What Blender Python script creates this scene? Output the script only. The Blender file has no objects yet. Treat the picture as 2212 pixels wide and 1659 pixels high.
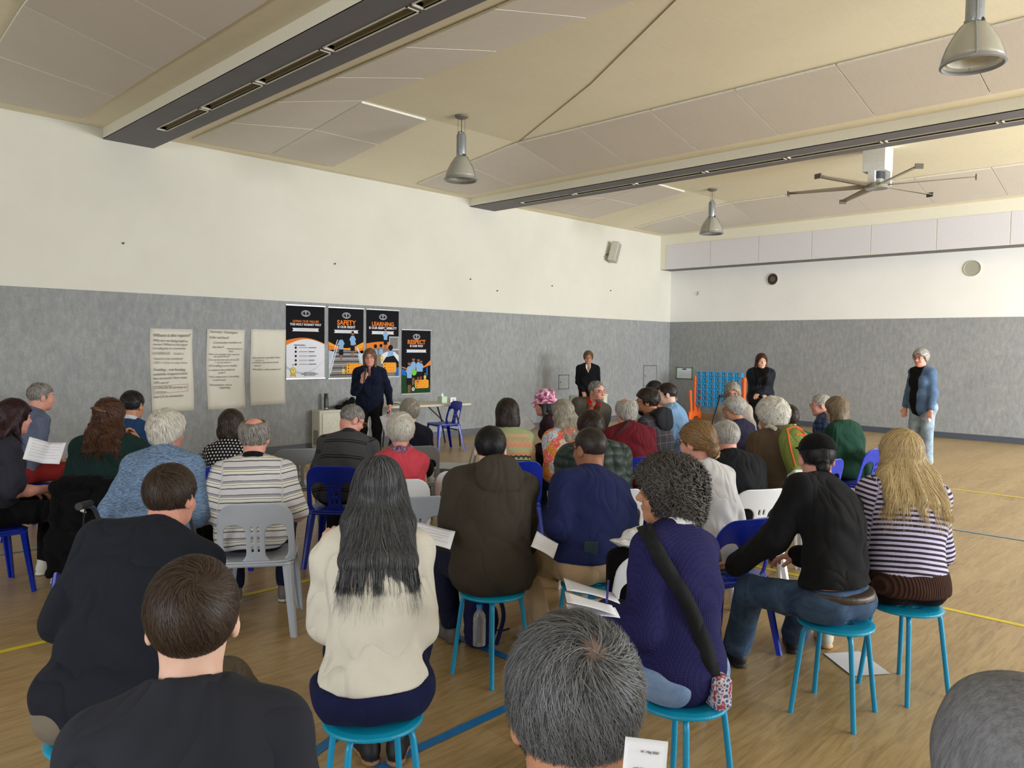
import bpy, math, random
import numpy as np
from mathutils import Vector, Matrix
random.seed(7)
RNG = np.random.default_rng(7)
# ------------------------------------------------------------------ camera
IMG_W, IMG_H = 2212, 1659
FPX, YAW, PITCH, ROLL, CAMH = 1665.7, 0.778739, 0.0491417, 0.0119159, 1.72
cF = np.array([math.cos(YAW)*math.cos(PITCH), math.sin(YAW)*math.cos(PITCH), -math.sin(PITCH)])
_r = np.cross(cF, [0, 0, 1]); _r /= np.linalg.norm(_r); _u = np.cross(_r, cF)
cR = math.cos(ROLL)*_r + math.sin(ROLL)*_u
cU = -math.sin(ROLL)*_r + math.cos(ROLL)*_u
CAM = np.array([0, 0, CAMH])
def ray(x, y): return cF + cR*(x-IMG_W/2)/FPX - cU*(y-IMG_H/2)/FPX
def at(x, y, d): return CAM + ray(x, y)*d                 # a point seen at (x, y), d metres deep
def floor_at(x, y, z=0.0): r = ray(x, y); return CAM + r*(z-CAMH)/r[2]
cam_data = bpy.data.cameras.new('camera')
cam_data.sensor_width = 36.0
cam_data.lens = FPX*36.0/IMG_W
cam_data.clip_end = 200; cam_data.clip_start = .02
cam = bpy.data.objects.new('camera', cam_data)
bpy.context.scene.collection.objects.link(cam)
M3 = Matrix((tuple(cR), tuple(cU), tuple(-cF))).transposed()
cam.matrix_world = Matrix.Translation(Vector(CAM)) @ M3.to_4x4()
SC = bpy.context.scene
SC.camera = cam
# ------------------------------------------------------------------ world, light, exposure
SC.view_settings.view_transform = 'Standard'
SC.view_settings.look = 'None'
SC.view_settings.gamma = 1
SC.view_settings.use_curve_mapping = False
SC.view_settings.exposure = 0.08
wd = bpy.data.worlds.new('overcast_sky'); SC.world = wd; wd.use_nodes = True
bg = wd.node_tree.nodes['Background']
bg.inputs[0].default_value = (.82, .9, 1, 1); bg.inputs[1].default_value = 1.0
def area(name, loc, target, sx, sy, power, col):
    l = bpy.data.lights.new(name, 'AREA'); l.shape = 'RECTANGLE'; l.size = sx; l.size_y = sy
    l.energy = power; l.color = col
    o = bpy.data.objects.new(name, l); SC.collection.objects.link(o)
    o.location = loc
    o.rotation_euler = (Vector(target)-Vector(loc)).to_track_quat('-Z', 'Y').to_euler()
    return o
# daylight arriving through the window bands of the two walls behind the photographer, plus an added far-wall fill
area('daylight_side_windows', (7.6, -6.5, 2.2), (8.5, 6, 1.7), 7.6, 2.5, 700, (.92, .97, 1))
area('daylight_far_side_windows', (13.2, -6.5, 2.3), (16.9, 3.5, 2.6), 5.2, 2.5, 1850, (.92, .97, 1))  # added fill lamp, aimed at the far wall to brighten it
area('daylight_rear_windows', (-6.5, 0.5, 2.4), (8, 2.5, 2.0), 9, 2.4, 480, (.93, .97, 1))
# ------------------------------------------------------------------ objects and tags
def link(o): SC.collection.objects.link(o); return o
def tag(o, label=None, cat=None, group=None, kind=None):
    if label: o['label'] = label
    if cat: o['category'] = cat
    if group: o['group'] = group
    if kind: o['kind'] = kind
    return o
def empty(name, loc=(0, 0, 0), rz=0.0):
    o = bpy.data.objects.new(name, None); link(o); o.empty_display_size = .1
    o.location = [float(c) for c in loc]; o.rotation_euler = (0, 0, rz); return o
def copy_tree(o, parent=None):
    c = o.copy(); link(c); c.parent = parent
    for ch in list(o.children): copy_tree(ch, c)
    return c
def mesh_obj(name, V, F, mats=None, parent=None, smooth=True, mi=None, loc=None):
    me = bpy.data.meshes.new(name)
    V = np.asarray(V, dtype=np.float32)
    if isinstance(F, np.ndarray):
        n, k = F.shape
        me.vertices.add(len(V)); me.vertices.foreach_set('co', V.ravel())
        me.loops.add(n*k); me.loops.foreach_set('vertex_index', F.astype(np.int32).ravel())
        me.polygons.add(n); me.polygons.foreach_set('loop_start', np.arange(0, n*k, k, dtype=np.int32))
        try: me.polygons.foreach_set('loop_total', np.full(n, k, dtype=np.int32))
        except Exception: pass
        me.update(calc_edges=True)
    else:
        me.from_pydata([tuple(map(float, v)) for v in V], [], [tuple(map(int, f)) for f in F])
    if mats is not None:
        for m in (mats if isinstance(mats, (list, tuple)) else [mats]): me.materials.append(m)
    if mi is not None: me.polygons.foreach_set('material_index', np.asarray(mi, dtype=np.int32))
    me.polygons.foreach_set('use_smooth', np.full(len(me.polygons), bool(smooth)))
    me.validate(); me.update()
    o = bpy.data.objects.new(name, me); link(o)
    if parent is not None: o.parent = parent
    if loc is not None: o.location = [float(c) for c in loc]
    return o
# ---- simple mesh collector
class MB:
    def __init__(s): s.V = []; s.F = []; s.M = []
    def add(s, V, F, m=0):
        b = len(s.V); s.V += [tuple(map(float, v)) for v in V]
        s.F += [tuple(b+i for i in f) for f in F]; s.M += [m]*len(F); return s
    def box(s, lo, hi, m=0, R=None, c=None):
        x0, y0, z0 = lo; x1, y1, z1 = hi
        V = np.array([(x0,y0,z0),(x1,y0,z0),(x1,y1,z0),(x0,y1,z0),(x0,y0,z1),(x1,y0,z1),(x1,y1,z1),(x0,y1,z1)], float)
        if R is not None: V = V @ np.array(R).T
        if c is not None: V = V + np.array(c)
        return s.add(V, [(0,3,2,1),(4,5,6,7),(0,1,5,4),(1,2,6,5),(2,3,7,6),(3,0,4,7)], m)
    def rbox(s, lo, hi, r, m=0):            # box with its vertical edges rounded
        x0, y0, z0 = lo; x1, y1, z1 = hi; P = []
        for cx, cy, a0 in ((x1-r,y1-r,0),(x0+r,y1-r,90),(x0+r,y0+r,180),(x1-r,y0+r,270)):
            for k in range(5):
                a = math.radians(a0+k*22.5); P.append((cx+r*math.cos(a), cy+r*math.sin(a)))
        return s.prism(P, z0, z1, m)
    def prism(s, P, z0, z1, m=0):
        n = len(P); V = [(x, y, z0) for x, y in P]+[(x, y, z1) for x, y in P]
        F = [tuple(range(n-1, -1, -1)), tuple(range(n, 2*n))]+[(i, (i+1) % n, n+(i+1) % n, n+i) for i in range(n)]
        return s.add(V, F, m)
    def tube(s, pts, r, n=10, m=0, cap=True):
        pts = [np.array(p, float) for p in pts]; rs = r if hasattr(r, '__len__') else [r]*len(pts)
        V = []; up = np.array([0, 0, 1.]); N = None
        for i, p in enumerate(pts):
            t = pts[min(i+1, len(pts)-1)]-pts[max(i-1, 0)]; t /= np.linalg.norm(t)+1e-9
            if N is None:
                a = up if abs(t[2]) < .9 else np.array([1., 0, 0]); N = np.cross(t, a)
            N = N-t*(N@t); N /= np.linalg.norm(N)+1e-9; B = np.cross(t, N)
            for k in range(n):
                a = 2*math.pi*k/n; V.append(p+rs[i]*(math.cos(a)*N+math.sin(a)*B))
        L = len(pts); F = [(i*n+k, i*n+(k+1) % n, (i+1)*n+(k+1) % n, (i+1)*n+k) for i in range(L-1) for k in range(n)]
        if cap: F += [tuple(range(n-1, -1, -1)), tuple(range((L-1)*n, L*n))]
        return s.add(V, F, m)
    def lathe(s, prof, n=28, m=0, c=(0, 0, 0), close=False):
        V = [(c[0]+r*math.cos(2*math.pi*k/n), c[1]+r*math.sin(2*math.pi*k/n), c[2]+z) for r, z in prof for k in range(n)]
        L = len(prof); F = [(i*n+k, i*n+(k+1) % n, (i+1)*n+(k+1) % n, (i+1)*n+k) for i in range(L-1) for k in range(n)]
        if close: F += [tuple(range(n-1, -1, -1)), tuple(range((L-1)*n, L*n))]
        return s.add(V, F, m)
    def obj(s, name, mats, parent=None, smooth=False, loc=None, bevel=0):
        o = mesh_obj(name, s.V, s.F, mats, parent, smooth, s.M, loc)
        if bevel:
            b = o.modifiers.new('b', 'BEVEL'); b.width = bevel; b.segments = 2; b.limit_method = 'ANGLE'
        if smooth:
            try: o.data.set_sharp_from_angle(angle=math.radians(40))
            except Exception: pass
        return o
def bend(P, r, n=5):                        # round the corners of a polyline
    P = [np.array(p, float) for p in P]; out = [P[0]]
    for i in range(1, len(P)-1):
        a = P[i-1]-P[i]; b = P[i+1]-P[i]; la = np.linalg.norm(a); lb = np.linalg.norm(b)
        rr = min(r, la*.48, lb*.48); p0 = P[i]+a/la*rr; p1 = P[i]+b/lb*rr
        for k in range(n+1):
            t = k/n; out.append((1-t)**2*p0+2*t*(1-t)*P[i]+t*t*p1)
    out.append(P[-1]); return out
# ------------------------------------------------------------------ node materials
class NT:
    def __init__(s, name, rough=.6, metal=0., spec=.5):
        s.m = bpy.data.materials.new(name); s.m.use_nodes = True; s.t = s.m.node_tree; s.n = s.t.nodes
        s.b = s.n['Principled BSDF']; s.b.inputs['Roughness'].default_value = rough
        s.b.inputs['Metallic'].default_value = metal; s.b.inputs['Specular IOR Level'].default_value = spec
    def l(s, a, b): s.t.links.new(a, b)
    def node(s, ty, **kw):
        n = s.n.new(ty)
        for k, v in kw.items(): setattr(n, k, v)
        return n
    def coord(s, kind='Object'): return s.node('ShaderNodeTexCoord').outputs[kind]
    def attr(s, name, out='Vector'): return s.node('ShaderNodeAttribute', attribute_name=name).outputs[out]
    def mapp(s, v, sc=(1, 1, 1), loc=(0, 0, 0), rot=(0, 0, 0)):
        n = s.node('ShaderNodeMapping'); s.l(v, n.inputs[0]); n.inputs['Scale'].default_value = sc
        n.inputs['Location'].default_value = loc; n.inputs['Rotation'].default_value = rot; return n.outputs[0]
    def noise(s, v, scale, detail=3, rough=.55, dist=0.):
        n = s.node('ShaderNodeTexNoise'); s.l(v, n.inputs['Vector']); n.inputs['Scale'].default_value = scale
        n.inputs['Detail'].default_value = detail; n.inputs['Roughness'].default_value = rough
        n.inputs['Distortion'].default_value = dist; return n.outputs[0]
    def vor(s, v, scale, out='Distance', rnd=1.):
        n = s.node('ShaderNodeTexVoronoi'); s.l(v, n.inputs['Vector']); n.inputs['Scale'].default_value = scale
        n.inputs['Randomness'].default_value = rnd; return n.outputs[out]
    def math(s, op, a, b=0., c=None):
        n = s.node('ShaderNodeMath', operation=op)
        for i, v in enumerate((a, b) if c is None else (a, b, c)):
            if isinstance(v, (int, float)): n.inputs[i].default_value = v
            else: s.l(v, n.inputs[i])
        return n.outputs[0]
    def sep(s, v): n = s.node('ShaderNodeSeparateXYZ'); s.l(v, n.inputs[0]); return n.outputs
    def ramp(s, f, stops, const=False):
        n = s.node('ShaderNodeValToRGB'); s.l(f, n.inputs[0]); r = n.color_ramp
        r.interpolation = 'CONSTANT' if const else 'LINEAR'
        while len(r.elements) < len(stops): r.elements.new(.5)
        for e, (p, c) in zip(r.elements, stops): e.position = p; e.color = (*c, 1)
        return n.outputs[0]
    def mix(s, f, a, b, mode='MIX'):
        n = s.node('ShaderNodeMix', data_type='RGBA', blend_type=mode)
        if isinstance(f, (int, float)): n.inputs[0].default_value = f
        else: s.l(f, n.inputs[0])
        for i, v in ((6, a), (7, b)):
            if isinstance(v, tuple): n.inputs[i].default_value = (*v, 1)
            else: s.l(v, n.inputs[i])
        return n.outputs[2]
    def base(s, c):
        if isinstance(c, tuple): s.b.inputs['Base Color'].default_value = (*c, 1)
        else: s.l(c, s.b.inputs['Base Color'])
        return s
    def bump(s, h, strength=.3, dist=.01):
        n = s.node('ShaderNodeBump'); n.inputs['Strength'].default_value = strength; n.inputs['Distance'].default_value = dist
        s.l(h, n.inputs['Height']); s.l(n.outputs[0], s.b.inputs['Normal']); return s
def srgb(r, g, b):
    f = lambda c: ((c/255+.055)/1.055)**2.4 if c > 10.3 else c/255/12.92
    return (f(r), f(g), f(b))
_mc = {}
def plain(name, rgb, rough=.6, metal=0., spec=.5, var=.06, scale=30., bump=0.):
    if name in _mc: return _mc[name]
    c = srgb(*rgb); n = NT(name, rough, metal, spec); t = n.noise(n.coord(), scale, 2)
    n.base(n.ramp(t, [(.3, tuple(x*(1-var) for x in c)), (.7, tuple(min(1, x*(1+var)) for x in c))]))
    if bump: n.bump(t, bump, .004)
    _mc[name] = n.m; return n.m

# ------------------------------------------------------------------ signed-distance sculpting (numpy) and surface nets
def rotx(a): c, s = math.cos(a), math.sin(a); return np.array([[1,0,0],[0,c,-s],[0,s,c]])
def roty(a): c, s = math.cos(a), math.sin(a); return np.array([[c,0,s],[0,1,0],[-s,0,c]])
def rotz(a): c, s = math.cos(a), math.sin(a); return np.array([[c,-s,0],[s,c,0],[0,0,1]])
I3 = np.eye(3)
A = lambda *p: np.array(p, float)
class Field:
    def __init__(s, lo, hi, h):
        s.lo = np.array(lo, float); s.h = h
        s.n = np.maximum(4, np.ceil((np.array(hi, float)-s.lo)/h).astype(int)+1)
        s.ax = [(s.lo[i]+h*np.arange(s.n[i])).astype(np.float32) for i in range(3)]
        s.D = np.full(s.n, .5, np.float32)
    def sub(s, lo, hi):
        sl = []
        for i in range(3):
            a = int(np.clip(math.floor((lo[i]-s.lo[i])/s.h), 0, s.n[i])); b = int(np.clip(math.ceil((hi[i]-s.lo[i])/s.h)+1, 0, s.n[i]))
            if b <= a: return None
            sl.append(slice(a, b))
        return tuple(sl)
    def grid(s, sl): return s.ax[0][sl[0]][:, None, None], s.ax[1][sl[1]][None, :, None], s.ax[2][sl[2]][None, None, :]
    def comb(s, sl, d, k):
        D = s.D[sl]
        if k > 0:
            h = np.maximum(k-np.abs(D-d), 0)/k; s.D[sl] = np.minimum(D, d)-h*h*k*.25
        elif k == 0: s.D[sl] = np.minimum(D, d)
        else:                                           # smooth carve
            k = -k; h = np.maximum(k-np.abs(D+d), 0)/k; s.D[sl] = np.maximum(D, -d)+h*h*k*.25
    def cap(s, a, b, ra, rb=None, k=.02):
        rb = ra if rb is None else rb; a = np.array(a, float); b = np.array(b, float); m = max(ra, rb)+abs(k)+2*s.h
        sl = s.sub(np.minimum(a, b)-m, np.maximum(a, b)+m)
        if sl is None: return s
        X, Y, Z = s.grid(sl); ab = b-a; L = float(ab@ab)+1e-9
        t = np.clip(((X-a[0])*ab[0]+(Y-a[1])*ab[1]+(Z-a[2])*ab[2])/L, 0, 1)
        d = np.sqrt((X-a[0]-t*ab[0])**2+(Y-a[1]-t*ab[1])**2+(Z-a[2]-t*ab[2])**2)-(ra+(rb-ra)*t)
        s.comb(sl, d, k); return s
    def ell(s, c, r, R=None, k=.02):
        c = np.array(c, float); r = np.array(r, float); R = I3 if R is None else R
        m = (np.abs(R)*r).sum(1)+abs(k)+2*s.h if True else 0
        sl = s.sub(c-m, c+m)
        if sl is None: return s
        X, Y, Z = s.grid(sl); x, y, z = X-c[0], Y-c[1], Z-c[2]
        p = [R[0, i]*x+R[1, i]*y+R[2, i]*z for i in range(3)]
        k0 = np.sqrt(sum((p[i]/r[i])**2 for i in range(3))); k1 = np.sqrt(sum((p[i]/r[i]**2)**2 for i in range(3)))+1e-6
        s.comb(sl, (k0*(k0-1)/k1).astype(np.float32), k); return s
    def box(s, c, hs, rd=.005, R=None, k=0.):
        c = np.array(c, float); hs = np.array(hs, float); R = I3 if R is None else R
        m = (np.abs(R)*hs).sum(1)+abs(k)+2*s.h; sl = s.sub(c-m, c+m)
        if sl is None: return s
        X, Y, Z = s.grid(sl); x, y, z = X-c[0], Y-c[1], Z-c[2]
        q = [np.abs(R[0, i]*x+R[1, i]*y+R[2, i]*z)-hs[i]+rd for i in range(3)]
        d = np.sqrt(sum(np.maximum(v, 0)**2 for v in q))+np.minimum(np.maximum(np.maximum(q[0], q[1]), q[2]), 0)-rd
        s.comb(sl, d.astype(np.float32), k); return s
    def keep(s, p, n, k=0.):                            # keep the side n points away from
        p = np.array(p, float); n = np.array(n, float); n /= np.linalg.norm(n)
        X, Y, Z = s.grid((slice(None),)*3); d = (X-p[0])*n[0]+(Y-p[1])*n[1]+(Z-p[2])*n[2]
        s.D = np.maximum(s.D, d.astype(np.float32)); return s
    def pos(s): return s.grid((slice(None),)*3)
    def mesh(s):
        D = s.D; h = s.h; ins = D < 0
        c = sum(ins[i:ins.shape[0]-1+i, j:ins.shape[1]-1+j, k:ins.shape[2]-1+k].astype(np.int8) for i in (0, 1) for j in (0, 1) for k in (0, 1))
        I, J, K = np.nonzero((c > 0) & (c < 8))
        if len(I) == 0: return np.zeros((0, 3)), np.zeros((0, 4), int)
        acc = np.zeros((len(I), 3), np.float32); cnt = np.zeros(len(I), np.float32)
        cor = [(i, j, k) for i in (0, 1) for j in (0, 1) for k in (0, 1)]
        val = {q: D[I+q[0], J+q[1], K+q[2]] for q in cor}
        for q in cor:
            for ax in range(3):
                if q[ax] == 0:
                    q2 = tuple(1 if a == ax else q[a] for a in range(3)); d0, d1 = val[q], val[q2]
                    cr = (d0 < 0) != (d1 < 0); t = np.where(cr, d0/np.where(cr, d0-d1, 1), 0)
                    for a in range(3): acc[:, a] += np.where(cr, q[a]+(t if a == ax else 0), 0)
                    cnt += cr
        P = acc/cnt[:, None]+np.stack([I, J, K], 1); V = s.lo+P*h
        vid = np.full(c.shape, -1, np.int64); vid[I, J, K] = np.arange(len(I)); Fs = []
        for ax in range(3):
            o = [a for a in range(3) if a != ax]
            sa = [slice(None)]*3; sb = [slice(None)]*3; sa[ax] = slice(0, -1); sb[ax] = slice(1, None)
            for a in o: sa[a] = slice(1, -1); sb[a] = slice(1, -1)
            a0 = ins[tuple(sa)]; b0 = ins[tuple(sb)]; ch = np.nonzero(a0 != b0); fl = a0[ch]
            idx = [None]*3; idx[ax] = ch[ax]
            for a in o: idx[a] = ch[a]+1
            def g(u, v):
                q = list(idx); q[o[0]] = q[o[0]]-u; q[o[1]] = q[o[1]]-v; return vid[q[0], q[1], q[2]]
            quad = np.stack([g(1, 1), g(0, 1), g(0, 0), g(1, 0)], 1)
            if ax == 1: fl = ~fl
            Fs.append(np.where(fl[:, None], quad, quad[:, ::-1]))
        F = np.concatenate(Fs); F = F[(F >= 0).all(1)]
        return V.astype(np.float32), F
    def samp(s, P):
        q = (P-s.lo)/s.h; q = np.clip(q, 0, s.n-1.001); i = q.astype(int); f = q-i; r = 0
        for a in (0, 1):
            for b in (0, 1):
                for c in (0, 1):
                    w = (f[:, 0] if a else 1-f[:, 0])*(f[:, 1] if b else 1-f[:, 1])*(f[:, 2] if c else 1-f[:, 2])
                    r = r+w*s.D[i[:, 0]+a, i[:, 1]+b, i[:, 2]+c]
        return r
    def grad(s, P):
        e = s.h; g = np.stack([s.samp(P+np.eye(3)[i]*e)-s.samp(P-np.eye(3)[i]*e) for i in range(3)], 1)
        return g/(np.linalg.norm(g, axis=1, keepdims=True)+1e-9)
def vnormals(V, F):
    n = np.cross(V[F[:, 2]]-V[F[:, 0]], V[F[:, 3]]-V[F[:, 1]]); N = np.zeros(V.shape)
    for i in range(4): 
        for a in range(3): N[:, a] += np.bincount(F[:, i], n[:, a], len(V))
    return N/(np.linalg.norm(N, axis=1, keepdims=True)+1e-12)
def smooth_mesh(V, F, it=2, w=.5):
    V = V.astype(float); E = np.concatenate([F[:, [0, 1]], F[:, [1, 2]], F[:, [2, 3]], F[:, [3, 0]]])
    cnt = np.bincount(E[:, 0], minlength=len(V))+np.bincount(E[:, 1], minlength=len(V))
    for _ in range(it):
        S = np.stack([np.bincount(E[:, 0], V[E[:, 1], a], len(V))+np.bincount(E[:, 1], V[E[:, 0], a], len(V)) for a in range(3)], 1)
        V = V*(1-w)+w*S/np.maximum(cnt, 1)[:, None]
    return V
def folds(P, seed=0., f=1.):                            # cloth folds, roughly -1..1
    x, y, z = P[:, 0]*f+seed*3.1, P[:, 1]*f+seed*1.7, P[:, 2]*f+seed
    a = x*14+1.9*np.sin(z*11+y*6+seed)+1.2*np.sin(y*17-x*7); b = z*18+2.2*np.sin(x*9-y*5+1.3)+1.1*np.sin(y*13+z*5)
    c = (x+z)*26+1.7*np.sin(y*19+x*8)+np.sin(z*21)
    n = .45*(1-2*np.abs(np.sin(a*.5)))+.35*(1-2*np.abs(np.sin(b*.5)))+.3*np.sin(c)
    return n

# ------------------------------------------------------------------ people
def up(a): return A(0, math.sin(a), math.cos(a))
def ik(a, b, l1, l2, pole):                             # middle joint of a two-bone limb
    d = b-a; L = np.linalg.norm(d); dn = d/(L+1e-9)
    if L > (l1+l2)*.995: b = a+dn*(l1+l2)*.995; L = (l1+l2)*.995
    c = (l1*l1-l2*l2+L*L)/(2*L); h = math.sqrt(max(l1*l1-c*c, 1e-6))
    p = pole-dn*(pole@dn); p /= np.linalg.norm(p)+1e-9
    return a+dn*c+p*h, b
ARMS = dict(lap=(A(-.07, .27, .20), A(.07, .27, .20)), knees=(A(-.17, .40, .17), A(.17, .40, .17)),
            hold=(A(-.09, .36, .27), A(.09, .36, .27)), thigh=(A(-.14, .26, .19), A(.14, .26, .19)),
            fold=(A(.08, .22, .40), A(-.08, .24, .37)), side=(A(-.30, .02, -.12), A(.30, .02, -.12)))
def skeleton(P, L):
    g = P.get; s = g('s', 1.); J = {}; st = g('stand', False); seat = g('seat', .45)
    pz = .92*s if st else seat+.095
    pel = A(0, 0, pz); a1 = math.radians(g('lean', 8)); sl = math.radians(g('slouch', 12)); a2 = a1+sl
    tw = rotz(math.radians(g('twist', 0))); sd = math.radians(g('side', 0))
    wai = pel+.13*L*up(a1); che = wai+.17*L*up((a1+a2)/2); nek = che+.19*L*up(a2)
    a3 = a2*.5+math.radians(g('neck', 8)); hs = g('hs', 1.03)
    Hc = nek+A(0, 0, 0)+(.135*hs)*up(a3)+A(0, .012, 0)
    S = roty(sd)
    f = lambda p: pel+S@(p-pel)
    J['pel'], J['wai'], J['che'], J['nek'], J['Hc'] = pel, f(wai), f(che), f(nek), f(Hc)
    J['R1'] = S@rotx(-a1); J['R2'] = tw@S@rotx(-a2)
    sw = g('sw', .158 if not g('fem') else .140)*g('bws', 1.)
    sh = g('shrug', 0)
    J['sh'] = [J['nek']+J['R2']@A(x*sw, .005, -.078+sh) for x in (-1, 1)]
    J['RH'] = rotz(math.radians(g('hyaw', 0)))@roty(math.radians(g('hroll', 0)))@rotx(-math.radians(g('hpitch', 4)))
    J['hs'] = hs
    J['top'] = J['Hc']+J['RH']@A(0, -.01, .115)*hs+A(0, 0, g('hairt', .012))
    arms = g('arms', 'lap'); tg = ARMS[arms] if isinstance(arms, str) else arms
    J['el'], J['wr'] = [], []
    for i in (0, 1):
        t = A(*tg[i]); t = t*A(1, 1, 1)+A(0, 0, pz-.095) if not (isinstance(arms, str) and arms == 'side' and st) else t+A(0, 0, pz)
        pole = A((-.42 if i == 0 else .42)*g('elout', 1.), -.62, -.6) if not (g('pole', (None, None))[i]) else A(*g('pole')[i])
        e, w = ik(J['sh'][i], t, .285*s, .255*s, pole); J['el'].append(e); J['wr'].append(w)
    J['hip'], J['kn'], J['an'] = [], [], []
    for i, x in ((0, -1), (1, 1)):
        hp = pel+A(x*.088, .0 if not st else 0, -.012 if not st else -.03)
        if st:
            an = A(x*g('stance', .10), .02*x*g('stride', 0), .085); kn = (hp+an)/2+A(x*.01, .03, .02)
        else:
            k = g('kn', (None, None))[i]; kn = A(*(k if k else (x*g('kx', .16), .43*s, seat+.075)))
            n_ = g('an', (None, None))[i]; an = A(*(n_ if n_ else (x*g('ax', .16), .40*s, .085)))
            d = kn-hp; kn = hp+d/np.linalg.norm(d)*.44*s if g('fixk', True) else kn
        J['hip'].append(hp); J['kn'].append(kn); J['an'].append(an)
    return J
def torso(F, J, P, e, kk=.045):
    g = P.get; w = g('bw', 1.)*(0.9 if g('fem') else 1.); b = g('belly', .0); R1, R2 = J['R1'], J['R2']; st = g('stand', False)
    F.ell(J['pel']+A(0, -.01, .01), (.178*w+e, .128+e+b*.4, .13+e), R1, kk)
    F.ell(J['wai']+R1@A(0, .012+b*.5, 0), (.160*w+e+b*.5, .112+e+b, .16+e), R1, kk)
    F.ell(J['che'], (.165*w+e, .115+e+b*.2, .16+e), R2, kk)
    F.ell(J['nek']+R2@A(0, -.005, -.10), (.160*w+e, .096+e, .10+e), R2, kk)
    if g('fem'):
        for x in (-1, 1): F.ell(J['che']+R2@A(x*.07, .095, .02), (.06+e, .05+e, .06+e), R2, .05)
    for i in (0, 1):
        F.cap(J['sh'][i], J['nek']+R2@A(0, -.005, -.005), .050+e, .047+e*.6, kk)
def arm(F, J, i, e, frac=1., e2=None, k=.03, P={}):
    s, el, w = J['sh'][i], J['el'][i], J['wr'][i]; e2 = e if e2 is None else e2; m = P.get('armr', 1.)
    if frac <= .5:
        q = s+(el-s)*min(1, frac*2); F.cap(s, q, .053*m+e, .046*m+e2, k)
    else:
        q = el+(w-el)*min(1, (frac-.5)*2); F.cap(s, el, .053*m+e, .043*m+e2, k); F.cap(el, q, .043*m+e2, .031+e2*.9, k*.7)
def hand(F, w, d, nrm, side, curl, k=.006):
    d = d/np.linalg.norm(d); nrm = nrm-d*(nrm@d); nrm /= np.linalg.norm(nrm)+1e-9; lat = np.cross(d, nrm)*side
    R = np.stack([lat, d, nrm], 1)                      # lat points to the thumb side
    F.cap(w-d*.03, w+d*.012, .027, .024, .01); F.ell(w+d*.05, (.039, .052, .016), R, .015)
    c = math.radians(curl)
    for j, (o, ln) in enumerate(((.029, .075), (.010, .083), (-.010, .077), (-.028, .060))):
        p = w+d*(.090-abs(o-.01)*.25)+lat*o; a = c*.5*(1+.12*j); u = d*math.cos(a)+nrm*math.sin(a)+lat*o*.9
        q = p
        for seg, fr in enumerate((.45, .31, .24)):
            q2 = q+u/np.linalg.norm(u)*ln*fr; F.cap(q, q2, .0095-.0008*seg, .009-.0008*seg, k*.35)
            q = q2; a += c*(.62+.05*j); u = d*math.cos(a)+nrm*math.sin(a)+lat*o*.4
    p = w+d*.022+lat*.024; u = d*.72+lat*.62+nrm*(.25+.3*min(1, curl/60)); u /= np.linalg.norm(u)
    q = p+u*.042; F.cap(p, q, .014, .0115, .01); u = d*.9+lat*.18+nrm*(.35+.4*min(1, curl/60)); u /= np.linalg.norm(u)
    F.cap(q, q+u*.034, .011, .0095, .003)
def head_sdf(F, J, P):
    c, R, hs = J['Hc'], J['RH'], J['hs']; H = lambda *p: c+R@(A(*p)*hs); r = lambda *p: A(*p)*hs
    fw = P.get('fw', 1.)
    F.ell(H(0, -.012, .03), r(.075, .097, .085), R, 0); F.ell(H(0, .022, -.03), r(.061*fw, .070, .088), R, .03)
    F.ell(H(0, .033, -.080), r(.049*fw, .048, .032), R, .03); F.ell(H(0, .068, -.100), r(.021, .017, .015), R, .02)
    nr = P.get('neckr', .050 if P.get('fem') else .059)
    F.cap(H(0, -.028, -.05), J['nek']+A(0, 0, -.02), nr, nr+.006, .03)
    for x in (-1, 1):
        F.ell(H(x*.037*fw, .060, -.034), r(.024, .024, .024), R, .02)
    F.cap(H(-.036, .079, .021), H(.036, .079, .021), .011*hs, k=.014)
    for x in (-1, 1): F.ell(H(x*.031, .097, .003), r(.016, .013, .010), R, -.010)
    for x in (-1, 1): F.ell(H(x*.031, .0735, .0095), r(.0165, .0158, .0072), R, .003); F.ell(H(x*.031, .0725, -.0085), r(.016, .0150, .0055), R, .003)
    F.cap(H(0, .086, .008), H(0, .106, -.027), .0075*hs, .0115*hs, .012)
    for x in (-1, 1): F.ell(H(x*.011, .096, -.032), r(.0085, .010, .0075), R, .006)
    F.ell(H(0, .088, -.057), r(.020, .010, .0045), R, .006); F.ell(H(0, .0845, -.0675), r(.017, .010, .0055), R, .006)
    F.cap(H(-.017, .099, -.0622), H(.017, .099, -.0622), .0014, k=-.004)
    for x in (-1, 1):
        Re = R@rotz(-x*.35)
        F.ell(H(x*.079, -.010, -.008), r(.009, .020, .033), Re, .008)
        F.ell(H(x*.0885, -.006, -.004), r(.006, .011, .019), Re, -.005)
HC = {}
def hair_mat(name, c1, c2, rough=.5):
    if name in HC: return HC[name]
    n = NT('hair_'+name, rough, 0, .35); f = n.attr('tone', 'Fac'); t = n.noise(n.coord(), 90, 2)
    f2 = n.math('ADD', n.math('MULTIPLY', f, .75), n.math('MULTIPLY', t, .25))
    n.base(n.mix(n.attr('scalp', 'Fac'), n.ramp(f2, [(.12, srgb(*c1)), (.85, srgb(*c2))]), srgb(150, 120, 102))); HC[name] = n.m; return n.m
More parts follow.
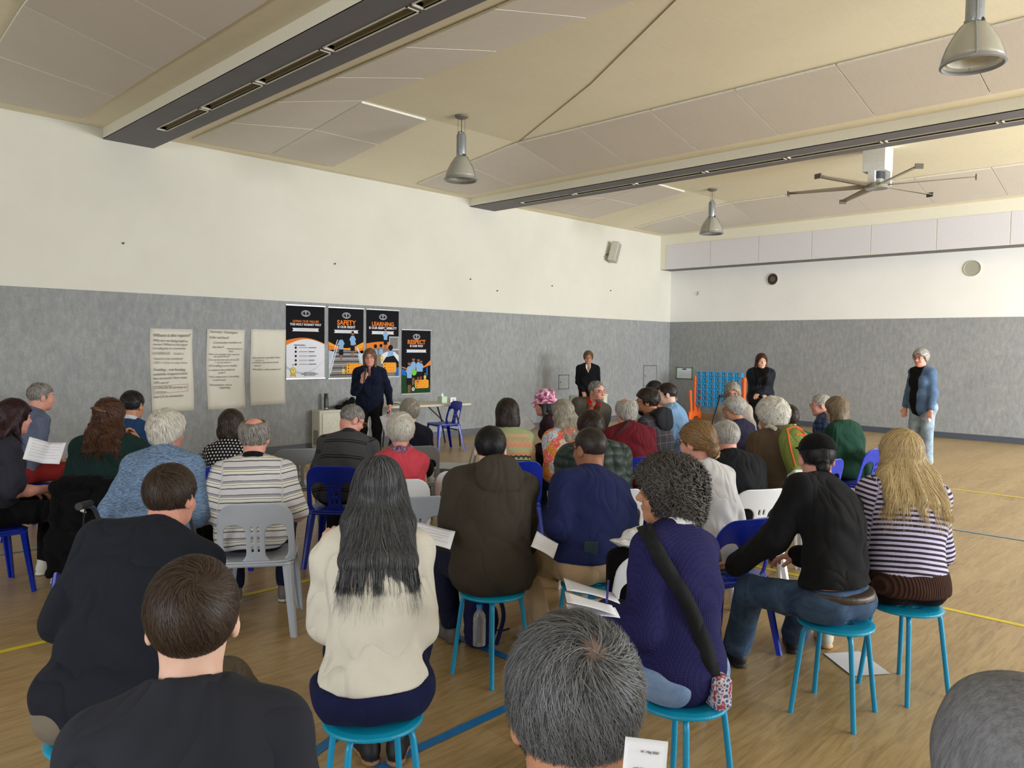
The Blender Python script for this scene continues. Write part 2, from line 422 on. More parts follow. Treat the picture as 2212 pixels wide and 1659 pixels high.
def strands(F, V, N, seeds, flow, ln, steps, width, lift, jit, curl=0., rng=RNG, free=False, zf=9.):
    P = V[seeds].astype(float); n = len(P); pts = [P.copy()]; nor = []
    L = ln*rng.uniform(.65, 1.15, n)[:, None]; J = rng.normal(0, jit, (n, 3)); lf = lift*rng.uniform(.15, 1.2, n)
    ph = rng.uniform(0, 6.28, n)
    for s in range(steps):
        g = F.grad(P); t = flow(P)+J; t -= g*(t*g).sum(1, keepdims=True)*np.where((g[:, 2] < -.45) & free & (P[:, 2] < zf), .15, 1)[:, None]; t /= np.linalg.norm(t, axis=1, keepdims=True)+1e-9
        if curl:
            a = ph+s*.8; b = np.cross(g, t); t = t*.32+b*np.sin(a)[:, None]*1.1+g*np.cos(a)[:, None]*.6*curl
        P = P+t*(L/steps); d = F.samp(P); tgt = lf*(.3+.7*(s+1)/steps)
        if curl: tgt = tgt+np.cos(ph+s*.8)*.010
        fall = (g[:, 2] < -.45) & (P[:, 2] < zf)
        P = P-g*(np.where(fall & free, 0, np.clip(d-tgt, -.03, .03)))[:, None]*(.9 if not curl else .5)
        pts.append(P.copy()); nor.append(g)
    nor.append(nor[-1]); T = np.stack(pts, 1); G = np.stack(nor, 1); D = np.gradient(T, axis=1)
    S = np.cross(D, G); S /= np.linalg.norm(S, axis=2, keepdims=True)+1e-9
    m = steps+1; w = width*(1-.75*(np.arange(m)/(m-1))**2)[None, :, None]*.5
    VV = np.stack([T-S*w, T+S*w], 2).reshape(-1, 3)
    b = (np.arange(n)*m*2)[:, None]+(np.arange(steps)*2)[None, :]; b = b.ravel()
    FF = np.stack([b, b+1, b+3, b+2], 1); tone = np.repeat(rng.beta(1.6, 1.6, n), m*2)
    return VV, FF, tone
LOD = {0: dict(c=.0095, h=.0042, a=.0042, s=.007, n=1.), 1: dict(c=.0115, h=.005, a=.0052, s=.009, n=.6), 2: dict(c=.0140, h=.006, a=.0064, s=.011, n=.4)}
def hair(P, J, root, q):
    hd = P['hair']; st = hd['st']
    if st == 'none': return None
    c, R, hs = J['Hc'], J['RH'], J['hs']; H = lambda *p: c+R@(A(*p)*hs); t = hd.get('t', .010); L = hd.get('len', .12)
    long_ = st in ('long', 'bob', 'ponytail')
    lo = c-.21; hi = c+.21
    if long_: lo = lo-A(.1, .14, max(0, L-.08)); hi = hi+A(.1, .02, 0)
    F = Field(lo, hi, q['h']*(1.25 if long_ else 1.05))
    F.ell(H(0, -.012, .032), A(.076+t, .098+t, .085+t*1.1)*hs, R, 0)
    back = .100+P.get('te', .014)+.012; x, y, z = F.pos(); x, y, z = x-c[0], y-c[1], z-c[2]
    X, Y, Z = [(R[0, i]*x+R[1, i]*y+R[2, i]*z)/hs for i in range(3)]
    if st == 'curly':
        F.ell(H(0, -.025, .03), (.100, .112, .102), R, .02); F.ell(H(0, -.055, -.055), (.090, .075, .085), R, .05)
        F.ell(H(0, .135, -.035), (.078, .100, .115), R, -.012)
    elif st == 'fluffy':
        F.ell(H(0, -.03, .03), (.088+t*.6, .098+t*.6, .085+t*.6), R, .02); F.ell(H(0, -.06, -.04), (.075, .055, .05), R, .03)
    if long_:
        sp = hd.get('spread', 1.)
        if st == 'bob':
            F.ell(H(0, -.055, -L*.45), (.080+t, .050+t, L*.5+.035), R, .03)
            for s in (-1, 1): F.cap(H(s*.071, .0, .01), H(s*(.071+.3*t)*sp, .004, -L), .024, .019, .03)
        else:
            nk = J['nek']; R2 = J['R2']
            for xx in (-.066, -.034, 0, .034, .066):
                p1 = H(xx, -.062+abs(xx)*.35, -.03); p2 = nk+R2@A(xx*1.35*sp, -.075+abs(xx)*.3, .01)
                bk = nk+R2@A(xx*1.5*sp, -back+abs(xx)*.45, -.14); end = nk+R2@A(xx*1.6*sp, -back-.006+abs(xx)*.3, -L+.10)
                F.cap(p1, p2, .040, .034, .03); F.cap(p2, bk, .034, .028, .03)
                if L > .24: F.cap(bk, end, .028, .014, .03)
            for s in (-1, 1): F.cap(H(s*.070, -.005, .01), H(s*.080*sp, -.01, -.10), .024, .022, .03)
        F.ell(H(0, .115, -.03), (.069, .078, .104), R, -.012); F.ell(H(0, .10, -.12), (.066, .095, .08), R, -.01)
    wob = .006*np.sin(X*70+P['seed'])+.004*np.sin(X*131+Z*60)
    c1 = ((Z-.005-hd.get('recede', 0))*.76-(Y-.02)*.65)+wob
    c2 = (Z-(-.012+(Y-.022)*.68))*.82
    if not long_ and st != 'curly':
        F.D = np.maximum(F.D, -np.maximum(c1, np.where(Y < .03, c2, -1)).astype(np.float32))
    elif hd.get('part', 0) == 0: F.D = np.maximum(F.D, -np.maximum(c1+.012, np.where(Y < .062, .05, -1)).astype(np.float32))
    if 'bald' in hd:
        by, bz, br = hd['bald']; F.ell(H(0, by, bz), A(br, br*1.15, br), R, -.012)
    if 'bun' in hd:
        bx, by, bz, br = hd['bun']; F.ell(H(bx, by, bz), (br, br*.8, br), R, .012)
    if st == 'ponytail': F.cap(H(0, -.1, .03), H(0, -.13, -.08), .03, .02, .02)
    if 'beard' in hd:
        F.ell(H(0, .036, -.088), (.056, .056, .038+hd['beard']), R, .01); F.ell(H(0, .098, -.062), (.02, .02, .006), R, -.005)
        F.ell(H(0, .06, -.01), (.06, .06, .042), R, -.006)
    V, Q = F.mesh(); N = vnormals(V, Q)
    amp = hd.get('amp', .005 if q['n'] < 1 else .0022); rn = folds(V.astype(float), P['seed'], 4.)
    V = V+N*(rn*amp)[:, None]
    V = smooth_mesh(V, Q, 1, .4); tone = np.full(len(V), .18)+.12*rn
    wp = H(*hd.get('whorl', (0, -.075, .095))); G = A(0, 0, -1)
    def flow(p):
        d = p-wp; d /= np.linalg.norm(d, axis=1, keepdims=True)+1e-6
        if hd.get('sweep'): d = d+(R@A(*hd['sweep']))[None]*.9
        if hd.get('swirl'): d = d+np.cross((R@A(0, -.4, .9))[None], d)*hd['swirl']
        return d+G*hd.get('grav', .35)
    n = int(hd.get('n', 3800)*q['n']); ln = hd.get('sl', .05); scalp = np.zeros(len(V))
    for (tx_, ty_, tz_, tr_) in hd.get('thin', ()): scalp = np.maximum(scalp, np.clip(1.25-np.linalg.norm(V-H(tx_, ty_, tz_), axis=1)/tr_, 0, 1))
    ok = np.nonzero(RNG.random(len(V)) > scalp*.8)[0]
    if n and len(ok):
        seeds = RNG.choice(ok, n)
        if st == 'curly': S = strands(F, V, N, seeds, flow, ln, 16, .0036, .026, .5, 1.)
        else: S = strands(F, V, N, seeds, flow, ln, 7 if not long_ else 10, hd.get('w', .0016)*(1 if q['n'] == 1 else 1.25 if q['n'] == .6 else 1.6), hd.get('lift', .005), hd.get('jit', .18), free=long_, zf=c[2]-.10)
        Q = np.concatenate([Q, S[1]+len(V)]); V = np.concatenate([V, S[0]]); tone = np.concatenate([tone, S[2]])
    m = hair_mat(hd['c'], *HAIRC[hd['c']]); o = mesh_obj('hair', V, Q, m, root)
    a = o.data.attributes.new('scalp', 'FLOAT', 'POINT'); a.data.foreach_set('value', np.concatenate([scalp, np.zeros(len(V)-len(scalp))]).astype(np.float32))
    a = o.data.attributes.new('tone', 'FLOAT', 'POINT'); a.data.foreach_set('value', np.clip(tone, 0, 1).astype(np.float32))
    return o
HAIRC = dict(black=((9, 8, 9), (44, 42, 44)), darkbrown=((22, 15, 12), (66, 50, 42)), brown=((28, 20, 16), (84, 66, 54)), grey=((84, 80, 76), (186, 180, 172)),
             white=((176, 170, 158), (240, 236, 226)), silver=((130, 126, 120), (222, 218, 210)), salt=((26, 26, 28), (136, 138, 142)), curlydark=((24, 21, 20), (96, 90, 86)), blackgrey=((14, 14, 16), (98, 100, 104)),
             blonde=((142, 112, 66), (232, 208, 156)), auburn=((84, 58, 34), (172, 134, 88)), wine=((24, 10, 14), (66, 28, 34)), ash=((92, 76, 58), (162, 142, 116)),
             chestnut=((38, 22, 14), (104, 66, 46)), ashgrey=((120, 112, 98), (192, 184, 170)), fairbrown=((82, 60, 44), (152, 120, 90)), buzz=((26, 22, 21), (74, 62, 54)))
SK = {}
def skin(tone):
    if tone in SK: return SK[tone]
    base = dict(fair=(214, 168, 146), pink=(216, 156, 138), tan=(184, 134, 104), olive=(176, 128, 98), brown=(150, 104, 78), pale=(226, 188, 168))[tone]
    def mk(nm, c, r=.5):
        n = NT('skin_%s_%s' % (tone, nm), r, 0, .35); v = n.coord(); f = n.noise(v, 22, 3); k = srgb(*c)
        n.base(n.ramp(f, [(.3, (k[0]*.93, k[1]*.84, k[2]*.82)), (.7, k)])); n.b.inputs['Subsurface Weight'].default_value = .12
        n.b.inputs['Subsurface Radius'].default_value = (.02, .008, .004); n.b.inputs['Subsurface Scale'].default_value = .5
        n.bump(n.noise(v, 260, 2), .12, .002); return n.m
    lip = tuple(int(c*f) for c, f in zip(base, (.92, .84, .84)))
    brow = (70, 54, 44)
    SK[tone] = [mk('face', base), mk('lips', lip, .4), mk('brows', brow, .8)]; return SK[tone]
def cloth_attr(o, V, J):                                # coordinates along the spine and along each sleeve, for woven patterns
    pts = [J['pel'], J['wai'], J['che'], J['nek']]; segs = [(pts[i], pts[i+1], sum(np.linalg.norm(pts[j+1]-pts[j]) for j in range(i)), .10, 0) for i in range(3)]
    for i in (0, 1):
        l1 = np.linalg.norm(J['el'][i]-J['sh'][i]); segs += [(J['sh'][i], J['el'][i], 0, .0, 1), (J['el'][i], J['wr'][i], l1, .0, 1)]
    best = np.full(len(V), 9.); s = np.zeros(len(V)); arm_ = np.zeros(len(V))
    for a, b, o_, bias, ia in segs:
        d = b-a; L = np.linalg.norm(d); t = ((V-a)@d)/(L*L); tc = np.clip(t, 0, 1) if (ia or a is not pts[0]) else np.clip(t, -2, 1)
        if a is pts[2]: tc = np.clip(t, 0, 2)
        dist = np.linalg.norm(V-a-tc[:, None]*d, axis=1)-bias; m = dist < best; best = np.where(m, dist, best)
        s = np.where(m, o_+(tc if not ia else t)*L, s); arm_ = np.where(m, ia, arm_)
    ax = J['nek']-J['pel']; ax = ax/np.linalg.norm(ax); s = (V-J['pel'])@ax*np.where(arm_ > 0, 0, 1)+s*(arm_ > 0)
    s = np.where(arm_ > 0, .46-s, s); tc = np.stack([V[:, 0], V[:, 1], s], 1).astype(np.float32)
    a = o.data.attributes.new('tc', 'FLOAT_VECTOR', 'POINT'); a.data.foreach_set('vector', tc.ravel())
def shoe(root, an, fd, mats, q, kind='shoe', s=1.):
    fd = A(*fd); fd /= np.linalg.norm(fd); R = np.stack([A(fd[1], -fd[0], 0), fd, A(0, 0, 1)], 1); b = A(an[0], an[1], an[2]-.085)
    F = Field(b-A(.24, .24, .01), b+A(.24, .24, .26), q['s']); W = lambda *p: b+R@A(*p)
    F.ell(W(0, -.025, .045), (.036, .045, .048), R, 0); F.ell(W(0, .07, .040), (.040, .09, .034), R, .03); F.ell(W(0, .14, .032), (.041, .05, .028), R, .03)
    F.cap(W(0, -.01, .06), W(0, -.012, .21 if kind == 'boot' else .10), .042, .047 if kind == 'boot' else .042, .02)
    F.ell(W(0, -.025, .012), (.041, .050, .014), R, 0); F.ell(W(0, .06, .012), (.040, .10, .014), R, .01); F.ell(W(0, .125, .012), (.046, .072, .014), R, .02)
    F.keep(W(0, 0, .003), (0, 0, -1))
    V, Q = F.mesh(); mid = V[Q].mean(1)[:, 2]-b[2]
    return mesh_obj('boot' if kind == 'boot' else 'shoe', V, Q, mats, root, mi=(mid < .022).astype(int))
def glasses(root, J, m, tint=None):
    c, R, hs = J['Hc'], J['RH'], J['hs']; H = lambda x, y, z: c+R@(A(x, y, z)*hs); b = MB()
    for s in (-1, 1):
        b.tube([H(s*.032+.022*math.cos(a), .108, .002+.017*math.sin(a)) for a in np.linspace(0, 6.283, 17)], .0018, 6, cap=False)
        b.tube([H(s*.054, .108, .008), H(s*.074, .09, .008), H(s*.081, .0, .006), H(s*.080, -.02, -.005)], .0018, 6)
    b.tube([H(-.01, .108, .006), H(0, .112, .008), H(.01, .108, .006)], .0018, 6)
    return b.obj('glasses', m, root, True)
def world(P, p): return P['loc']+rotz(P['rz'])@A(*p)
def build_person(P):
    g = P.get; T = at(*P['at']); lod = 0 if P['at'][2] < 3.3 else 1 if P['at'][2] < 5.9 else 2
    if 'lod' in P: lod = P['lod']
    q = LOD[lod]; L = 1.; RNG_seed = P['seed']
    rz = math.radians(P['face'])-math.pi/2; want = None
    if g('seatpx'): want = (rotz(-rz)@(T-floor_at(*g('seatpx'), .45)))[:2]
    for _ in range(24):                                 # torso length and lean that bring the crown to its place over the seat
        J = skeleton(P, L); L = float(np.clip(L+(T[2]-J['top'][2])/.5, .8, 1.3))
        if want is not None:
            e_ = want-J['top'][:2]; P['lean'] = float(np.clip(P.get('lean', 8)+math.degrees(e_[1]/.62)*.7, -12, 48)); P['side'] = float(np.clip(P.get('side', 0)+math.degrees(e_[0]/.62)*.7, -20, 20))
    off = rotz(rz)@A(J['top'][0], J['top'][1], 0)
    loc = A(T[0]-off[0], T[1]-off[1], 0); P['rz'] = rz
    if g('shift'): loc = loc+rotz(rz)@A(*g('shift'), 0)
    if g('feet'):                                       # feet planted on given floor spots; knees follow
        an, kn = [], []
        for i, ft in enumerate(g('feet')):
            if ft is None: an.append(None); kn.append(None); continue
            w_ = A(ft[0], ft[1], 0)-loc; a_ = rotz(-rz)@w_; a_[2] = .085+(ft[2] if len(ft) > 2 else 0); hp = J['hip'][i]
            k_, a_ = ik(hp, a_, .45*g('s', 1.), .43*g('s', 1.), A((2*i-1)*.25, .55, .8)); an.append(tuple(a_)); kn.append(tuple(k_))
        P['an'] = an; P['kn'] = kn; P['under'] = 1; J = skeleton(P, L)
    P['loc'] = loc; P['J'] = J
    root = empty('person', loc, rz); tag(root, P['label'], 'person', P.get('group'))
    # --- body: torso and limbs under the clothes, then head and neck, hands, bare limbs: one mesh
    allp = [J[k] for k in ('pel', 'nek', 'Hc')]+J['sh']+J['el']+J['wr']+J['kn']+J['an']+J['hip']
    lo = np.min(allp, 0)-.2; hi = np.max(allp, 0)+.2; lo[2] = max(lo[2], 0)
    hi2 = hi.copy(); hi2[2] = J['nek'][2]+.03
    F = Field(lo, hi2, .02); torso(F, J, P, -.018)
    for i in (0, 1):
        arm(F, J, i, -.012); 
        F.cap(J['hip'][i], J['kn'][i], .068, .046, .03); F.cap(J['kn'][i], J['an'][i], .044, .030, .02)
    Vs, Qs, Ms, n = [], [], [], 0
    V, Q = F.mesh(); Vs.append(V); Qs.append(Q); Ms.append(np.zeros(len(Q), int)); n += len(V)
    c, R, hs = J['Hc'], J['RH'], J['hs']
    F = Field(np.minimum(c-.15, J['nek']-.10), np.maximum(c+.15, J['nek']+.06), q['h']); F.D[:] = .5
    head_sdf(F, J, P); V, Q = F.mesh(); V = smooth_mesh(V, Q, 1, .35); hc = ((V[Q].mean(1)-c)@R)/hs
    x, y, z = np.abs(hc[:, 0]), hc[:, 1], hc[:, 2]
    mi = np.where((x < .020-.45*np.abs(z+.0625)) & (z > -.0715) & (z < -.0545) & (y > .084), 1, 0)
    mi = np.where((x > .012) & (x < .048) & (y > .055) & (np.abs(z-(.0245-(x-.03)**2*6)) < .0042), 2, mi)
    Vs.append(V); Qs.append(Q+n); Ms.append(mi); n += len(V)
    sl = g('sleeve', 1.)
    for i in (0, 1):
        w, el, s = J['wr'][i], J['el'][i], J['sh'][i]; d = w-el; d /= np.linalg.norm(d)
        hd = g('hand', (None, None))[i] or {}
        hdir = A(*hd['d']) if 'd' in hd else d*.8+A(0, .25, -.25)
        nrm = A(*hd['n']) if 'n' in hd else (A(0, 0, -1) if not (g('stand') and g('arms') == 'side') else A(1-2*i, 0, 0))
        pts = [w-d*.06, w+hdir/np.linalg.norm(hdir)*.2]
        if sl < 1: pts += [el, s+(el-s)*.3]
        if sl < .99: pts += [el]
        F = Field(np.min(pts, 0)-.065, np.max(pts, 0)+.065, q['a'] if sl >= .99 else q['a']*1.15)
        if sl < .99:
            m = P.get('armr', 1.)
            if sl < .6: F.cap(s+(el-s)*.3, el, .048*m, .040*m, .02); F.cap(el, el+(w-el)*.4, .041*m, .039*m, .02)
            F.cap(el+(w-el)*.4, w, .039*m, .027, .02)
        hand(F, w, hdir, nrm, -1 if i == 0 else 1, hd.get('curl', 38))
        V, Q = F.mesh(); Vs.append(V); Qs.append(Q+n); Ms.append(np.zeros(len(Q), int)); n += len(V)
    if g('bareleg'):
        for i in (0, 1):
            k_, a_ = J['kn'][i], J['an'][i]
            F = Field(np.minimum(k_, a_)-.09, np.maximum(k_, a_)+.09, q['s']); m_ = k_+(a_-k_)*.35+A(0, -.012, 0)
            F.cap(k_, m_, .048, .050, .02); F.cap(m_, a_, .050, .032, .02)
            V, Q = F.mesh(); Vs.append(V); Qs.append(Q+n); Ms.append(np.zeros(len(Q), int)); n += len(V)
    mesh_obj('body', np.concatenate(Vs), np.concatenate(Qs), skin(P.get('skin', 'fair')), root, mi=np.concatenate(Ms))
    if g('eyes'):
        b = MB()
        for s_ in (-1, 1):
            ce = c+R@(A(s_*.031, .0742, .002)*hs); prof = []
            for k in range(9):
                a = math.pi*k/8; prof.append((.0128*math.sin(a)+1e-5, -.0128*math.cos(a)))
            m0 = len(b.V); b.lathe(prof, 12)
            for j in range(m0, len(b.V)):
                vx, vy, vz = b.V[j]; p = ce+R@A(vx, vz, vy); b.V[j] = tuple(p)
            nf = 8*12; fs = b.F[-nf:]; 
            for j in range(nf): b.M[len(b.F)-nf+j] = 1 if j//12 >= 7 else (2 if j//12 == 6 else 0)
        b.obj('eyes', [plain('eye_white', (225, 220, 214), .2), plain('eye_pupil', (20, 16, 14), .15), plain('eye_iris', (74, 62, 50), .2)], root, True)
    # --- top
    te = g('te', .014); hem = g('hem', .03); kk = .045
    pmin = [J['pel'], J['nek']]+J['sh']+J['el']+(J['wr'] if sl > .5 else []); lo = np.min(pmin, 0)-.17-te; hi = np.max(pmin, 0)+.12+te
    lo[:2] = np.minimum(lo[:2], J['pel'][:2]-.26); hi[:2] = np.maximum(hi[:2], J['pel'][:2]+.26)
    lo[2] = max(lo[2], J['pel'][2]-.095+hem-.03 if not g('stand') else J['pel'][2]-.35)
    lo[2] = min(lo[2], min(np.min(J['wr'], 0)[2]-.08, 9) if sl > .5 else 9); lo[2] = max(lo[2], .05)
    F = Field(lo, hi, q['c']); torso(F, J, P, te)
    if g('coat'):                                       # a coat skirt below the waist
        F.ell(J['pel']+A(0, -.01, -.01), (.19*g('bw', 1.)+te, .15+te, .14), None, .05)
    if g('stand'): F.cap(J['pel']+A(-.03, 0, -.02), J['pel']+A(.03, 0, -.02), .12+te, k=.06)
    hz = J['pel'][2]-.095+hem if not g('stand') else J['pel'][2]-g('drop', .10)
    X, Y, Z = F.pos(); tilt = g('hemtilt', 0.); F.D = np.maximum(F.D, (hz-Z+tilt*Y).astype(np.float32)+0*X)
    for i in (0, 1): arm(F, J, i, te*.9, g('sleeves', (sl, sl))[i], te*g('slw', .9), .03, P)
    nd = J['R2']@A(0, .25, 1); F.ell(J['nek']+nd*g('nk', .045), (.066, .066, .05), None, -.012)
    if g('vneck'): F.ell(J['nek']+J['R2']@A(0, .11, -.03), (.03, .07, .10), J['R2'], -.01)
    if g('collar', 1) and not g('hood'):
        ch = g('collarh', .018); F.cap(J['nek']+J['R2']@A(-.045, -.012, .0), J['nek']+J['R2']@A(.045, -.012, .0), .026, k=.02)
    V, Q = F.mesh(); N = vnormals(V, Q); V0 = V.astype(float)
    cutm = np.abs(V0[:, 2]-hz) < .01
    wa = g('wr_', .012); 
    damp = np.clip((J['nek'][2]+.02-V0[:, 2])/.12, .25, 1)
    V = V0+N*(folds(V0, P['seed'], g('ff', 1.15))*wa*damp)[:, None]; V = smooth_mesh(V, Q, 1, .4)
    o = mesh_obj(g('topname', 'shirt'), V, Q, P['top'] if isinstance(P['top'], (list, tuple)) else [P['top']], root)
    cloth_attr(o, V0, J); P['topobj'] = o; P['topF'] = F
    if g('band'):                                       # knitted hem band
        m2 = o.data.materials; m2.append(P['band']); zz = V[Q].mean(1)[:, 2]
        o.data.polygons.foreach_set('material_index', np.where(zz < hz+P.get('bandh', .07), 1, 0).astype(np.int32))
    if g('openfront'):                                  # the shirt seen between the open edges of a jacket, cut by an attribute
        lc = (V0-J['che'])@J['R2']; w_ = g('openw', .07)*(.5+np.clip((lc[:, 2]+.3)*1.3, 0, 1)*.8) if not g('openv') else g('openw')*np.clip((lc[:, 2]-.02)*9, -.1, 1)
        da = np.min([np.linalg.norm(V0-(J['el'][i]+(J['wr'][i]-J['el'][i])*t), axis=1) for i in (0, 1) for t in (0, .33, .66, 1)], 0)
        ov = np.minimum.reduce([w_-np.abs(lc[:, 0]-g('openx', 0)), (lc[:, 1]-.02), (da-.075-te)])
        a = o.data.attributes.new('open', 'FLOAT', 'POINT'); a.data.foreach_set('value', ov.astype(np.float32)); o.data.materials[0] = P['openfront'](o.data.materials[0])
    if g('collarm'):                                    # turned collar
        b = MB(); R2 = J['R2']; pts = []
        for k in range(13):
            a = math.radians(-215+k*250/12); pts.append((math.cos(a), math.sin(a)))
        V_ = []; cr = .062
        for (cx_, sy_) in pts:
            for (rr, zz) in ((cr, .022), (cr+.006, .03), (cr+.026, .0), (cr+.022, -.008)):
                V_.append(J['nek']+R2@A(cx_*rr*1.02, -sy_*rr*-1*1.0-.004, zz+.012*(-sy_ if sy_ < 0 else -sy_)*1))
        Fq = [(i*4+j, i*4+j+1, (i+1)*4+j+1, (i+1)*4+j) for i in range(12) for j in range(3)]; b.add(V_, Fq)
        co = b.obj('collar', P['collarm'], root, True); so = co.modifiers.new('t', 'SOLIDIFY'); so.thickness = .004
    if g('hood'):
        F = Field(J['nek']-.24, J['nek']+.2, q['c']); R2 = J['R2']
        hy = -.112-g('te', .014)*.75; F.ell(J['nek']+R2@A(0, hy, -.075), (.140, .050, .115), R2@rotx(.12), 0); F.ell(J['nek']+R2@A(0, hy*.55, .0), (.118, .090, .048), R2, .05); F.ell(J['nek']+R2@A(0, hy-.03, .0), (.10, .025, .03), R2, .02)
        F.ell(J['nek']+R2@A(0, .02, .07), (.066, .075, .07), R2, -.02)
        V, Q = F.mesh(); V = V+vnormals(V, Q)*(folds(V.astype(float), P['seed']+2, 1.3)*.006)[:, None]
        mesh_obj('hood', V, Q, P['hood'], root)
    # --- trousers or skirt
    pe = g('pe', .012); fr = g('leg', .9)
    pts = [J['pel']]+J['kn']+J['an']; lo = np.min(pts, 0)-.16-pe; hi = np.max(pts, 0)+.16+pe; hi[:2] = np.maximum(hi[:2], .26); lo[:2] = np.minimum(lo[:2], -.26)
    lo[2] = max(.02, lo[2]); F = Field(lo, hi, q['c']); R1 = J['R1']
    if g('skirt'):
        F.ell(J['pel']+A(0, .0, -.015), (.212, .175, .112), None, 0)
        F.cap(J['hip'][0], J['kn'][0], .098, .075, .07); F.cap(J['hip'][1], J['kn'][1], .098, .075, .07)
        mk = (J['kn'][0]+J['kn'][1])/2; F.cap(J['pel'], mk, .10, .07, .08)
        for i in (0, 1): F.cap(J['kn'][i], J['kn'][i]+(J['an'][i]-J['kn'][i])*.45, .07, .075, .05)
        F.cap(mk, mk+A(0, -.01, -.17), .075, .08, .05)
    else:
        w = g('bw', 1.)*(0.92 if g('fem') else 1.)
        F.ell(J['pel']+A(0, -.012, .01), (.160*w+pe, .112+pe, .10), R1, 0)
        bt = .112 if not g('stand') else .10
        for i in (0, 1):
            hp = J['hip'][i]
            F.ell(hp+A(0, -.03, .005), (.098+pe*.6, .105, .082+pe*.3), None, .05)
            F.cap(hp, J['kn'][i], .083+pe, .060+pe, .05)
            en = J['kn'][i]+(J['an'][i]-J['kn'][i])*fr; F.cap(J['kn'][i], en, .060+pe, g('flare', .048)+pe, .03)
        F.cap(J['hip'][0], J['hip'][1], .08, k=.04)
    if not g('stand'):                                  # flattened on the seat, open below the knee
        X, Y, Z = F.pos(); seat = g('seat', .45)
        F.D = np.maximum(F.D, np.where(Y < .20, seat+.004-Z, -1).astype(np.float32)+0*X) if all(k is None for k in g('an', (None, None))) or not g('under') else F.D
        if g('under'): F.D = np.maximum(F.D, np.where((Y < .16) & (np.abs(X) < .19) & (Z > seat-.05), seat+.004-Z, -1).astype(np.float32))
    if 'ptop' in P: F.keep(J['pel']+A(0, 0, P['ptop']), (0, 0, 1))
    V, Q = F.mesh(); N = vnormals(V, Q); V0 = V.astype(float)
    V = V0+N*(folds(V0, P['seed']+5, 1.1)*g('pw', .005))[:, None]; V = smooth_mesh(V, Q, 1, .4)
    o = mesh_obj('skirt' if g('skirt') else 'trousers', V, Q, P['pants'], root); cloth_attr(o, V0, J)
    # --- shoes
    if not g('noshoes'):
        for i in (0, 1):
            fd = g('fd', (None, None))[i] or ((-.25, 1, 0), (.25, 1, 0))[i]
            shoe(root, J['an'][i], fd, P['shoe'], q, g('shoekind', 'shoe'))
    hair(P, J, root, q)
    if g('glasses'): glasses(root, J, P['glasses'])
    P['root'] = root; return root

# ------------------------------------------------------------------ cloth
def cloth(name, rgb, rough=.85, weave=900, bump=.25, var=.07, spec=.10):
    k = 'cloth_'+name
    if k in _mc: return _mc[k]
    c = srgb(*rgb); n = NT(k, rough, 0, spec); v = n.coord(); f = n.noise(v, 6, 4); w = n.noise(v, weave, 1)
    n.base(n.ramp(n.math('ADD', n.math('MULTIPLY', f, .6), n.math('MULTIPLY', w, .4)), [(.3, tuple(x*(1-var) for x in c)), (.7, tuple(min(1, x*(1+var)) for x in c))]))
    n.b.inputs['Sheen Weight'].default_value = .02
    big = n.noise(n.mapp(v, (1, 1, .55), rot=(.3, .2, .5)), 6, 1, .4, .9); rdg = n.math('POWER', n.math('ABSOLUTE', n.math('SUBTRACT', big, .5)), .7)
    b1 = n.node('ShaderNodeBump'); b1.inputs['Strength'].default_value = .5; b1.inputs['Distance'].default_value = .07; n.l(rdg, b1.inputs['Height'])
    n.bump(n.math('ADD', w, n.math('MULTIPLY', n.noise(v, 28, 3, dist=.6), 1.2)), bump, .004); n.l(b1.outputs[0], [q for q in n.n if q.type == 'BUMP'][-1].inputs['Normal']); _mc[k] = n.m; return n.m
def heather(name, a, b, scale=160, stretch=(1, 1, 5)):
    k = 'cloth_'+name; n = NT(k, .95, 0, .15); v = n.coord(); f = n.noise(n.mapp(v, (stretch[0]*scale*.1, stretch[1]*scale*.1, stretch[2]*scale*.1)), 6, 3, .7)
    n.base(n.ramp(f, [(.35, srgb(*a)), (.65, srgb(*b))])); n.bump(f, .5, .006); return n.m
def stripes(name, stops, period, axis='s', rough=.85, wob=.004, weave=900):
    n = NT('cloth_'+name, rough, 0, .2); v = n.attr('tc'); s = n.sep(v); f = n.noise(n.coord(), 5, 2)
    u = n.math('ADD', s[2], n.math('MULTIPLY', f, wob*4)); u = n.math('FRACT', n.math('ADD', n.math('DIVIDE', u, period), 10.))
    n.base(n.ramp(u, [(p, srgb(*c)) for p, c in stops], True)); n.bump(n.noise(n.coord(), weave, 1), .25, .003); return n.m
def dots(name, base, dot, pitch, r=.22):
    n = NT('cloth_'+name, .8, 0, .2); v = n.attr('tc'); m = n.mapp(v, (1/pitch,)*3, rot=(0, 0, 0)); s = n.sep(m)
    a = n.math('SUBTRACT', n.math('FRACT', n.math('ADD', s[0], n.math('MULTIPLY', n.math('FLOOR', s[2]), .5))), .5); b = n.math('SUBTRACT', n.math('FRACT', s[2]), .5)
    d = n.math('SQRT', n.math('ADD', n.math('MULTIPLY', a, a), n.math('MULTIPLY', b, b)))
    n.base(n.mix(n.math('LESS_THAN', d, r), srgb(*base), srgb(*dot))); return n.m
def plaid(name, base, line, pitch=.07):
    n = NT('cloth_'+name, .9, 0, .2); s = n.sep(n.attr('tc')); o = []
    for k in (0, 2):
        u = n.math('FRACT', n.math('ADD', n.math('DIVIDE', s[k], pitch), 20)); o.append(n.math('LESS_THAN', n.math('ABSOLUTE', n.math('SUBTRACT', u, .5)), .045))
    n.base(n.mix(n.math('MULTIPLY', n.math('MAXIMUM', *o), .8), srgb(*base), srgb(*line))); return n.m
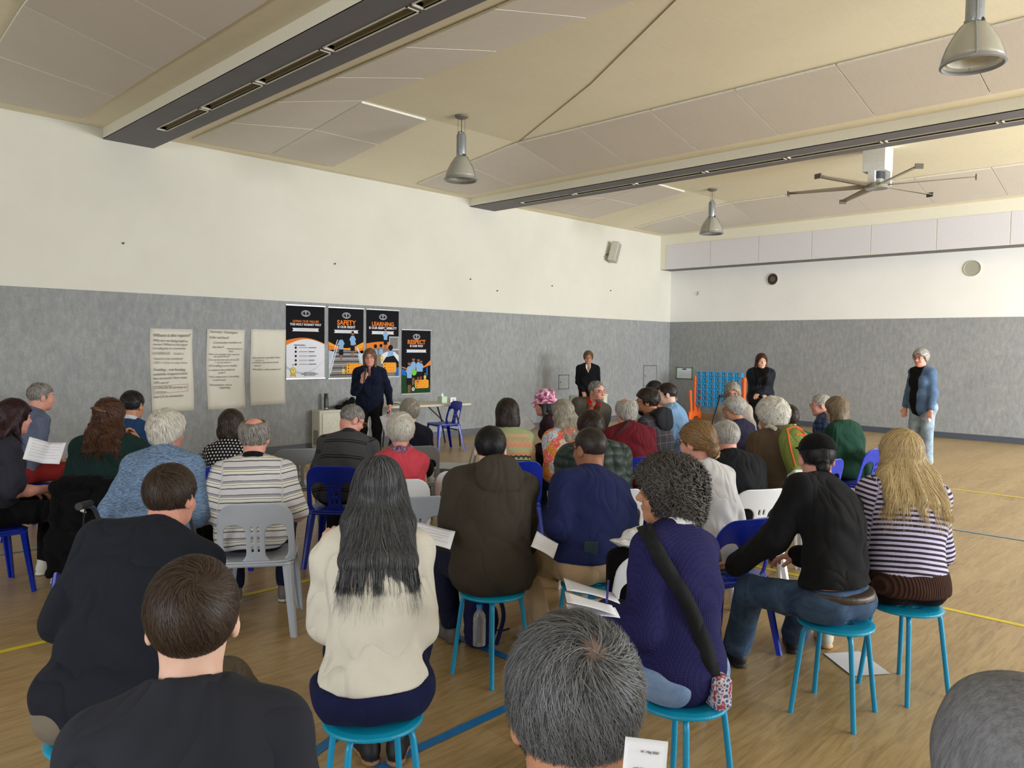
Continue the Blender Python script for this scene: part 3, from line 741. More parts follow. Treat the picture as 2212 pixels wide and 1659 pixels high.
def floral():
    n = NT('cloth_floral_blouse', .8, 0, .2); v = n.attr('tc'); w = n.noise(n.mapp(v, (1, 1, 1)), 9, 3)
    big = n.vor(n.mapp(v, (1, 1, 1)), 11, 'Color'); s = n.sep(big)
    col = n.ramp(s[0], [(0, srgb(170, 196, 214)), (.3, srgb(222, 136, 48)), (.48, srgb(226, 96, 96)), (.66, srgb(232, 214, 190)), (.82, srgb(178, 128, 40))], True)
    lin = n.noise(v, 60, 4, .7, 1.5); c2 = n.mix(n.math('GREATER_THAN', lin, .56), col, srgb(172, 118, 36)); 
    h = n.math('GREATER_THAN', n.noise(v, 34, 3, .6, 2.), .6); c3 = n.mix(h, c2, srgb(214, 66, 84))
    q = n.math('GREATER_THAN', n.noise(v, 75, 2, .6, 1.), .63); n.base(n.mix(q, c3, srgb(240, 228, 210))); return n.m
def nordic():
    n = NT('cloth_nordic_knit', .95, 0, .1); s = n.sep(n.attr('tc')); z = s[2]; G = srgb(150, 160, 118)
    zig = n.math('PINGPONG', n.math('MULTIPLY', s[0], 22), .5); fz = n.math('MULTIPLY', zig, .05)
    col = n.ramp(n.math('MULTIPLY', z, 1.7), [(0, G), (.20, srgb(134, 148, 104)), (.27, srgb(58, 62, 52)), (.29, G), (.33, srgb(50, 54, 48)), (.35, G), (.39, srgb(52, 56, 50)), (.41, srgb(200, 128, 100)), (.45, G), (.53, srgb(190, 136, 108)), (.60, srgb(158, 150, 112)), (.68, srgb(184, 150, 120)), (.72, G)], True)
    a = n.math('ABSOLUTE', n.math('SUBTRACT', n.math('FRACT', n.math('ADD', n.math('MULTIPLY', n.math('SUBTRACT', z, fz), 16), 8)), .5))
    m = n.math('MULTIPLY', n.math('LESS_THAN', a, .12), n.math('MULTIPLY', n.math('GREATER_THAN', z, .155), n.math('LESS_THAN', z, .25)))
    m2 = n.math('MULTIPLY', n.math('LESS_THAN', a, .16), n.math('MULTIPLY', n.math('GREATER_THAN', z, .30), n.math('LESS_THAN', z, .42)))
    n.base(n.mix(n.math('MULTIPLY', m2, .5), n.mix(m, col, srgb(48, 54, 48)), srgb(214, 140, 112))); n.bump(n.noise(n.coord(), 300, 2), .5, .005); return n.m
def denim(name, rgb, light):
    n = NT('cloth_'+name, .9, 0, .2); v = n.coord(); f = n.noise(v, 9, 4, .6, .5); w = n.noise(n.mapp(v, (1, 1, .3)), 500, 2)
    n.base(n.ramp(n.math('ADD', n.math('MULTIPLY', f, .75), n.math('MULTIPLY', w, .25)), [(.32, srgb(*rgb)), (.68, srgb(*light))]))
    n.bump(n.math('ADD', n.noise(v, 40, 3, dist=.8), w), .45, .005); return n.m
def quilt(name, rgb):
    n = NT('cloth_'+name, .6, 0, .35); c = srgb(*rgb); s = n.sep(n.attr('tc')); v = n.coord()
    d = n.vor(n.mapp(n.attr('tc'), (1, 1, 1.5)), 9.5, 'Distance', .25); n.base(n.ramp(n.noise(v, 8, 3), [(.3, tuple(x*.85 for x in c)), (.7, c)]))
    n.bump(n.math('MULTIPLY', n.math('POWER', d, 2.), -1.), 1., .06); return n.m
def knit(name, rgb, rough=.9):
    n = NT('cloth_'+name, rough, 0, .15); c = srgb(*rgb); v = n.attr('tc'); d = n.vor(n.mapp(v, (1, 1, 1.2)), 105, 'Distance', .1)
    n.base(n.ramp(d, [(0.25, tuple(x*1.12 for x in c)), (.62, tuple(x*.72 for x in c))])); n.bump(d, .6, .006); return n.m
def opened(rgb, pat=None):                              # jacket material whose open front shows a second colour
    def f(m):
        m = m.copy(); t = m.node_tree; b = [q for q in t.nodes if q.type == 'BSDF_PRINCIPLED'][0]; src = b.inputs['Base Color'].links[0].from_socket
        at_ = t.nodes.new('ShaderNodeAttribute'); at_.attribute_name = 'open'; gt = t.nodes.new('ShaderNodeMath'); gt.operation = 'GREATER_THAN'; gt.inputs[1].default_value = 0; t.links.new(at_.outputs['Fac'], gt.inputs[0])
        mx = t.nodes.new('ShaderNodeMix'); mx.data_type = 'RGBA'; t.links.new(gt.outputs[0], mx.inputs[0]); t.links.new(src, mx.inputs[6]); mx.inputs[7].default_value = (*srgb(*rgb), 1)
        if pat:
            n = NT.__new__(NT); n.m, n.t, n.n, n.b = m, t, t.nodes, b; s = n.sep(n.attr('tc')); u = n.math('PINGPONG', n.math('MULTIPLY', s[0], 14), .5); w = n.math('PINGPONG', n.math('MULTIPLY', s[2], 9), .5)
            t.links.new(n.mix(n.math('GREATER_THAN', n.math('ADD', u, w), .5), srgb(*rgb), srgb(*pat)), mx.inputs[7])
        t.links.new(mx.outputs[2], b.inputs['Base Color']); return m
    return f
def rib_knit(name, rgb):
    n = NT('cloth_'+name, .95, 0, .1); c = srgb(*rgb); s = n.sep(n.attr('tc')); w = n.math('SINE', n.math('MULTIPLY', n.math('ADD', s[0], n.math('MULTIPLY', s[1], .8)), 420)); n.base(n.ramp(w, [(0, tuple(x*.6 for x in c)), (.6, c)])); n.bump(w, .8, .006); return n.m

# ------------------------------------------------------------------ the hall
XB, YA, ZB, ZC, XH, ZH = 16.90, 11.03, 2.38, 4.51, 16.41, 3.667
XR, YR = -6.0, -6.0
def m_wall(nm='painted_wall', a=(213, 210, 198), b_=(222, 219, 208)):
    n = NT(nm, .75, 0, .3); v = n.coord(); f = n.noise(v, .7, 4, .6); g = n.noise(v, 55, 2)
    n.base(n.ramp(f, [(.3, srgb(*a)), (.7, srgb(*b_))])); n.bump(g, .08, .003); return n.m
def m_carpet():
    n = NT('wall_carpet', 1., 0, .05); v = n.mapp(n.coord(), (1, 1, .45)); a = n.noise(v, 16, 5, .72); b = n.noise(v, 130, 3, .7); c = n.noise(n.coord(), 1.3, 3)
    s = n.math('ADD', n.math('MULTIPLY', a, .5), n.math('ADD', n.math('MULTIPLY', b, .35), n.math('MULTIPLY', c, .15)))
    n.base(n.ramp(s, [(.34, srgb(132, 134, 136)), (.5, srgb(150, 152, 153)), (.66, srgb(170, 171, 171))])); n.bump(b, .4, .006); return n.m
def m_floor():
    n = NT('laminate_floor', .33, 0, .5); v = n.coord(); s = n.sep(v)
    row = n.math('FLOOR', n.math('DIVIDE', s[1], .19)); off = n.math('FRACT', n.math('MULTIPLY', row, .37))
    col = n.math('FLOOR', n.math('ADD', n.math('DIVIDE', s[0], 1.5), off))
    h = n.math('FRACT', n.math('MULTIPLY', n.math('SINE', n.math('ADD', n.math('MULTIPLY', row, 12.98), n.math('MULTIPLY', col, 78.2))), 437.5))
    g1 = n.noise(n.mapp(v, (1.1, 9, 1)), 2.4, 6, .62, 1.6); g2 = n.noise(n.mapp(v, (1, 16, 1)), 9, 4, .6, .6); big = n.noise(v, .5, 2)
    t = n.math('ADD', n.math('MULTIPLY', g1, .62), n.math('ADD', n.math('MULTIPLY', g2, .28), n.math('MULTIPLY', h, .10)))
    base = n.ramp(t, [(.32, srgb(136, 112, 72)), (.47, srgb(166, 139, 94)), (.62, srgb(184, 158, 112)), (.8, srgb(196, 171, 126))])
    seam = n.math('LESS_THAN', n.math('FRACT', n.math('DIVIDE', s[1], 1.82)), .0035)
    base = n.mix(n.math('MULTIPLY', seam, .35), base, srgb(214, 196, 160))
    sm2 = n.math('LESS_THAN', n.math('FRACT', n.math('DIVIDE', s[1], .19)), .012); base = n.mix(n.math('MULTIPLY', sm2, .16), base, srgb(112, 84, 54))
    n.base(base); n.l(n.math('ADD', n.math('MULTIPLY', g2, .12), .27), n.b.inputs['Roughness']); n.bump(g2, .08, .002); return n.m
MW, MC = m_wall(), m_carpet()
def m_ceil(name, c, dirt=.05):
    n = NT(name, .85, 0, .2); v = n.coord(); f = n.noise(v, 1.1, 3); k = srgb(*c); g = n.noise(n.mapp(v, (1, 5, 1)), 7, 3)
    n.base(n.ramp(n.math('ADD', n.math('MULTIPLY', f, .5), n.math('MULTIPLY', g, .5)), [(.35, tuple(x*(1-dirt) for x in k)), (.6, k)])); return n.m
M_CEIL = m_ceil('ceiling_board', (238, 230, 204)); M_PANEL = m_ceil('acoustic_panel', (218, 210, 199)); M_EDGE = plain('panel_edge', (238, 234, 222), .6)
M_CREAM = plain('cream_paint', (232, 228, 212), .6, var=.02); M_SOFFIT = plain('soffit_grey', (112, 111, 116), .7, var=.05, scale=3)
def struct(b, name, mats, smooth=False, bevel=0): return tag(b.obj(name, mats, None, smooth, None, bevel), kind='structure')
# floor with its court lines
LY, LB, LB2 = srgb(225, 205, 40), srgb(20, 120, 190), srgb(120, 150, 170)
fb = MB(); fb.box((XR, YR, -.1), (XB, YA, 0))
LZ = [.001]
def fline(pts, w, m):
    LZ[0] += .0004
    pts = [A(*p, 0) for p in pts]
    for a, b in zip(pts[:-1], pts[1:]):
        d = (b-a)/np.linalg.norm(b-a); nn = A(-d[1], d[0], 0)*w/2; e = d*0
        fb.add([a-nn-e, b-nn+e, b+nn+e, a+nn-e], [(0, 1, 2, 3)], m)
        for v in range(len(fb.V)-4, len(fb.V)): fb.V[v] = (fb.V[v][0], fb.V[v][1], LZ[0])
fline([(5.67, -5.9), (5.67, 10.9)], .05, 1); fline([(-5.9, 4.93), (5.645, 4.93)], .05, 1); fline([(10.68, -5.9), (10.68, 10.9)], .05, 1)
fline([(1.95, 2.525), (2.945, 2.525)], .055, 2); fline([(2.97, 2.5), (2.97, 4.4)], .055, 2); fline([(1.30, 2.66), (1.95, 2.90)], .055, 2)
fline([(1.45, 2.46), (1.95, 2.525)], .055, 2)
fline([(8.26, -5.9), (8.26, 7.2)], .05, 3); fline([(-2, 7.2), (5.6, 7.2)], .05, 3)
struct(fb, 'floor', [m_floor(), plain('line_yellow', (222, 200, 44), .5), plain('line_blue', (20, 116, 188), .5), plain('line_faded_blue', (126, 152, 170), .5)])
# walls
def wall_box(name, lo, hi, mat=MW): return struct(MB().box(lo, hi), name, [mat])
wall_box('wall_left', (XR-.2, YA, 0), (XB+.2, YA+.2, 5)); wall_box('wall_far', (XB, YR-.2, 0), (XB+.2, YA, 5), m_wall('far_wall_paint', (236, 235, 232), (244, 243, 240)))  # far wall coloured whiter to make up for light it does not get
b = MB().box((XR, YA-.012, .12), (XB-.012, YA, ZB)); b.box((XB-.012, YR, .12), (XB, YA-.012, ZB)); struct(b, 'trim_1', [MC])
b = MB().box((XR, YA-.020, 0), (XB-.02, YA-.0005, .115)); struct(b, 'baseboard_left', [plain('skirting_grey', (92, 96, 104), .6)])
b = MB().box((XB-.020, YR, 0), (XB-.0005, 8.3, .115)); struct(b, 'baseboard_far', [plain('skirting_dark', (74, 80, 92), .6)])
b = MB().box((XB-.020, 8.3, 0), (XB-.0005, YA-.02, .115)); struct(b, 'baseboard_far_timber', [plain('skirting_timber', (168, 128, 84), .5)])
def window_wall(name, ax, pos, wins, z0, z1, lo, hi):    # wall with a row of window openings
    b = MB()
    def bx(a, c, za, zb): (b.box((a, pos-.2, za), (c, pos, zb)) if ax == 'x' else b.box((pos-.2, a, za), (pos, c, zb)))
    bx(lo, hi, 0, z0); bx(lo, hi, z1, 5); e = lo
    for a, c in wins: bx(e, a, z0, z1); e = c
    bx(e, hi, z0, z1); struct(b, name, [MW])
    global NW
    for a, c in wins:
        f = MB(); n = 4
        def fx(a_, c_, za, zb): (f.box((a_, pos-.13, za), (c_, pos-.07, zb)) if ax == 'x' else f.box((pos-.13, a_, za), (pos-.07, c_, zb)))
        fx(a, c, z0, z0+.05); fx(a, c, z1-.05, z1)
        for k in range(n+1): xx = a+(c-a-.05)*k/n; fx(xx, xx+.05, z0, z1)
        struct(f, 'window_%d' % NW, [plain('window_frame', (120, 122, 126), .4, .6)]); NW += 1
NW = 1
window_wall('wall_right', 'x', YR, [(-.5, 3.4), (3.8, 7.7), (8.1, 12), (12.4, 16.5)], .9, 3.4, XR, XB)
window_wall('wall_rear', 'y', XR, [(-4, -.4), (0, 4.4), (4.8, 9.4)], .9, 3.4, YR, YA)
# bulkhead along the far wall with its lining boards
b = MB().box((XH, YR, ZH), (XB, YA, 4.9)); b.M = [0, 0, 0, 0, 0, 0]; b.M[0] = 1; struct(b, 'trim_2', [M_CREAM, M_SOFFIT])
seams = [10.85-1.2235*k for k in range(14)]; b = MB()
for y1, y0 in zip(seams[:-1], seams[1:]): b.box((XH-.012, y0+.008, ZH+.012), (XH, y1-.008, ZH+.60))
struct(b, 'trim_3', [plain('lining_board', (218, 216, 222), .5, var=.02)], bevel=.003)
# beams
BEAMS = [(3.50, 4.14), (9.98, 10.63), (-3.05, -2.4)]
for i, (x0, x1) in enumerate(BEAMS):
    b = MB(); z0, z1, c = 4.365, 4.9, (x0+x1)/2+.03; sl = .07
    for a, e in ((x0, x0+.012), (x1-.012, x1)): b.box((a, YR, z0), (e, YA, z1), 0)
    ys = [YA-1.03-1.277*k for k in range(13)]
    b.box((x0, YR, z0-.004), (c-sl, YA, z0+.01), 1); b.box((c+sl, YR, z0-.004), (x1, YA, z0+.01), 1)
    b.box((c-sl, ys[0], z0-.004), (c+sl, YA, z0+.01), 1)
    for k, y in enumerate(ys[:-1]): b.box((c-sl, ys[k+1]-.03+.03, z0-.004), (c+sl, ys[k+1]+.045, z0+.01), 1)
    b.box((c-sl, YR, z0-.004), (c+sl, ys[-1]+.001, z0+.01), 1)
    struct(b, 'trim_%d' % (4+i), [M_CREAM, M_SOFFIT])
    for k in range(12 if i < 2 else 0):
        ya, yb = ys[k], ys[k+1]+.045
        if yb < YR+.2: continue
        t = empty('ceiling_light', (c, (ya+yb)/2, z0-.004)); h = (ya-yb)/2
        tag(t, 'recessed strip light in the %s beam, %s from the left wall' % (('near wide', 'far')[i], 'first second third fourth fifth sixth seventh eighth ninth tenth eleventh twelfth'.split()[k]), 'light', 'strip lights in the %s beam' % ('near' if i == 0 else 'far'))
        f = MB(); f.box((-sl, -h, -.006), (-sl+.014, h, .012)); f.box((sl-.014, -h, -.006), (sl, h, .012)); f.box((-sl, -h, -.006), (sl, -h+.014, .012)); f.box((-sl, h-.014, -.006), (sl, h, .012))
        f.obj('frame', [plain('light_frame', (212, 208, 190), .5)], t)
        f = MB(); f.box((-sl+.014, -h+.014, .045), (sl-.014, h-.014, .05)); f.box((-sl+.010, -h, .0), (-sl+.014, h, .05)); f.box((sl-.014, -h, .0), (sl-.010, h, .05)); f.obj('louvre', [plain('light_louvre', (156, 146, 120), .45, var=.1, scale=60)], t)
# ceiling: each bay rises from the beams and the wall to a flat crown, with panels hung beneath
BAYS = [(4.14, 9.98), (10.63, XH), (-2.4, 3.50), (XR, -3.05)]
def zc(x, y, a, b):
    tx = min(max((min(x-a, b-x)-.30)/1.22, 0), 1); ty = min(max((YA-y-.15)/2.55, 0), 1)
    return 4.505+.30*tx*ty
b = MB()
for a, e in BAYS:
    if e-a < 3.2: b.box((a, YR, 4.55), (e, YA, 4.7)); continue
    xs = sorted(set([a, a+.3, a+.6, a+.91, a+1.22, a+1.52, e-1.52, e-1.22, e-.91, e-.6, e-.3, e])); ys = [YA-.15*k for k in range(0, 20)]+[YA-2.9-k*1.2 for k in range(13)]+[YR]
    ys = sorted(set(round(min(y, YA), 4) for y in ys if y >= YR), reverse=True); n = len(xs)
    V = [(x, y, zc(x, y, a, e)) for y in ys for x in xs]; F = [(j*n+i, j*n+i+1, (j+1)*n+i+1, (j+1)*n+i) for j in range(len(ys)-1) for i in range(n-1)]
    b.add(V, F)
b.box((XR-.2, YR-.2, 5.0), (XB+.2, YA+.2, 5.1)); struct(b, 'ceiling', [M_CEIL])
TN = 10
for bi, (a, e) in enumerate(BAYS[:3]):
    strips = []
    for side in (0, 1):
        xa, xb = (a+.36, a+1.54) if side == 0 else (e-1.54, e-.36)
        strips.append([(xa, xb, 8.27-1.195*k, 8.27-1.195*(k+1)) for k in range(12)]+[(xa, xb, 9.465, 8.27), (xa, xb, 10.66, 9.465)])
    strips[0] += [(a+1.55, a+2.60, 9.465, 8.35), (a+1.55, a+2.60, 10.66, 9.465)]
    for st_ in strips:
        b = MB()
        for xa, xb, y1, y0 in st_:
            if y0 < YR: continue
            n = 5; g = .006; top = []; bot = []
            for j in range(n+1):
                for i in range(n+1):
                    x = xa+g+(xb-xa-2*g)*i/n; y = y0+g+(y1-y0-2*g)*j/n; z = zc(x, y, a, e); top.append((x, y, z-.004)); bot.append((x, y, z-.030))
            m = (n+1)**2; F = [(j*(n+1)+i, (j+1)*(n+1)+i, (j+1)*(n+1)+i+1, j*(n+1)+i+1) for j in range(n) for i in range(n)]
            b.add(bot, F, 0); b.add(top, [f[::-1] for f in F], 0)
            loop = [i for i in range(n+1)]+[(j)*(n+1)+n for j in range(1, n+1)]+[n*(n+1)+i for i in range(n-1, -1, -1)]+[j*(n+1) for j in range(n-1, 0, -1)]
            base = len(b.V); b.add(bot+top, [(loop[q], loop[(q+1) % len(loop)], m+loop[(q+1) % len(loop)], m+loop[q]) for q in range(len(loop))], 1)
        struct(b, 'trim_%d' % TN, [M_PANEL, M_EDGE]); TN += 1
# the folded joint running diagonally across the middle bay
b = MB(); P = [A(8.45, 8.25, 4.802), A(7.16, 5.82, 4.802), A(5.97, 3.91, 4.802), A(5.7, 3.4, 4.80)]
for p, q in zip(P[:-1], P[1:]): b.tube([p, q], .005, 6)
struct(b, 'trim_%d' % TN, [plain('joint', (150, 138, 112), .7)]); TN += 1
# ---------------------------------------------------------------- lettering
def lettering(body, x, y, z, size, mat, parent, align='CENTER', bold=0., shear=0., sp=1., name='lettering', rz=0., lsp=1., rot=0., wy=1.):
    c = bpy.data.curves.new(name, 'FONT'); c.body = body; c.size = size; c.align_x = align; c.offset = bold; c.extrude = .0004; c.shear = shear; c.space_character = sp; c.space_line = lsp; c.resolution_u = 3
    o = bpy.data.objects.new(name, c); link(o); me = bpy.data.meshes.new_from_object(o); bpy.data.objects.remove(o)
    me.materials.clear(); me.materials.append(mat); m = bpy.data.objects.new(name, me); link(m)
    m.rotation_euler = (math.pi/2, rot, rz); m.location = (x, y, z); m.scale = (wy, 1, 1); m.parent = parent; return m
INK = plain('marker_ink', (96, 92, 92), .7); INK2 = plain('faint_marker', (136, 132, 128), .7); RED = plain('red_marker', (170, 74, 92), .6); M_PAPER = plain('flip_paper', (214, 209, 196), .8, var=.02, scale=4)
def wall_paper(x0, x1, z0, z1, lines, label, box=None, seed=0):
    t = empty('flip_chart_sheet', (x0, YA-.013, z0)); tag(t, label, 'paper', 'flip-chart sheets taped to the wall')
    w, h = x1-x0, z1-z0; n, m = 8, 14; V = []; F = []
    for j in range(m+1):
        for i in range(n+1):
            u, v = i/n, j/m; bow = .006+.003*math.sin(u*3+seed)*math.cos(v*4+seed)+.012*max(0, .2-v)*abs(math.sin(u*4+seed)); V.append((u*w+.01*math.sin(v*5+seed), -bow, v*h+.006*math.sin(u*3+seed*2)*(1-v)))
    F = [(j*(n+1)+i, j*(n+1)+i+1, (j+1)*(n+1)+i+1, (j+1)*(n+1)+i) for j in range(m) for i in range(n)]
    s = mesh_obj('sheet', V, F, M_PAPER, t); so = s.modifiers.new('s', 'SOLIDIFY'); so.thickness = .0006
    rr = random.Random(seed)
    for (txt, u, v, sz, mt) in lines:
        lettering(txt, u*w, -.0215, (1-v)*h, sz, (INK, INK2)[mt], t, 'LEFT', -.0002, .25, .92, 'handwriting', rot=rr.uniform(-.02, .02))
    if box:
        b = MB()
        for a, c in zip(box, box[1:]+box[:1]): b.tube([(a[0]*w, -.0225, (1-a[1])*h), (c[0]*w, -.0225, (1-c[1])*h)], .0022, 5)
        b.obj('marker_box', [RED], t)
wall_paper(4.06, 4.65, .745, 1.905, [('Where is the report?', .05, .10, .066, 0), ('Why are we being held to', .05, .155, .050, 0), ('ransom? Where is the State?', .05, .20, .045, 0), ('CE telling lies to community', .04, .25, .044, 0), ('LEVERAGE    trust x', .04, .312, .055, 1), ('Need to be involved', .07, .375, .052, 1), ('CEO + Chair to step down', .06, .42, .046, 1),
    ('Funding... not funding', .06, .505, .056, 0), ('availability of appointments', .05, .56, .048, 0), ('fees increased. How many', .05, .61, .048, 0), ('GPs use it?', .06, .66, .050, 0), ('CONCRETE services to', .07, .722, .049, 0), ('continue -', .09, .768, .046, 1), ('lose CE its connection', .05, .83, .050, 0)], 'white flip-chart sheet with a red boxed line, leftmost of the three', [(.04, .69), (.86, .672), (.86, .758), (.06, .782)], 1)
wall_paper(4.85, 5.43, .745, 1.915, [('Summary - Kensington', .08, .045, .050, 0), ('Is fair and hard!', .06, .115, .052, 0), ('Community members on', .16, .18, .046, 0), ('the board', .14, .235, .046, 0), ('ongoing healthcare', .50, .25, .036, 0), ('ideas', .56, .285, .038, 0), ('How can complex care, services', .04, .322, .039, 0), ('be under threat?', .17, .352, .039, 0), ('Can services be taken from CE', .04, .392, .040, 0), ('+ run by others?', .19, .425, .040, 0),
    ('CE is killing comm health.', .04, .468, .046, 0), ('Is violation the preferred', .04, .522, .043, 0), ('police?', .28, .556, .043, 0), ("Who's happening to Counselling", .04, .605, .038, 0), ('or pharmacy?', .14, .643, .040, 0), ('Humanitarian crisis is', .06, .705, .043, 0), ('happening', .30, .742, .045, 0)], 'white flip-chart sheet full of close handwriting, middle of the three', None, 2)
wall_paper(5.52, 6.10, .765, 1.93, [('Our service is terrible. Now', .04, .385, .044, 0), ('this ask we', .12, .415, .034, 0), ('to build a new comm health', .04, .445, .042, 0), ('centre?', .08, .485, .044, 0), ('We built it - who monitors it?', .04, .535, .042, 0)], 'mostly blank flip-chart sheet overlapping the first banner, rightmost of the three', None, 3)
# ---------------------------------------------------------------- banners
BK = plain('banner_black', (26, 26, 30), .5, var=.02); OR = plain('banner_orange', (228, 126, 50), .5); YE = plain('banner_yellow', (236, 160, 54), .5); WH = plain('banner_white', (222, 222, 230), .5, var=.02); GO = plain('banner_gold', (206, 178, 56), .5)
GR = plain('print_grey', (128, 122, 118), .6); LG = plain('print_light', (180, 190, 204), .6); BLU = plain('print_shirt', (136, 174, 214), .6); SKN = plain('print_skin', (150, 102, 78), .6); DKN = plain('print_dark', (30, 30, 38), .6); GRN = plain('print_green', (36, 70, 40), .6); BAL = plain('print_ball', (120, 196, 70), .6); SKY = plain('print_blue', (44, 104, 180), .6); RAIL = plain('rail_aluminium', (176, 178, 180), .35, .7)
for _m in (BK, OR, YE, WH, GO, GR, LG, BLU, SKN, DKN, GRN, BAL, SKY): _b = _m.node_tree.nodes['Principled BSDF']; _b.inputs['Roughness'].default_value = .8; _b.inputs['Specular IOR Level'].default_value = .08
BM = [BK, OR, YE, WH, GO, GR, LG, BLU, SKN, DKN, GRN, BAL, SKY]
def poly(b, w, h, pts, m, lay):                         # a printed shape: u, v from the top-left corner
    P = [(u*w, (1-v)*h) for u, v in pts]; a = sum(P[i][0]*P[(i+1) % len(P)][1]-P[(i+1) % len(P)][0]*P[i][1] for i in range(len(P)))
    if a < 0: P = P[::-1]
    b.add([(x, -.003-.0006*lay, z) for x, z in P], [tuple(range(len(P)))], m)
def blob(b, w, h, u, v, r, m, lay, n=14, ry=None): poly(b, w, h, [(u+r*math.cos(6.283*k/n), v+(ry or r*w/h)*math.sin(6.283*k/n)) for k in range(n)], m, lay)
def kid(b, w, h, u, v, s, lay, front=True, arms=True):  # small printed schoolchild, feet at v
    for du in (-.018, .014): poly(b, w, h, [(u+(du-.010)*s, v-.09*s), (u+(du+.012)*s, v-.09*s), (u+(du+.010)*s, v), (u+(du-.010)*s, v)], 8, lay)
    poly(b, w, h, [(u-.05*s, v-.16*s), (u+.05*s, v-.16*s), (u+.055*s, v-.08*s), (u-.055*s, v-.08*s)], 9, lay+1)
    poly(b, w, h, [(u-.035*s, v-.27*s), (u+.035*s, v-.27*s), (u+.085*s, v-.22*s), (u+.055*s, v-.20*s), (u+.05*s, v-.15*s), (u-.05*s, v-.15*s), (u-.055*s, v-.20*s), (u-.085*s, v-.22*s)], 7, lay+2)
    blob(b, w, h, u, v-.30*s, .040*s, 8 if front else 9, lay+3); poly(b, w, h, [(u-.033*s, v-.305*s), (u-.02*s, v-.33*s), (u+.02*s, v-.33*s), (u+.033*s, v-.305*s)], 9, lay+4)
def banner(x0, x1, z0, z1, kind, label):
    w, h = x1-x0, z1-z0; t = empty('banner', (x0, YA-.016, z0)); tag(t, label, 'banner', 'black school banners on the wall')
    b = MB().box((0, -.003, 0), (w, 0, h)); b.obj('sheet', [BK], t); p = MB()
    for zz, nm in ((h, 'top_rail'), (-.012, 'bottom_rail')): MB().rbox((-.012, -.016, zz), (w+.012, 0, zz+.018), .003).obj('rail', [RAIL], t)
    # crest: an eye-shaped ring with a small cross
    e = MB(); cu = .5; cv = .10
    for rr, lw in ((1., .004), (.72, .003)):
        for sg in (-1, 1):
            pts = [(cu*w+.078*rr*math.cos(a), -.006, h-cv*h+sg*(.050*rr*math.sin(a)-.004)) for a in np.linspace(0, math.pi, 15)]; e.tube(pts, lw, 5)
    e.box((cu*w-.004, -.008, h-cv*h-.03), (cu*w+.004, -.005, h-cv*h+.03)); e.box((cu*w-.016, -.008, h-cv*h+.006), (cu*w+.016, -.005, h-cv*h+.013)); e.obj('crest', [WH], t)
    def txt(s, v, sz, m, u=.5, bold=.002, al='CENTER', wy=0):
        o = lettering(s, u*w, -.0075, (1-v)*h, sz, m, t, al, bold, 0, 1.)
        if wy: xs = [q.co.x for q in o.data.vertices]; o.scale = (wy*w/(max(xs)-min(xs)),)*2+(1,); 

    def rib(v):
        poly(p, w, h, [(.15, v-.022), (.85, v-.022), (.82, v), (.85, v+.024), (.15, v+.024), (.18, v)], 3, 4)
        for k, (a, c) in enumerate(((.24, .50), (.30, .55))): poly(p, w, h, [(a, v-.008+k*.013), (c, v-.008+k*.013), (c, v-.003+k*.013), (a, v-.003+k*.013)], 6, 5)
        for k, (a, c) in enumerate(((.52, .76), (.57, .72))): poly(p, w, h, [(a, v-.008+k*.013), (c, v-.008+k*.013), (c, v-.003+k*.013), (a, v-.003+k*.013)], 2, 5)
    def obox(u0, v0, u1, v1, nb, gu, gv):
        r = .03; poly(p, w, h, [(u0+r, v0), (u1-r, v0), (u1, v0+.015), (u1, v1-.015), (u1-r, v1), (u0+r, v1), (u0, v1-.015), (u0, v0+.015)], 2, 12)
        for k in range(nb):
            vv = v0+(v1-v0)*(k+.6)/(nb+.2); blob(p, w, h, u0+.06, vv, .017, 9, 13, 10); poly(p, w, h, [(u0+.12, vv-.006), (u1-.06, vv-.006), (u1-.06, vv+.002), (u0+.12, vv+.002)], 1, 13)
        badge(gu, gv, .8)
    def badge(u, v, s):
        blob(p, w, h, u, v, .062*s, 4, 12, 12); poly(p, w, h, [(u-.045*s, v+.02*s), (u+.045*s, v+.02*s), (u+.055*s, v+.07*s), (u, v+.055*s), (u-.055*s, v+.07*s)], 4, 11)
        blob(p, w, h, u, v, .040*s, 3, 13, 12); blob(p, w, h, u, v-.004, .026*s, 4, 14, 10); blob(p, w, h, u, v-.062*s, .02*s, 4, 12, 8)
    wave = lambda f, n=16: [(k/n, f(k/n)) for k in range(n+1)]
    if kind == 0:
        f1 = lambda u: .475-.055*math.sin(math.pi*min(1, u*.95))+.02*u+.03*u*u; f2 = lambda u: .56-.105*math.sin(math.pi*(u*.8+.08))**1.2*1.0
        poly(p, w, h, wave(f1)+[(1, 1), (0, 1)], 1, 1); poly(p, w, h, wave(f2)+[(1, 1), (0, 1)], 3, 2)
        g1 = wave(lambda u: .86-.10*(u-.35)**2*3+.06*math.sin(3*u)); poly(p, w, h, g1+[(u, v+.03*(1-u)+.004) for u, v in g1[::-1]], 6, 3)
        txt('LIVING OUR VALUES', .225, .066, OR, bold=.0014, wy=.68); txt('THE HOLY ROSARY WAY', .268, .060, WH, wy=.82); rib(.325); txt('Inspired by Jesus...', .545, .028, DKN, .20, .0006, 'LEFT')
        for k, v in enumerate((.575, .63, .69, .75, .805)):
            blob(p, w, h, .24, v, .028, 9, 4); a = .32
            poly(p, w, h, [(a, v-.006), (.55, v-.006), (.55, v+.002), (a, v+.002)], 5, 4); poly(p, w, h, [(.57, v-.006), (.78-.05*(k % 2), v-.006), (.78-.05*(k % 2), v+.003), (.57, v+.003)], 9, 4)
            if k in (1, 2, 3): poly(p, w, h, [(a, v+.014), (.7, v+.014), (.7, v+.019), (a, v+.019)], 6, 4)
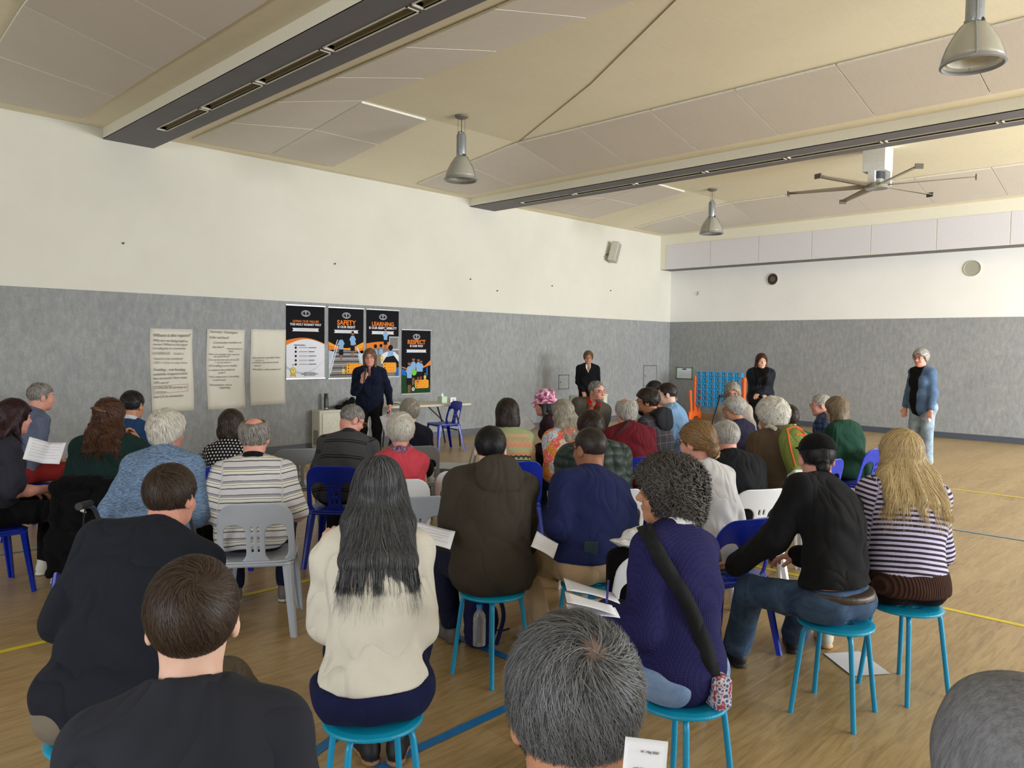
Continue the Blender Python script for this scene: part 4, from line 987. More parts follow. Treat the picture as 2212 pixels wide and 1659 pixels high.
        badge(.17, .89, 1.25); txt('SAFETY IS OUR RIGHT\nLEARNING IS OUR RESPONSIBILITY\nRESPECT IS OUR WAY', .93, .026, DKN, .60, .0004, wy=.46)
    elif kind == 1:
        wv = lambda u: .50+.07*math.sin(math.pi*(u*1.2-.1)); poly(p, w, h, wave(wv)+[(1, 1), (0, 1)], 2, 1)
        poly(p, w, h, [(0, .52), (.2, .56), (.5, .60), (.8, .60), (1, .55), (1, .64), (.7, .655), (.4, .655), (.15, .62), (0, .60)], 1, 2)
        poly(p, w, h, [(0, .60), (.2, .59), (.45, .63), (.8, .62), (1, .60), (1, 1), (0, 1)], 6, 2)
        poly(p, w, h, [(.19, .58), (.80, .60), (.98, 1), (.02, 1)], 5, 3)
        for k in range(9):
            v = .63+.37*(k/9)**1.3; sp_ = (v-.58)*.42; poly(p, w, h, [(.19-sp_, v), (.80+sp_, v), (.80+sp_+.005, v+.010), (.19-sp_, v+.010)], 6 if k % 2 else 9, 4)
        for (u0, v0, u1, v1) in ((.24, .45, -.02+.02, .85), (.26, .50, .04, .93), (.72, .46, 1., .84), (.74, .50, 1., .74)):
            poly(p, w, h, [(u0, v0), (u0+.02, v0), (u1+.02, v1), (u1, v1)], 3, 5)
        kid(p, w, h, .35, .76, 1.15, 6, False); kid(p, w, h, .68, .70, 1.15, 6); txt('SAFETY', .235, .098, OR, bold=.003, wy=.54); txt('IS OUR RIGHT', .282, .060, WH, wy=.51); rib(.33); obox(.50, .79, .96, .935, 3, .41, .89)
    elif kind == 2:
        poly(p, w, h, wave(lambda u: .50-.03*math.sin(math.pi*u))+[(1, 1), (0, 1)], 1, 1); poly(p, w, h, [(0, .60), (.4, .56), (.7, .58), (1, .6), (1, 1), (0, 1)], 5, 2)
        poly(p, w, h, [(.70, .39), (1, .39), (1, .60), (.68, .60)], 6, 3); poly(p, w, h, [(.72, .405), (.98, .405), (.98, .575), (.71, .575)], 5, 4)
        kid(p, w, h, .58, .60, 1.05, 5); 
        for u, v, s_ in ((.27, .58, .05), (.44, .57, .045), (.74, .60, .075)): blob(p, w, h, u, v-.04, s_, 9, 9); poly(p, w, h, [(u-s_*1.3, v+.09), (u-s_, v+.01), (u+s_, v+.01), (u+s_*1.4, v+.09)], 7, 8)
        poly(p, w, h, [(.45, .66), (.62, .62), (.86, .62), (1, .68), (1, .82), (.45, .80)], 3, 6); poly(p, w, h, [(.5, .78), (.6, .70), (.85, .68), (1, .78), (1, .86), (.5, .86)], 9, 10)
        poly(p, w, h, [(.86, .84), (1, .84), (1, 1), (.9, 1)], 12, 5); txt('LEARNING', .235, .092, OR, bold=.003, wy=.68); txt('IS OUR RESPONSIBILITY', .282, .056, WH, wy=.86); rib(.335); obox(.50, .785, .92, .935, 3, .46, .71)
    else:
        poly(p, w, h, [(0, .60), (.12, .62), (.3, .64), (.3, 1), (0, 1)], 12, 1); poly(p, w, h, [(0, .57), (.1, .585), (.2, .60), (.2, .62), (0, .585)], 1, 2); poly(p, w, h, [(1, .47), (1, .55), (.6, .62), (.45, .60), (.8, .56)], 1, 2)
        poly(p, w, h, [(0, .70), (.35, .74), (1, .88), (1, 1), (0, 1)], 10, 2); poly(p, w, h, [(.85, .6), (.9, .58), (.9, .72), (.85, .72)], 12, 2)
        kid(p, w, h, .40, .86, 1.35, 3); kid(p, w, h, .66, .82, 1.1, 8); kid(p, w, h, .56, .84, 1.25, 13); kid(p, w, h, .25, .985, 1.55, 18); blob(p, w, h, .41, .665, .085, 11, 24)
        txt('RESPECT', .215, .084, OR, bold=.0028, wy=.62); txt('IS OUR WAY', .262, .056, WH, wy=.46); rib(.325); obox(.45, .785, .93, .92, 3, .80, .74); blob(p, w, h, .38, .93, .05, 3, 24); blob(p, w, h, .38, .93, .02, 9, 25)
    p.obj('printed_artwork', BM, t)
banner(6.115, 6.80, 1.165, 2.315, 0, 'black and white banner reading LIVING OUR VALUES, leftmost banner')
banner(6.875, 7.555, 1.155, 2.31, 1, 'black banner reading SAFETY with children on stairs')
banner(7.615, 8.295, 1.16, 2.31, 2, 'black banner reading LEARNING partly behind the speaker')
banner(8.365, 9.02, .845, 1.98, 3, 'lower black banner reading RESPECT with a green ball')
# ---------------------------------------------------------------- wall fittings
def hatch(x0, x1, z0, z1, label):
    t = empty('access_hatch', ((x0+x1)/2, YA-.012, z0)); tag(t, label, 'hatch'); w = (x1-x0)/2; h = z1-z0; f = MB(); g = .018
    f.box((-w, -.006, 0), (-w+g, 0, h)); f.box((w-g, -.006, 0), (w, 0, h)); f.box((-w, -.006, 0), (w, 0, g)); f.box((-w, -.006, h-g), (w, 0, h)); f.obj('frame', [plain('hatch_frame', (86, 90, 94), .5)], t)
    MB().box((-w+g, -.003, g), (w-g, 0, h-g)).obj('panel', [MC], t)
    d = MB(); d.tube([(-w+.07, -.001, h*.5), (-w+.07, -.008, h*.5)], .022, 14); d.obj('lock', [plain('lock_metal', (120, 122, 122), .4, .6)], t)
hatch(12.60, 12.95, .79, 1.11, 'small grey access hatch on the wall left of the leaning man')
hatch(15.76, 16.33, .77, 1.285, 'larger grey access hatch on the wall near the room corner')
t = empty('wall_speaker', (14.30, YA-.16, 3.9)); tag(t, 'white box loudspeaker tilted on a bracket high on the left wall', 'speaker'); t.rotation_euler = (math.radians(8), math.radians(16), math.radians(20))
MB().rbox((-.10, -.10, -.23), (.10, .08, .23), .02).obj('cabinet', [plain('speaker_white', (196, 192, 180), .5)], t, bevel=.004)
MB().box((-.08, -.106, -.21), (.08, -.1, .21)).obj('grille', [plain('speaker_grille', (166, 163, 154), .7, var=.2, scale=300)], t)
s = MB(); s.tube([(0, .08, -.05), (-.03, .2, -.10)], .014, 8); s.tube([(-.06, .08, -.10), (-.1, .14, -.15), (-.06, .2, -.18)], .004, 6); s.obj('bracket', [plain('bracket_grey', (90, 88, 84), .5)], t)
def vent(y, z, r, mid, label):
    t = empty('wall_vent', (XB-.001, y, z)); tag(t, label, 'vent'); t.rotation_euler = (0, -math.pi/2, 0)
    MB().lathe([(r-.02, .0), (r-.012, .016), (r, .014), (r, 0)], 32).obj('rim', [plain('vent_rim', (196, 190, 172), .5)], t, True)
    MB().lathe([(0.001, .006), (r-.018, .008)], 32).obj('mesh_screen', [mid], t, True)
    if 'dark' in label: MB().lathe([(.001, .014), (r*.42, .012), (r*.45, .006)], 24).obj('fan_hub', [plain('hub_brown', (96, 84, 70), .5)], t, True)
vent(8.29, 3.33, .14, plain('vent_dark', (52, 46, 42), .6, var=.3, scale=120), 'round dark vent on the far wall under the bulkhead')
vent(4.22, 3.325, .155, plain('vent_screen', (168, 166, 150), .7, var=.15, scale=200), 'round pale vent on the far wall, at the right of the photo')
for i, (x, z) in enumerate([(3.73, 3.03), (7.0, 3.03), (10.0, 2.99), (10.72, 2.81), (12.35, 3.01), (14.39, 3.03)]):
    o = MB().tube([(0, 0, 0), (0, -.025, .004)], .012, 8).obj('wall_fixing', [plain('fixing_dark', (70, 62, 56), .6)], None, True, (x, YA, z)); tag(o, 'tiny dark plug in the white wall '+['high above the left of the first flip-chart sheet', 'above the second black banner', 'right of the banners, under the second beam end', 'low down, right of the second beam end', 'left of the wall loudspeaker', 'below the wall loudspeaker'][i], 'fixing', 'dark plugs dotted along the upper left wall')
o = MB().tube([(XB, 10.23, 3.12), (XB-.02, 10.23, 3.12), (XB-.022, 10.23, 3.05), (XB-.022, 10.26, 3.04)], .007, 6).obj('wall_hook', [plain('fixing_dark', (70, 62, 56), .6)], None, True); tag(o, 'small dark hook on the white part of the far wall', 'hook')
t = empty('notice_sign', (XB-.013, 10.56, .94)); tag(t, 'white notice in a green frame on the far wall', 'sign'); f = MB(); yl, zt = .235, .30; g = .022
f.box((-.01, -yl, 0), (0, -yl+g, zt)); f.box((-.01, yl-g, 0), (0, yl, zt)); f.box((-.01, -yl, 0), (0, yl, g)); f.box((-.01, -yl, zt-g), (0, yl, zt)); f.obj('frame', [plain('sign_green', (58, 128, 66), .5)], t)
MB().box((-.004, -yl+g, g), (0, yl-g, zt-g)).obj('notice_paper', [WH], t); f = MB()
f.box((-.006, -.06, zt-.062), (-.004, .06, zt-.036), 0)
for k in range(7): f.box((-.006, -.19+.02*(k % 3), zt-.10-.024*k), (-.004, .19, zt-.094-.024*k), 1)
f.obj('printed_text', [DKN, LG], t)
def outlet(p, rot, label, w=.06):
    t = empty('power_outlet', p); t.rotation_euler = rot; tag(t, label, 'socket'); MB().rbox((-w, -.008, -.04), (w, 0, .04), .004).obj('plate', [plain('socket_white', (224, 220, 208), .4)], t, bevel=.002)
    s = MB()
    for sx in (-.03, .03): s.box((sx-.012, -.010, .005), (sx-.006, -.0078, .02)); s.box((sx+.006, -.010, .005), (sx+.012, -.0078, .02))
    s.obj('socket_holes', [plain('fixing_dark', (70, 62, 56), .6)], t)
outlet((XB-.012, 10.82, .42), (0, 0, -math.pi/2), 'white double power socket low on the far wall near the corner', .075)
outlet((XB-.012, 9.62, .13+.06), (0, 0, -math.pi/2), 'small dark-lit socket low behind the giant game stand', .045)
# ---------------------------------------------------------------- pendants and fan
ALU = plain('pendant_aluminium', (150, 154, 158), .35, .5); DARK = plain('pendant_dark', (60, 58, 56), .5)
_n = NT('ribbed_acrylic', .25, 0, .5); _n.base(srgb(214, 210, 196)); _n.b.inputs['Transmission Weight'].default_value = .55; _n.b.inputs['Alpha'].default_value = .8
_v = _n.coord(); _n.bump(_n.noise(_n.mapp(_v, (1, 1, .05)), 60, 1), .3, .004); ACR = _n.m
def pendant(x, y, label):
    t = empty('pendant_light', (x, y, 4.80)); t.scale = (1.2, 1.2, .975); tag(t, label, 'light', 'bell-shaped pendant lights'); S = dict(smooth=True)
    MB().lathe([(.001, .0), (.075, .0), (.075, -.02), (.05, -.035), (.001, -.035)], 24).obj('canopy', [plain('canopy_grey', (118, 112, 102), .6)], t, True)
    b = MB(); b.tube([(0, 0, -.03), (0, 0, -.24)], .004, 6)
    for s in (-1, 1): b.tube([(s*.05, 0, -.03), (s*.055, 0, -.30)], .0018, 5)
    b.tube([(.05*math.cos(a), 0, -.25+.04*math.sin(a)) for a in np.linspace(0, math.pi, 9)], .005, 6); b.obj('cable', [DARK], t, True)
    MB().lathe([(.001, -.245), (.048, -.25), (.055, -.27), (.055, -.52), (.05, -.545), (.001, -.55)], 24).obj('gear_housing', [ALU], t, True)
    MB().box((-.022, -.057, -.575), (.022, .057, -.525)).obj('collar', [plain('collar_black', (32, 32, 34), .5)], t)
    prof = [(.052, -.55), (.075, -.575), (.11, -.64), (.145, -.72), (.168, -.80), (.178, -.86)]
    MB().lathe(prof, 40).obj('bell_shade', [ACR], t, True).modifiers.new('s', 'SOLIDIFY').thickness = .004
    MB().lathe([(.001, -.57), (.04, -.58), (.095, -.66), (.13, -.75), (.15, -.84)], 32).obj('reflector', [plain('reflector', (206, 204, 190), .3)], t, True)
    b = MB().lathe([(.176, -.855), (.192, -.858), (.194, -.878), (.180, -.885), (.170, -.875), (.176, -.855)], 40); b.obj('rim', [ALU], t, True)
    for k in range(4):
        a = math.radians(20+90*k); b = MB(); b.tube([(math.cos(a)*(r+.006), math.sin(a)*(r+.006), z) for r, z in [(.045, -.53)]+prof], .007, 6); b.obj('frame_rib', [ALU], t, True)
    for a in (.5, 3.6):
        b = MB().tube([(math.cos(a)*.062, math.sin(a)*.062, -.24), (math.cos(a)*.062, math.sin(a)*.062, -.55)], .006, 6); b.obj('side_rod', [ALU], t, True)
pendant(6.99, 7.91, 'grey bell pendant light hanging over the speaker, middle of the hall'); pendant(13.45, 7.88, 'small distant bell pendant light near the far corner'); pendant(6.85, 1.765, 'large near bell pendant light at the top right')
t = empty('ceiling_fan', (12.4, 4.44, 4.19)); tag(t, 'large six-blade ceiling fan under a white box, far bay', 'fan')
BX = plain('fan_box_white', (226, 228, 224), .5); BL = plain('fan_blade', (138, 128, 112), .5)
MB().rbox((-.165, -.165, .25), (.165, .165, .61), .003).obj('mount_box', [BX], t)
b = MB(); b.lathe([(.001, .02), (.16, .0), (.175, .02), (.17, .05), (.10, .06), (.10, .14)], 28); b.obj('hub', [plain('fan_hub', (150, 148, 140), .4, .3)], t, True)
MB().lathe([(.001, .14), (.11, .14), (.11, .25), (.001, .25)], 20).obj('motor', [plain('motor_dark', (60, 64, 72), .4, .4)], t, True)
for s in ((-.16, -.02, .05), (.10, -.16, .05)): MB().box((s[0], s[1], s[2]), (s[0]+.06, s[1]+.10, .25)).obj('hanger_plate', [BX], t)
for k in range(6):
    a = math.radians(103+60*k); ca, sa = math.cos(a), math.sin(a); V = []
    for j in range(9):
        r = .12+(1.30-.12)*j/8; wd_ = .070-.018*j/8; tw = math.radians(16-8*j/8)
        for q in (-1, -.3, .3, 1):
            u = q*wd_; z = .045+u*math.sin(tw)+.004*(1-q*q); V.append((ca*r-sa*u*math.cos(tw), sa*r+ca*u*math.cos(tw), z))
    F = [(j*4+i, j*4+i+1, (j+1)*4+i+1, (j+1)*4+i) for j in range(8) for i in range(3)]
    o = mesh_obj('blade', V, F, BL, t); so = o.modifiers.new('s', 'SOLIDIFY'); so.thickness = .009
    MB().box((-.005, -.055, -.02), (.012, .055, .05), R=rotz(a)@rotx(0), c=(ca*1.30, sa*1.30, .03)).obj('blade_tip', [plain('tip_dark', (86, 78, 66), .5)], t)

# ------------------------------------------------------------------ seats
def warp(F, fn, name, mat, parent):
    V, Q = F.mesh(); V = V.astype(float); V = smooth_mesh(V, Q, 1, .3); return mesh_obj(name, fn(V), Q, mat, parent)
def rrect2(x, y, cx, cy, hx, hy, r):
    qx = np.abs(x-cx)-hx+r; qy = np.abs(y-cy)-hy+r
    return np.sqrt(np.maximum(qx, 0)**2+np.maximum(qy, 0)**2)+np.minimum(np.maximum(qx, qy), 0)-r
def slab(F, d2, t):                                     # extrude a 2-D outline to thickness t in w
    X, Y, Z = F.pos(); q = np.abs(Z)-t/2+.002; d2 = d2+.002
    F.D = (np.sqrt(np.maximum(d2, 0)**2+np.maximum(q, 0)**2)+np.minimum(np.maximum(d2, q), 0)-.002).astype(np.float32)
def make_chair(mat, word):
    t = empty('plastic_chair'); tag(t, 'plastic chair', 'chair')
    F = Field((-.25, -.03, -.016), (.25, .40, .016), .0045); X, Y, Z = F.pos()
    hw = .222-.05*np.clip(Y-.1, 0, 1)*1.0; xs = X/hw*.222
    d = rrect2(xs, Y, 0, .165, .222, .205, .105)
    hole = np.minimum(rrect2(np.abs(X), Y, .118, .120, .064, .115, .058), 9); d = np.maximum(d, -hole)
    for v in (.085, .145, .205): d = np.maximum(d, -rrect2(np.abs(X), Y, .017, v, .0055, .019, .005))
    slab(F, d, .011)
    fb_ = lambda V: np.stack([V[:, 0], -.185-.20*V[:, 1]-.12*V[:, 1]**2+.75*V[:, 0]**2*(1-.4*V[:, 1])+V[:, 2], .425+V[:, 1]], 1)
    warp(F, fb_, 'backrest', mat, t)
    F = Field((-.25, -.25, -.016), (.25, .26, .016), .0055); X, Y, Z = F.pos(); d = rrect2(X, Y, 0, 0, .218, .215, .07)
    for v in (-.11, -.14): d = np.maximum(d, -rrect2(np.abs(X), Y, .05, v, .03, .005, .004))
    slab(F, d, .013)
    warp(F, lambda V: np.stack([V[:, 0], V[:, 1], .432+V[:, 2]+.10*V[:, 0]**2-.028*np.clip(V[:, 1]-.13, 0, 1)**2*25-.01*np.clip(.1-np.abs(V[:, 1]), 0, .1)*5], 1), 'seat', mat, t)
    b = MB()
    for (p, q) in (((-.2, -.2), (.2, -.2)), ((-.2, .19), (.2, .19)), ((-.2, -.2), (-.2, .19)), ((.2, -.2), (.2, .19))): b.tube([(p[0], p[1], .415), (q[0], q[1], .415)], .012, 6)
    b.obj('seat_apron', mat, t, True)
    for sx in (-1, 1):
        for sy in (-1, 1):
            top = A(sx*.185, -.185 if sy < 0 else .180, .43); bot = A(sx*.225, -.275 if sy < 0 else .225, 0); b = MB(); V = []
            for j in range(7):
                f = j/6; p = top+(bot-top)*f; p = p+A(0, 0, 0); w = .036-.014*f; th = .020-.006*f; c = []
                prof = [(-1, -.9), (-.6, .6), (0, 1), (.6, .6), (1, -.9), (.55, -.9), (.3, .1), (-.3, .1), (-.55, -.9)]
                a = math.atan2(sy*1., sx*.55)
                for (u, v) in prof: V.append((p[0]+math.cos(a)*v*th-math.sin(a)*u*w, p[1]+math.sin(a)*v*th+math.cos(a)*u*w, p[2]))
            n = 9; F_ = [(j*n+i, j*n+(i+1) % n, (j+1)*n+(i+1) % n, (j+1)*n+i) for j in range(6) for i in range(n)]+[tuple(range(6*n, 7*n))]
            b.add(V, F_); b.obj('leg', mat, t, True)
    t.location = (8, 0, 0); return t
PB = plain('plastic_blue', (16, 44, 168), .28, var=.04, scale=4); PG = plain('plastic_grey', (168, 174, 184), .35, var=.03, scale=4); PW = plain('plastic_white', (226, 227, 230), .3, var=.02, scale=4)
CH = dict(b=make_chair(PB, 'blue'), g=make_chair(PG, 'grey'), w=make_chair(PW, 'white')); CH_USED = set()
CN = dict(b='blue', g='grey', w='white')
def chair(c, x, y, head, label):
    o = CH[c] if c not in CH_USED else copy_tree(CH[c]); CH_USED.add(c)
    o.location = (x, y, 0); o.rotation_euler = (0, 0, math.radians(head)-math.pi/2); tag(o, label, 'chair', '%s plastic chairs in the audience' % CN[c]); return o
TQ = plain('stool_turquoise', (10, 148, 186), .35, var=.04, scale=5); TQL = plain('stool_leg_turquoise', (20, 152, 200), .3, var=.03, scale=5)
def make_stool():
    t = empty('stool'); F = Field((-.19, -.19, -.018), (.19, .19, .018), .004); X, Y, Z = F.pos(); d = np.sqrt(X*X+Y*Y)-.172
    for a in (35, 107, 179, 251, 323): d = np.maximum(d, -(np.sqrt((X-.062*math.cos(math.radians(a)))**2+(Y-.062*math.sin(math.radians(a)))**2)-.017))
    d = np.maximum(d, -(np.sqrt(X*X+Y*Y)-.012)); slab(F, d+0*Z, .013)
    warp(F, lambda V: np.stack([V[:, 0], V[:, 1], .441+V[:, 2]-.35*np.clip(np.hypot(V[:, 0], V[:, 1])-.15, 0, 1)-.12*np.clip(.13-np.hypot(V[:, 0], V[:, 1]), 0, 1)*.35], 1), 'seat', TQ, t)
    for k in range(4):
        a = math.radians(45+90*k); c, s = math.cos(a), math.sin(a); P = lambda r, z: (c*r, s*r, z)
        b = MB().tube(bend([P(.06, .422), P(.150, .422), P(.162, .34), P(.205, .0)], .045, 6), .0115, 12); b.obj('leg', TQL, t, True)
    b = MB().lathe([(.001, .424), (.13, .424), (.135, .43), (.13, .434)], 24); b.obj('under_ring', TQ, t, True)
    t.location = (9, 0, 0); return t
ST = make_stool(); ST_USED = []
def stool(x, y, rot, label, dz=0):
    o = ST if not ST_USED else copy_tree(ST); ST_USED.append(1); o.location = (x, y, 0); o.rotation_euler = (0, 0, math.radians(rot)); tag(o, label, 'stool', 'turquoise round stools'); return o
# ------------------------------------------------------------------ things along the walls
HW = plain('heater_white', (206, 203, 186), .5, var=.02)
def heater(x0, x1, label):
    t = empty('wall_heater', (x0, YA-.02, 0)); tag(t, label, 'heater'); w = x1-x0; d = .24
    MB().rbox((0, -d, .05), (w, 0, .64), .012).obj('casing', [HW], t, bevel=.004); MB().rbox((-.008, -d-.012, .62), (w+.008, 0, .655), .01).obj('top_plate', [HW], t, bevel=.004)
    MB().box((.05, -d-.014, .16), (w-.05, -d+.0, .60)).obj('front_panel', [plain('heater_front', (214, 211, 195), .45)], t, bevel=.005)
    MB().box((0, -d-.02, .0), (w, -.02, .05)).obj('plinth', [HW], t)
    g = MB()
    for k in range(5): g.box((.08, -d-.008, .07+.016*k), (w-.08, -d+.001, .078+.016*k))
    g.obj('outlet_grille', [plain('vent_slot', (40, 40, 40), .6)], t); g = MB()
    for k in range(14): g.box((-.003, -d+.04, .10+.017*k), (.001, -.06, .108+.017*k))
    g.obj('side_slots', [plain('vent_slot', (40, 40, 40), .6)], t); MB().box((w*.38, -d-.017, .46), (w*.46, -d-.014, .467)).obj('badge', [plain('badge_grey', (120, 120, 116), .4)], t); return t
heater(6.56, 7.50, 'cream gas wall heater behind the speaker, black cloth on top'); heater(12.98, 14.02, 'cream wall heater partly hidden behind the man in the tweed jacket')
t = empty('drink_bottle', (6.76, YA-.13, .655)); tag(t, 'dark tall drink bottle standing on the cream heater', 'bottle')
MB().lathe([(.001, 0), (.036, 0), (.036, .19), (.028, .215), (.001, .216)], 20).obj('bottle_body', [plain('bottle_black', (34, 34, 38), .25)], t, True); MB().lathe([(.03, .214), (.031, .255), (.024, .262), (.001, .262)], 20).obj('lid', [plain('bottle_lid', (24, 24, 26), .4)], t, True)
MB().lathe([(.037, .02), (.0365, .03), (.0365, .012)], 20).obj('base_ring', [ALU], t, True)
F = Field((6.8, 10.6, .6), (7.5, 11.0, .95), .011)
for p, r in (((7.20, 10.86, .69), (.13, .10, .04)), ((7.32, 10.88, .73), (.10, .08, .07)), ((7.40, 10.9, .79), (.05, .06, .06)), ((7.12, 10.82, .675), (.10, .09, .02)), ((7.22, 10.76, .66), (.06, .03, .05))): F.ell((p[0]-.14, p[1], p[2]), r, None, .03)
F.D = np.maximum(F.D, np.where(F.pos()[1] > 10.775, .657-F.pos()[2], -1).astype(np.float32)+0*F.pos()[0])
V, Q = F.mesh(); V = V+vnormals(V, Q)*(folds(V.astype(float), 3, 3.)*.012)[:, None]; o = mesh_obj('folded_cloth', V, Q, cloth('black_drape', (16, 16, 18))); tag(o, 'crumpled black cloth lying on the cream heater', 'cloth')
# trestle table
TA = floor_at(845, 878, .735); TB = floor_at(1020, 871, .735); tx = np.array([math.cos(math.radians(2)), math.sin(math.radians(2)), 0])
t = empty('folding_table', (TA[0], TA[1], 0), math.atan2(TB[1]-TA[1], TB[0]-TA[0])); TL = math.hypot(*(TB-TA)[:2]); tag(t, 'long cream folding table with black steel legs behind the blue chair', 'table'); TABLE = t
MB().rbox((0, 0, .700), (TL, .74, .738), .04).obj('tabletop', [plain('table_cream', (206, 200, 182), .5)], t, bevel=.008)
TLG = plain('table_leg_black', (34, 34, 36), .4, .3)
for xx in (.22, TL-.22):
    s = 1 if xx < 1 else -1
    for yy in (.08, .66): MB().tube(bend([(xx+s*.10, yy, .70), (xx, yy, .42), (xx-s*.06, yy+(.04 if yy < .3 else -.04), .0)], .05), .014, 8).obj('leg', [TLG], t, True)
    MB().tube([(xx+s*.01, .08, .28), (xx+s*.01, .66, .28)], .012, 8).obj('cross_bar', [TLG], t, True); MB().tube([(xx, .37, .30), (xx+s*.45, .37, .69)], .010, 8).obj('brace', [TLG], t, True)
Mt = t.matrix_world
def on_table(u, v, z=.7385): r = rotz(t_rz)@A(u, v, 0); return A(TA[0]+r[0], TA[1]+r[1], z)
t_rz = t.rotation_euler[2]
SHEET = plain('office_paper', (226, 227, 234), .7, var=.01); PRINT = plain('printed_lines', (176, 178, 188), .7)
def paper(name, c, R, w, h, label, curl=.01, lines=12, group=None, cat='paper', seed=0, title=None, fold=0.):
    t = empty(name, c); tag(t, label, cat, group); V = []; n = 8; R = np.array(R)
    fz = lambda u, v: curl*(math.sin((u+.5)*2.6+seed)*math.cos((v+.5)*2.1+seed*2)-math.sin(1.3+seed)*.5)+fold*abs(u)
    for j in range(n+1):
        for i in range(n+1): u, v = i/n-.5, j/n-.5; V.append(R@A(u*w, v*h, fz(u, v)))
    F = [(j*(n+1)+i, j*(n+1)+i+1, (j+1)*(n+1)+i+1, (j+1)*(n+1)+i) for j in range(n) for i in range(n)]; s = mesh_obj('sheet', V, F, SHEET, t); s.modifiers.new('s', 'SOLIDIFY').thickness = .0008
    if lines:
        b = MB()
        for sg in (1, -1):
            for k in range(lines):
                v = .40-.8*k/lines; e = .40-(.15 if k % 4 == 3 else 0); P = [(-.40, v), (e, v), (e, v+.014), (-.40, v+.014)]
                m = 4; V2 = []
                for (vv) in (v, v+.014):
                    for q in range(m+1): u = -.4+(e+.4)*q/m; V2.append(R@A(u*w, vv*h, fz(u, vv)+sg*.0016))
                b.add(V2, [(q, q+1, m+2+q, m+1+q) for q in range(m)])
        b.obj('print', [PRINT], t)
    return t
for k, (u, v, a) in enumerate([(.18, .30, 8), (.25, .36, -6), (.42, .26, 15), (.33, .45, 30)]):
    p = on_table(u, v, .7405+.0035*k); paper('paper', p, rotz(math.radians(a)+t_rz), .30, .21, ['bottom sheet of the paper pile on the cream table', 'second sheet up in the paper pile on the cream table', 'twisted sheet toward the front of the paper pile on the table', 'top sheet of the table pile, turned furthest askew'][k], .012, 0, 'papers on the trestle table', seed=k)
p = on_table(1.12, .30); t = empty('tissue_box', p, t_rz+.2); tag(t, 'pale green tissue box with tissue showing, on the cream table', 'box'); MB().rbox((-.06, -.06, 0), (.06, .06, .11), .006).obj('box', [plain('tissue_green', (196, 214, 192), .6)], t, bevel=.003)
F = Field((-.05, -.04, .09), (.05, .04, .19), .006); F.ell((0, 0, .12), (.03, .012, .03), None, 0).ell((-.012, 0, .15), (.012, .008, .025), rotx(.3), .01).ell((.014, .004, .14), (.014, .007, .022), roty(.5), .01); V, Q = F.mesh(); mesh_obj('tissue', V, Q, SHEET, t)
p = on_table(1.30, .26); t = empty('card_box', p, t_rz-.1); tag(t, 'small white box with a green mark at the right of the tissue box', 'box'); MB().rbox((-.055, -.03, 0), (.055, .03, .09), .003).obj('box', [plain('white_card', (226, 226, 220), .6)], t, bevel=.002); MB().box((-.012, -.0315, .035), (.012, -.03, .055)).obj('mark', [plain('mark_green', (60, 120, 60), .6)], t)
# giant four-in-a-row game
GB = plain('game_blue', (36, 152, 214), .4, var=.04, scale=5); GOr = plain('game_orange', (238, 106, 36), .4, var=.04, scale=5)
t = empty('giant_connect_game', (16.35, 9.27, 0), -math.pi/2); tag(t, 'giant blue four-in-a-row game board in an orange stand', 'game'); gw, gh = 1.20, 1.02
F = Field((-.62, -.56, -.04), (.62, .56, .04), .0085); X, Y, Z = F.pos(); d = rrect2(X, Y, 0, 0, .60, .51, .03)
for i in range(7):
    for j in range(6): d = np.maximum(d, -(np.sqrt((X+.51-.17*i)**2+(Y+.425-.17*j)**2)-.058))
q = np.abs(Z)-.026-.008*(np.abs(((X+.595)/.17) % 1-.5) < .40); F.D = np.maximum(d+0*Z, q).astype(np.float32)
warp(F, lambda V: np.stack([V[:, 0], V[:, 2], .745+.83*V[:, 1]], 1), 'board', GB, t)
for k in range(7):
    for s in (-1, 1):
        b = MB()
        for j in range(6):
            n = 20; V = [(-.51+.17*k+r_*math.cos(6.283*i/n), s*yy, .745+.83*(-.425+.17*j+r_*math.sin(6.283*i/n))) for r_, yy in ((.058, .034), (.062, .042), (.072, .036)) for i in range(n)]
            b.add(V, [(q*n+i, q*n+(i+1) % n, (q+1)*n+(i+1) % n, (q+1)*n+i) for q in range(2) for i in range(n)])
        b.obj('ring_column', [GB], t, True)
for s in (-1, 1):
    F = Field((s*.64-.05, -.32, -.01), (s*.64+.05, .32, 1.10), .010)
    F.box((s*.64, 0, .56), (.034, .045, .50), .02, k=0).box((s*.64, -.19, .38), (.032, .035, .34), .02, rotx(.12), .03).box((s*.64, .19, .38), (.032, .035, .34), .02, rotx(-.12), .03).box((s*.64, 0, .10), (.036, .27, .10), .03, k=.03)
    F.ell((s*.64, 0, 0), (.08, .13, .10), None, -.01); F.D = np.maximum(F.D, (.002-F.pos()[2]+0*F.pos()[0]+0*F.pos()[1]).astype(np.float32)); V, Q = F.mesh(); mesh_obj('stand', V, Q, GOr, t)
    MB().box((s*.60-.01, -.03, .10), (s*.60+.01, .03, 1.06)).obj('side_rail', [GOr], t)

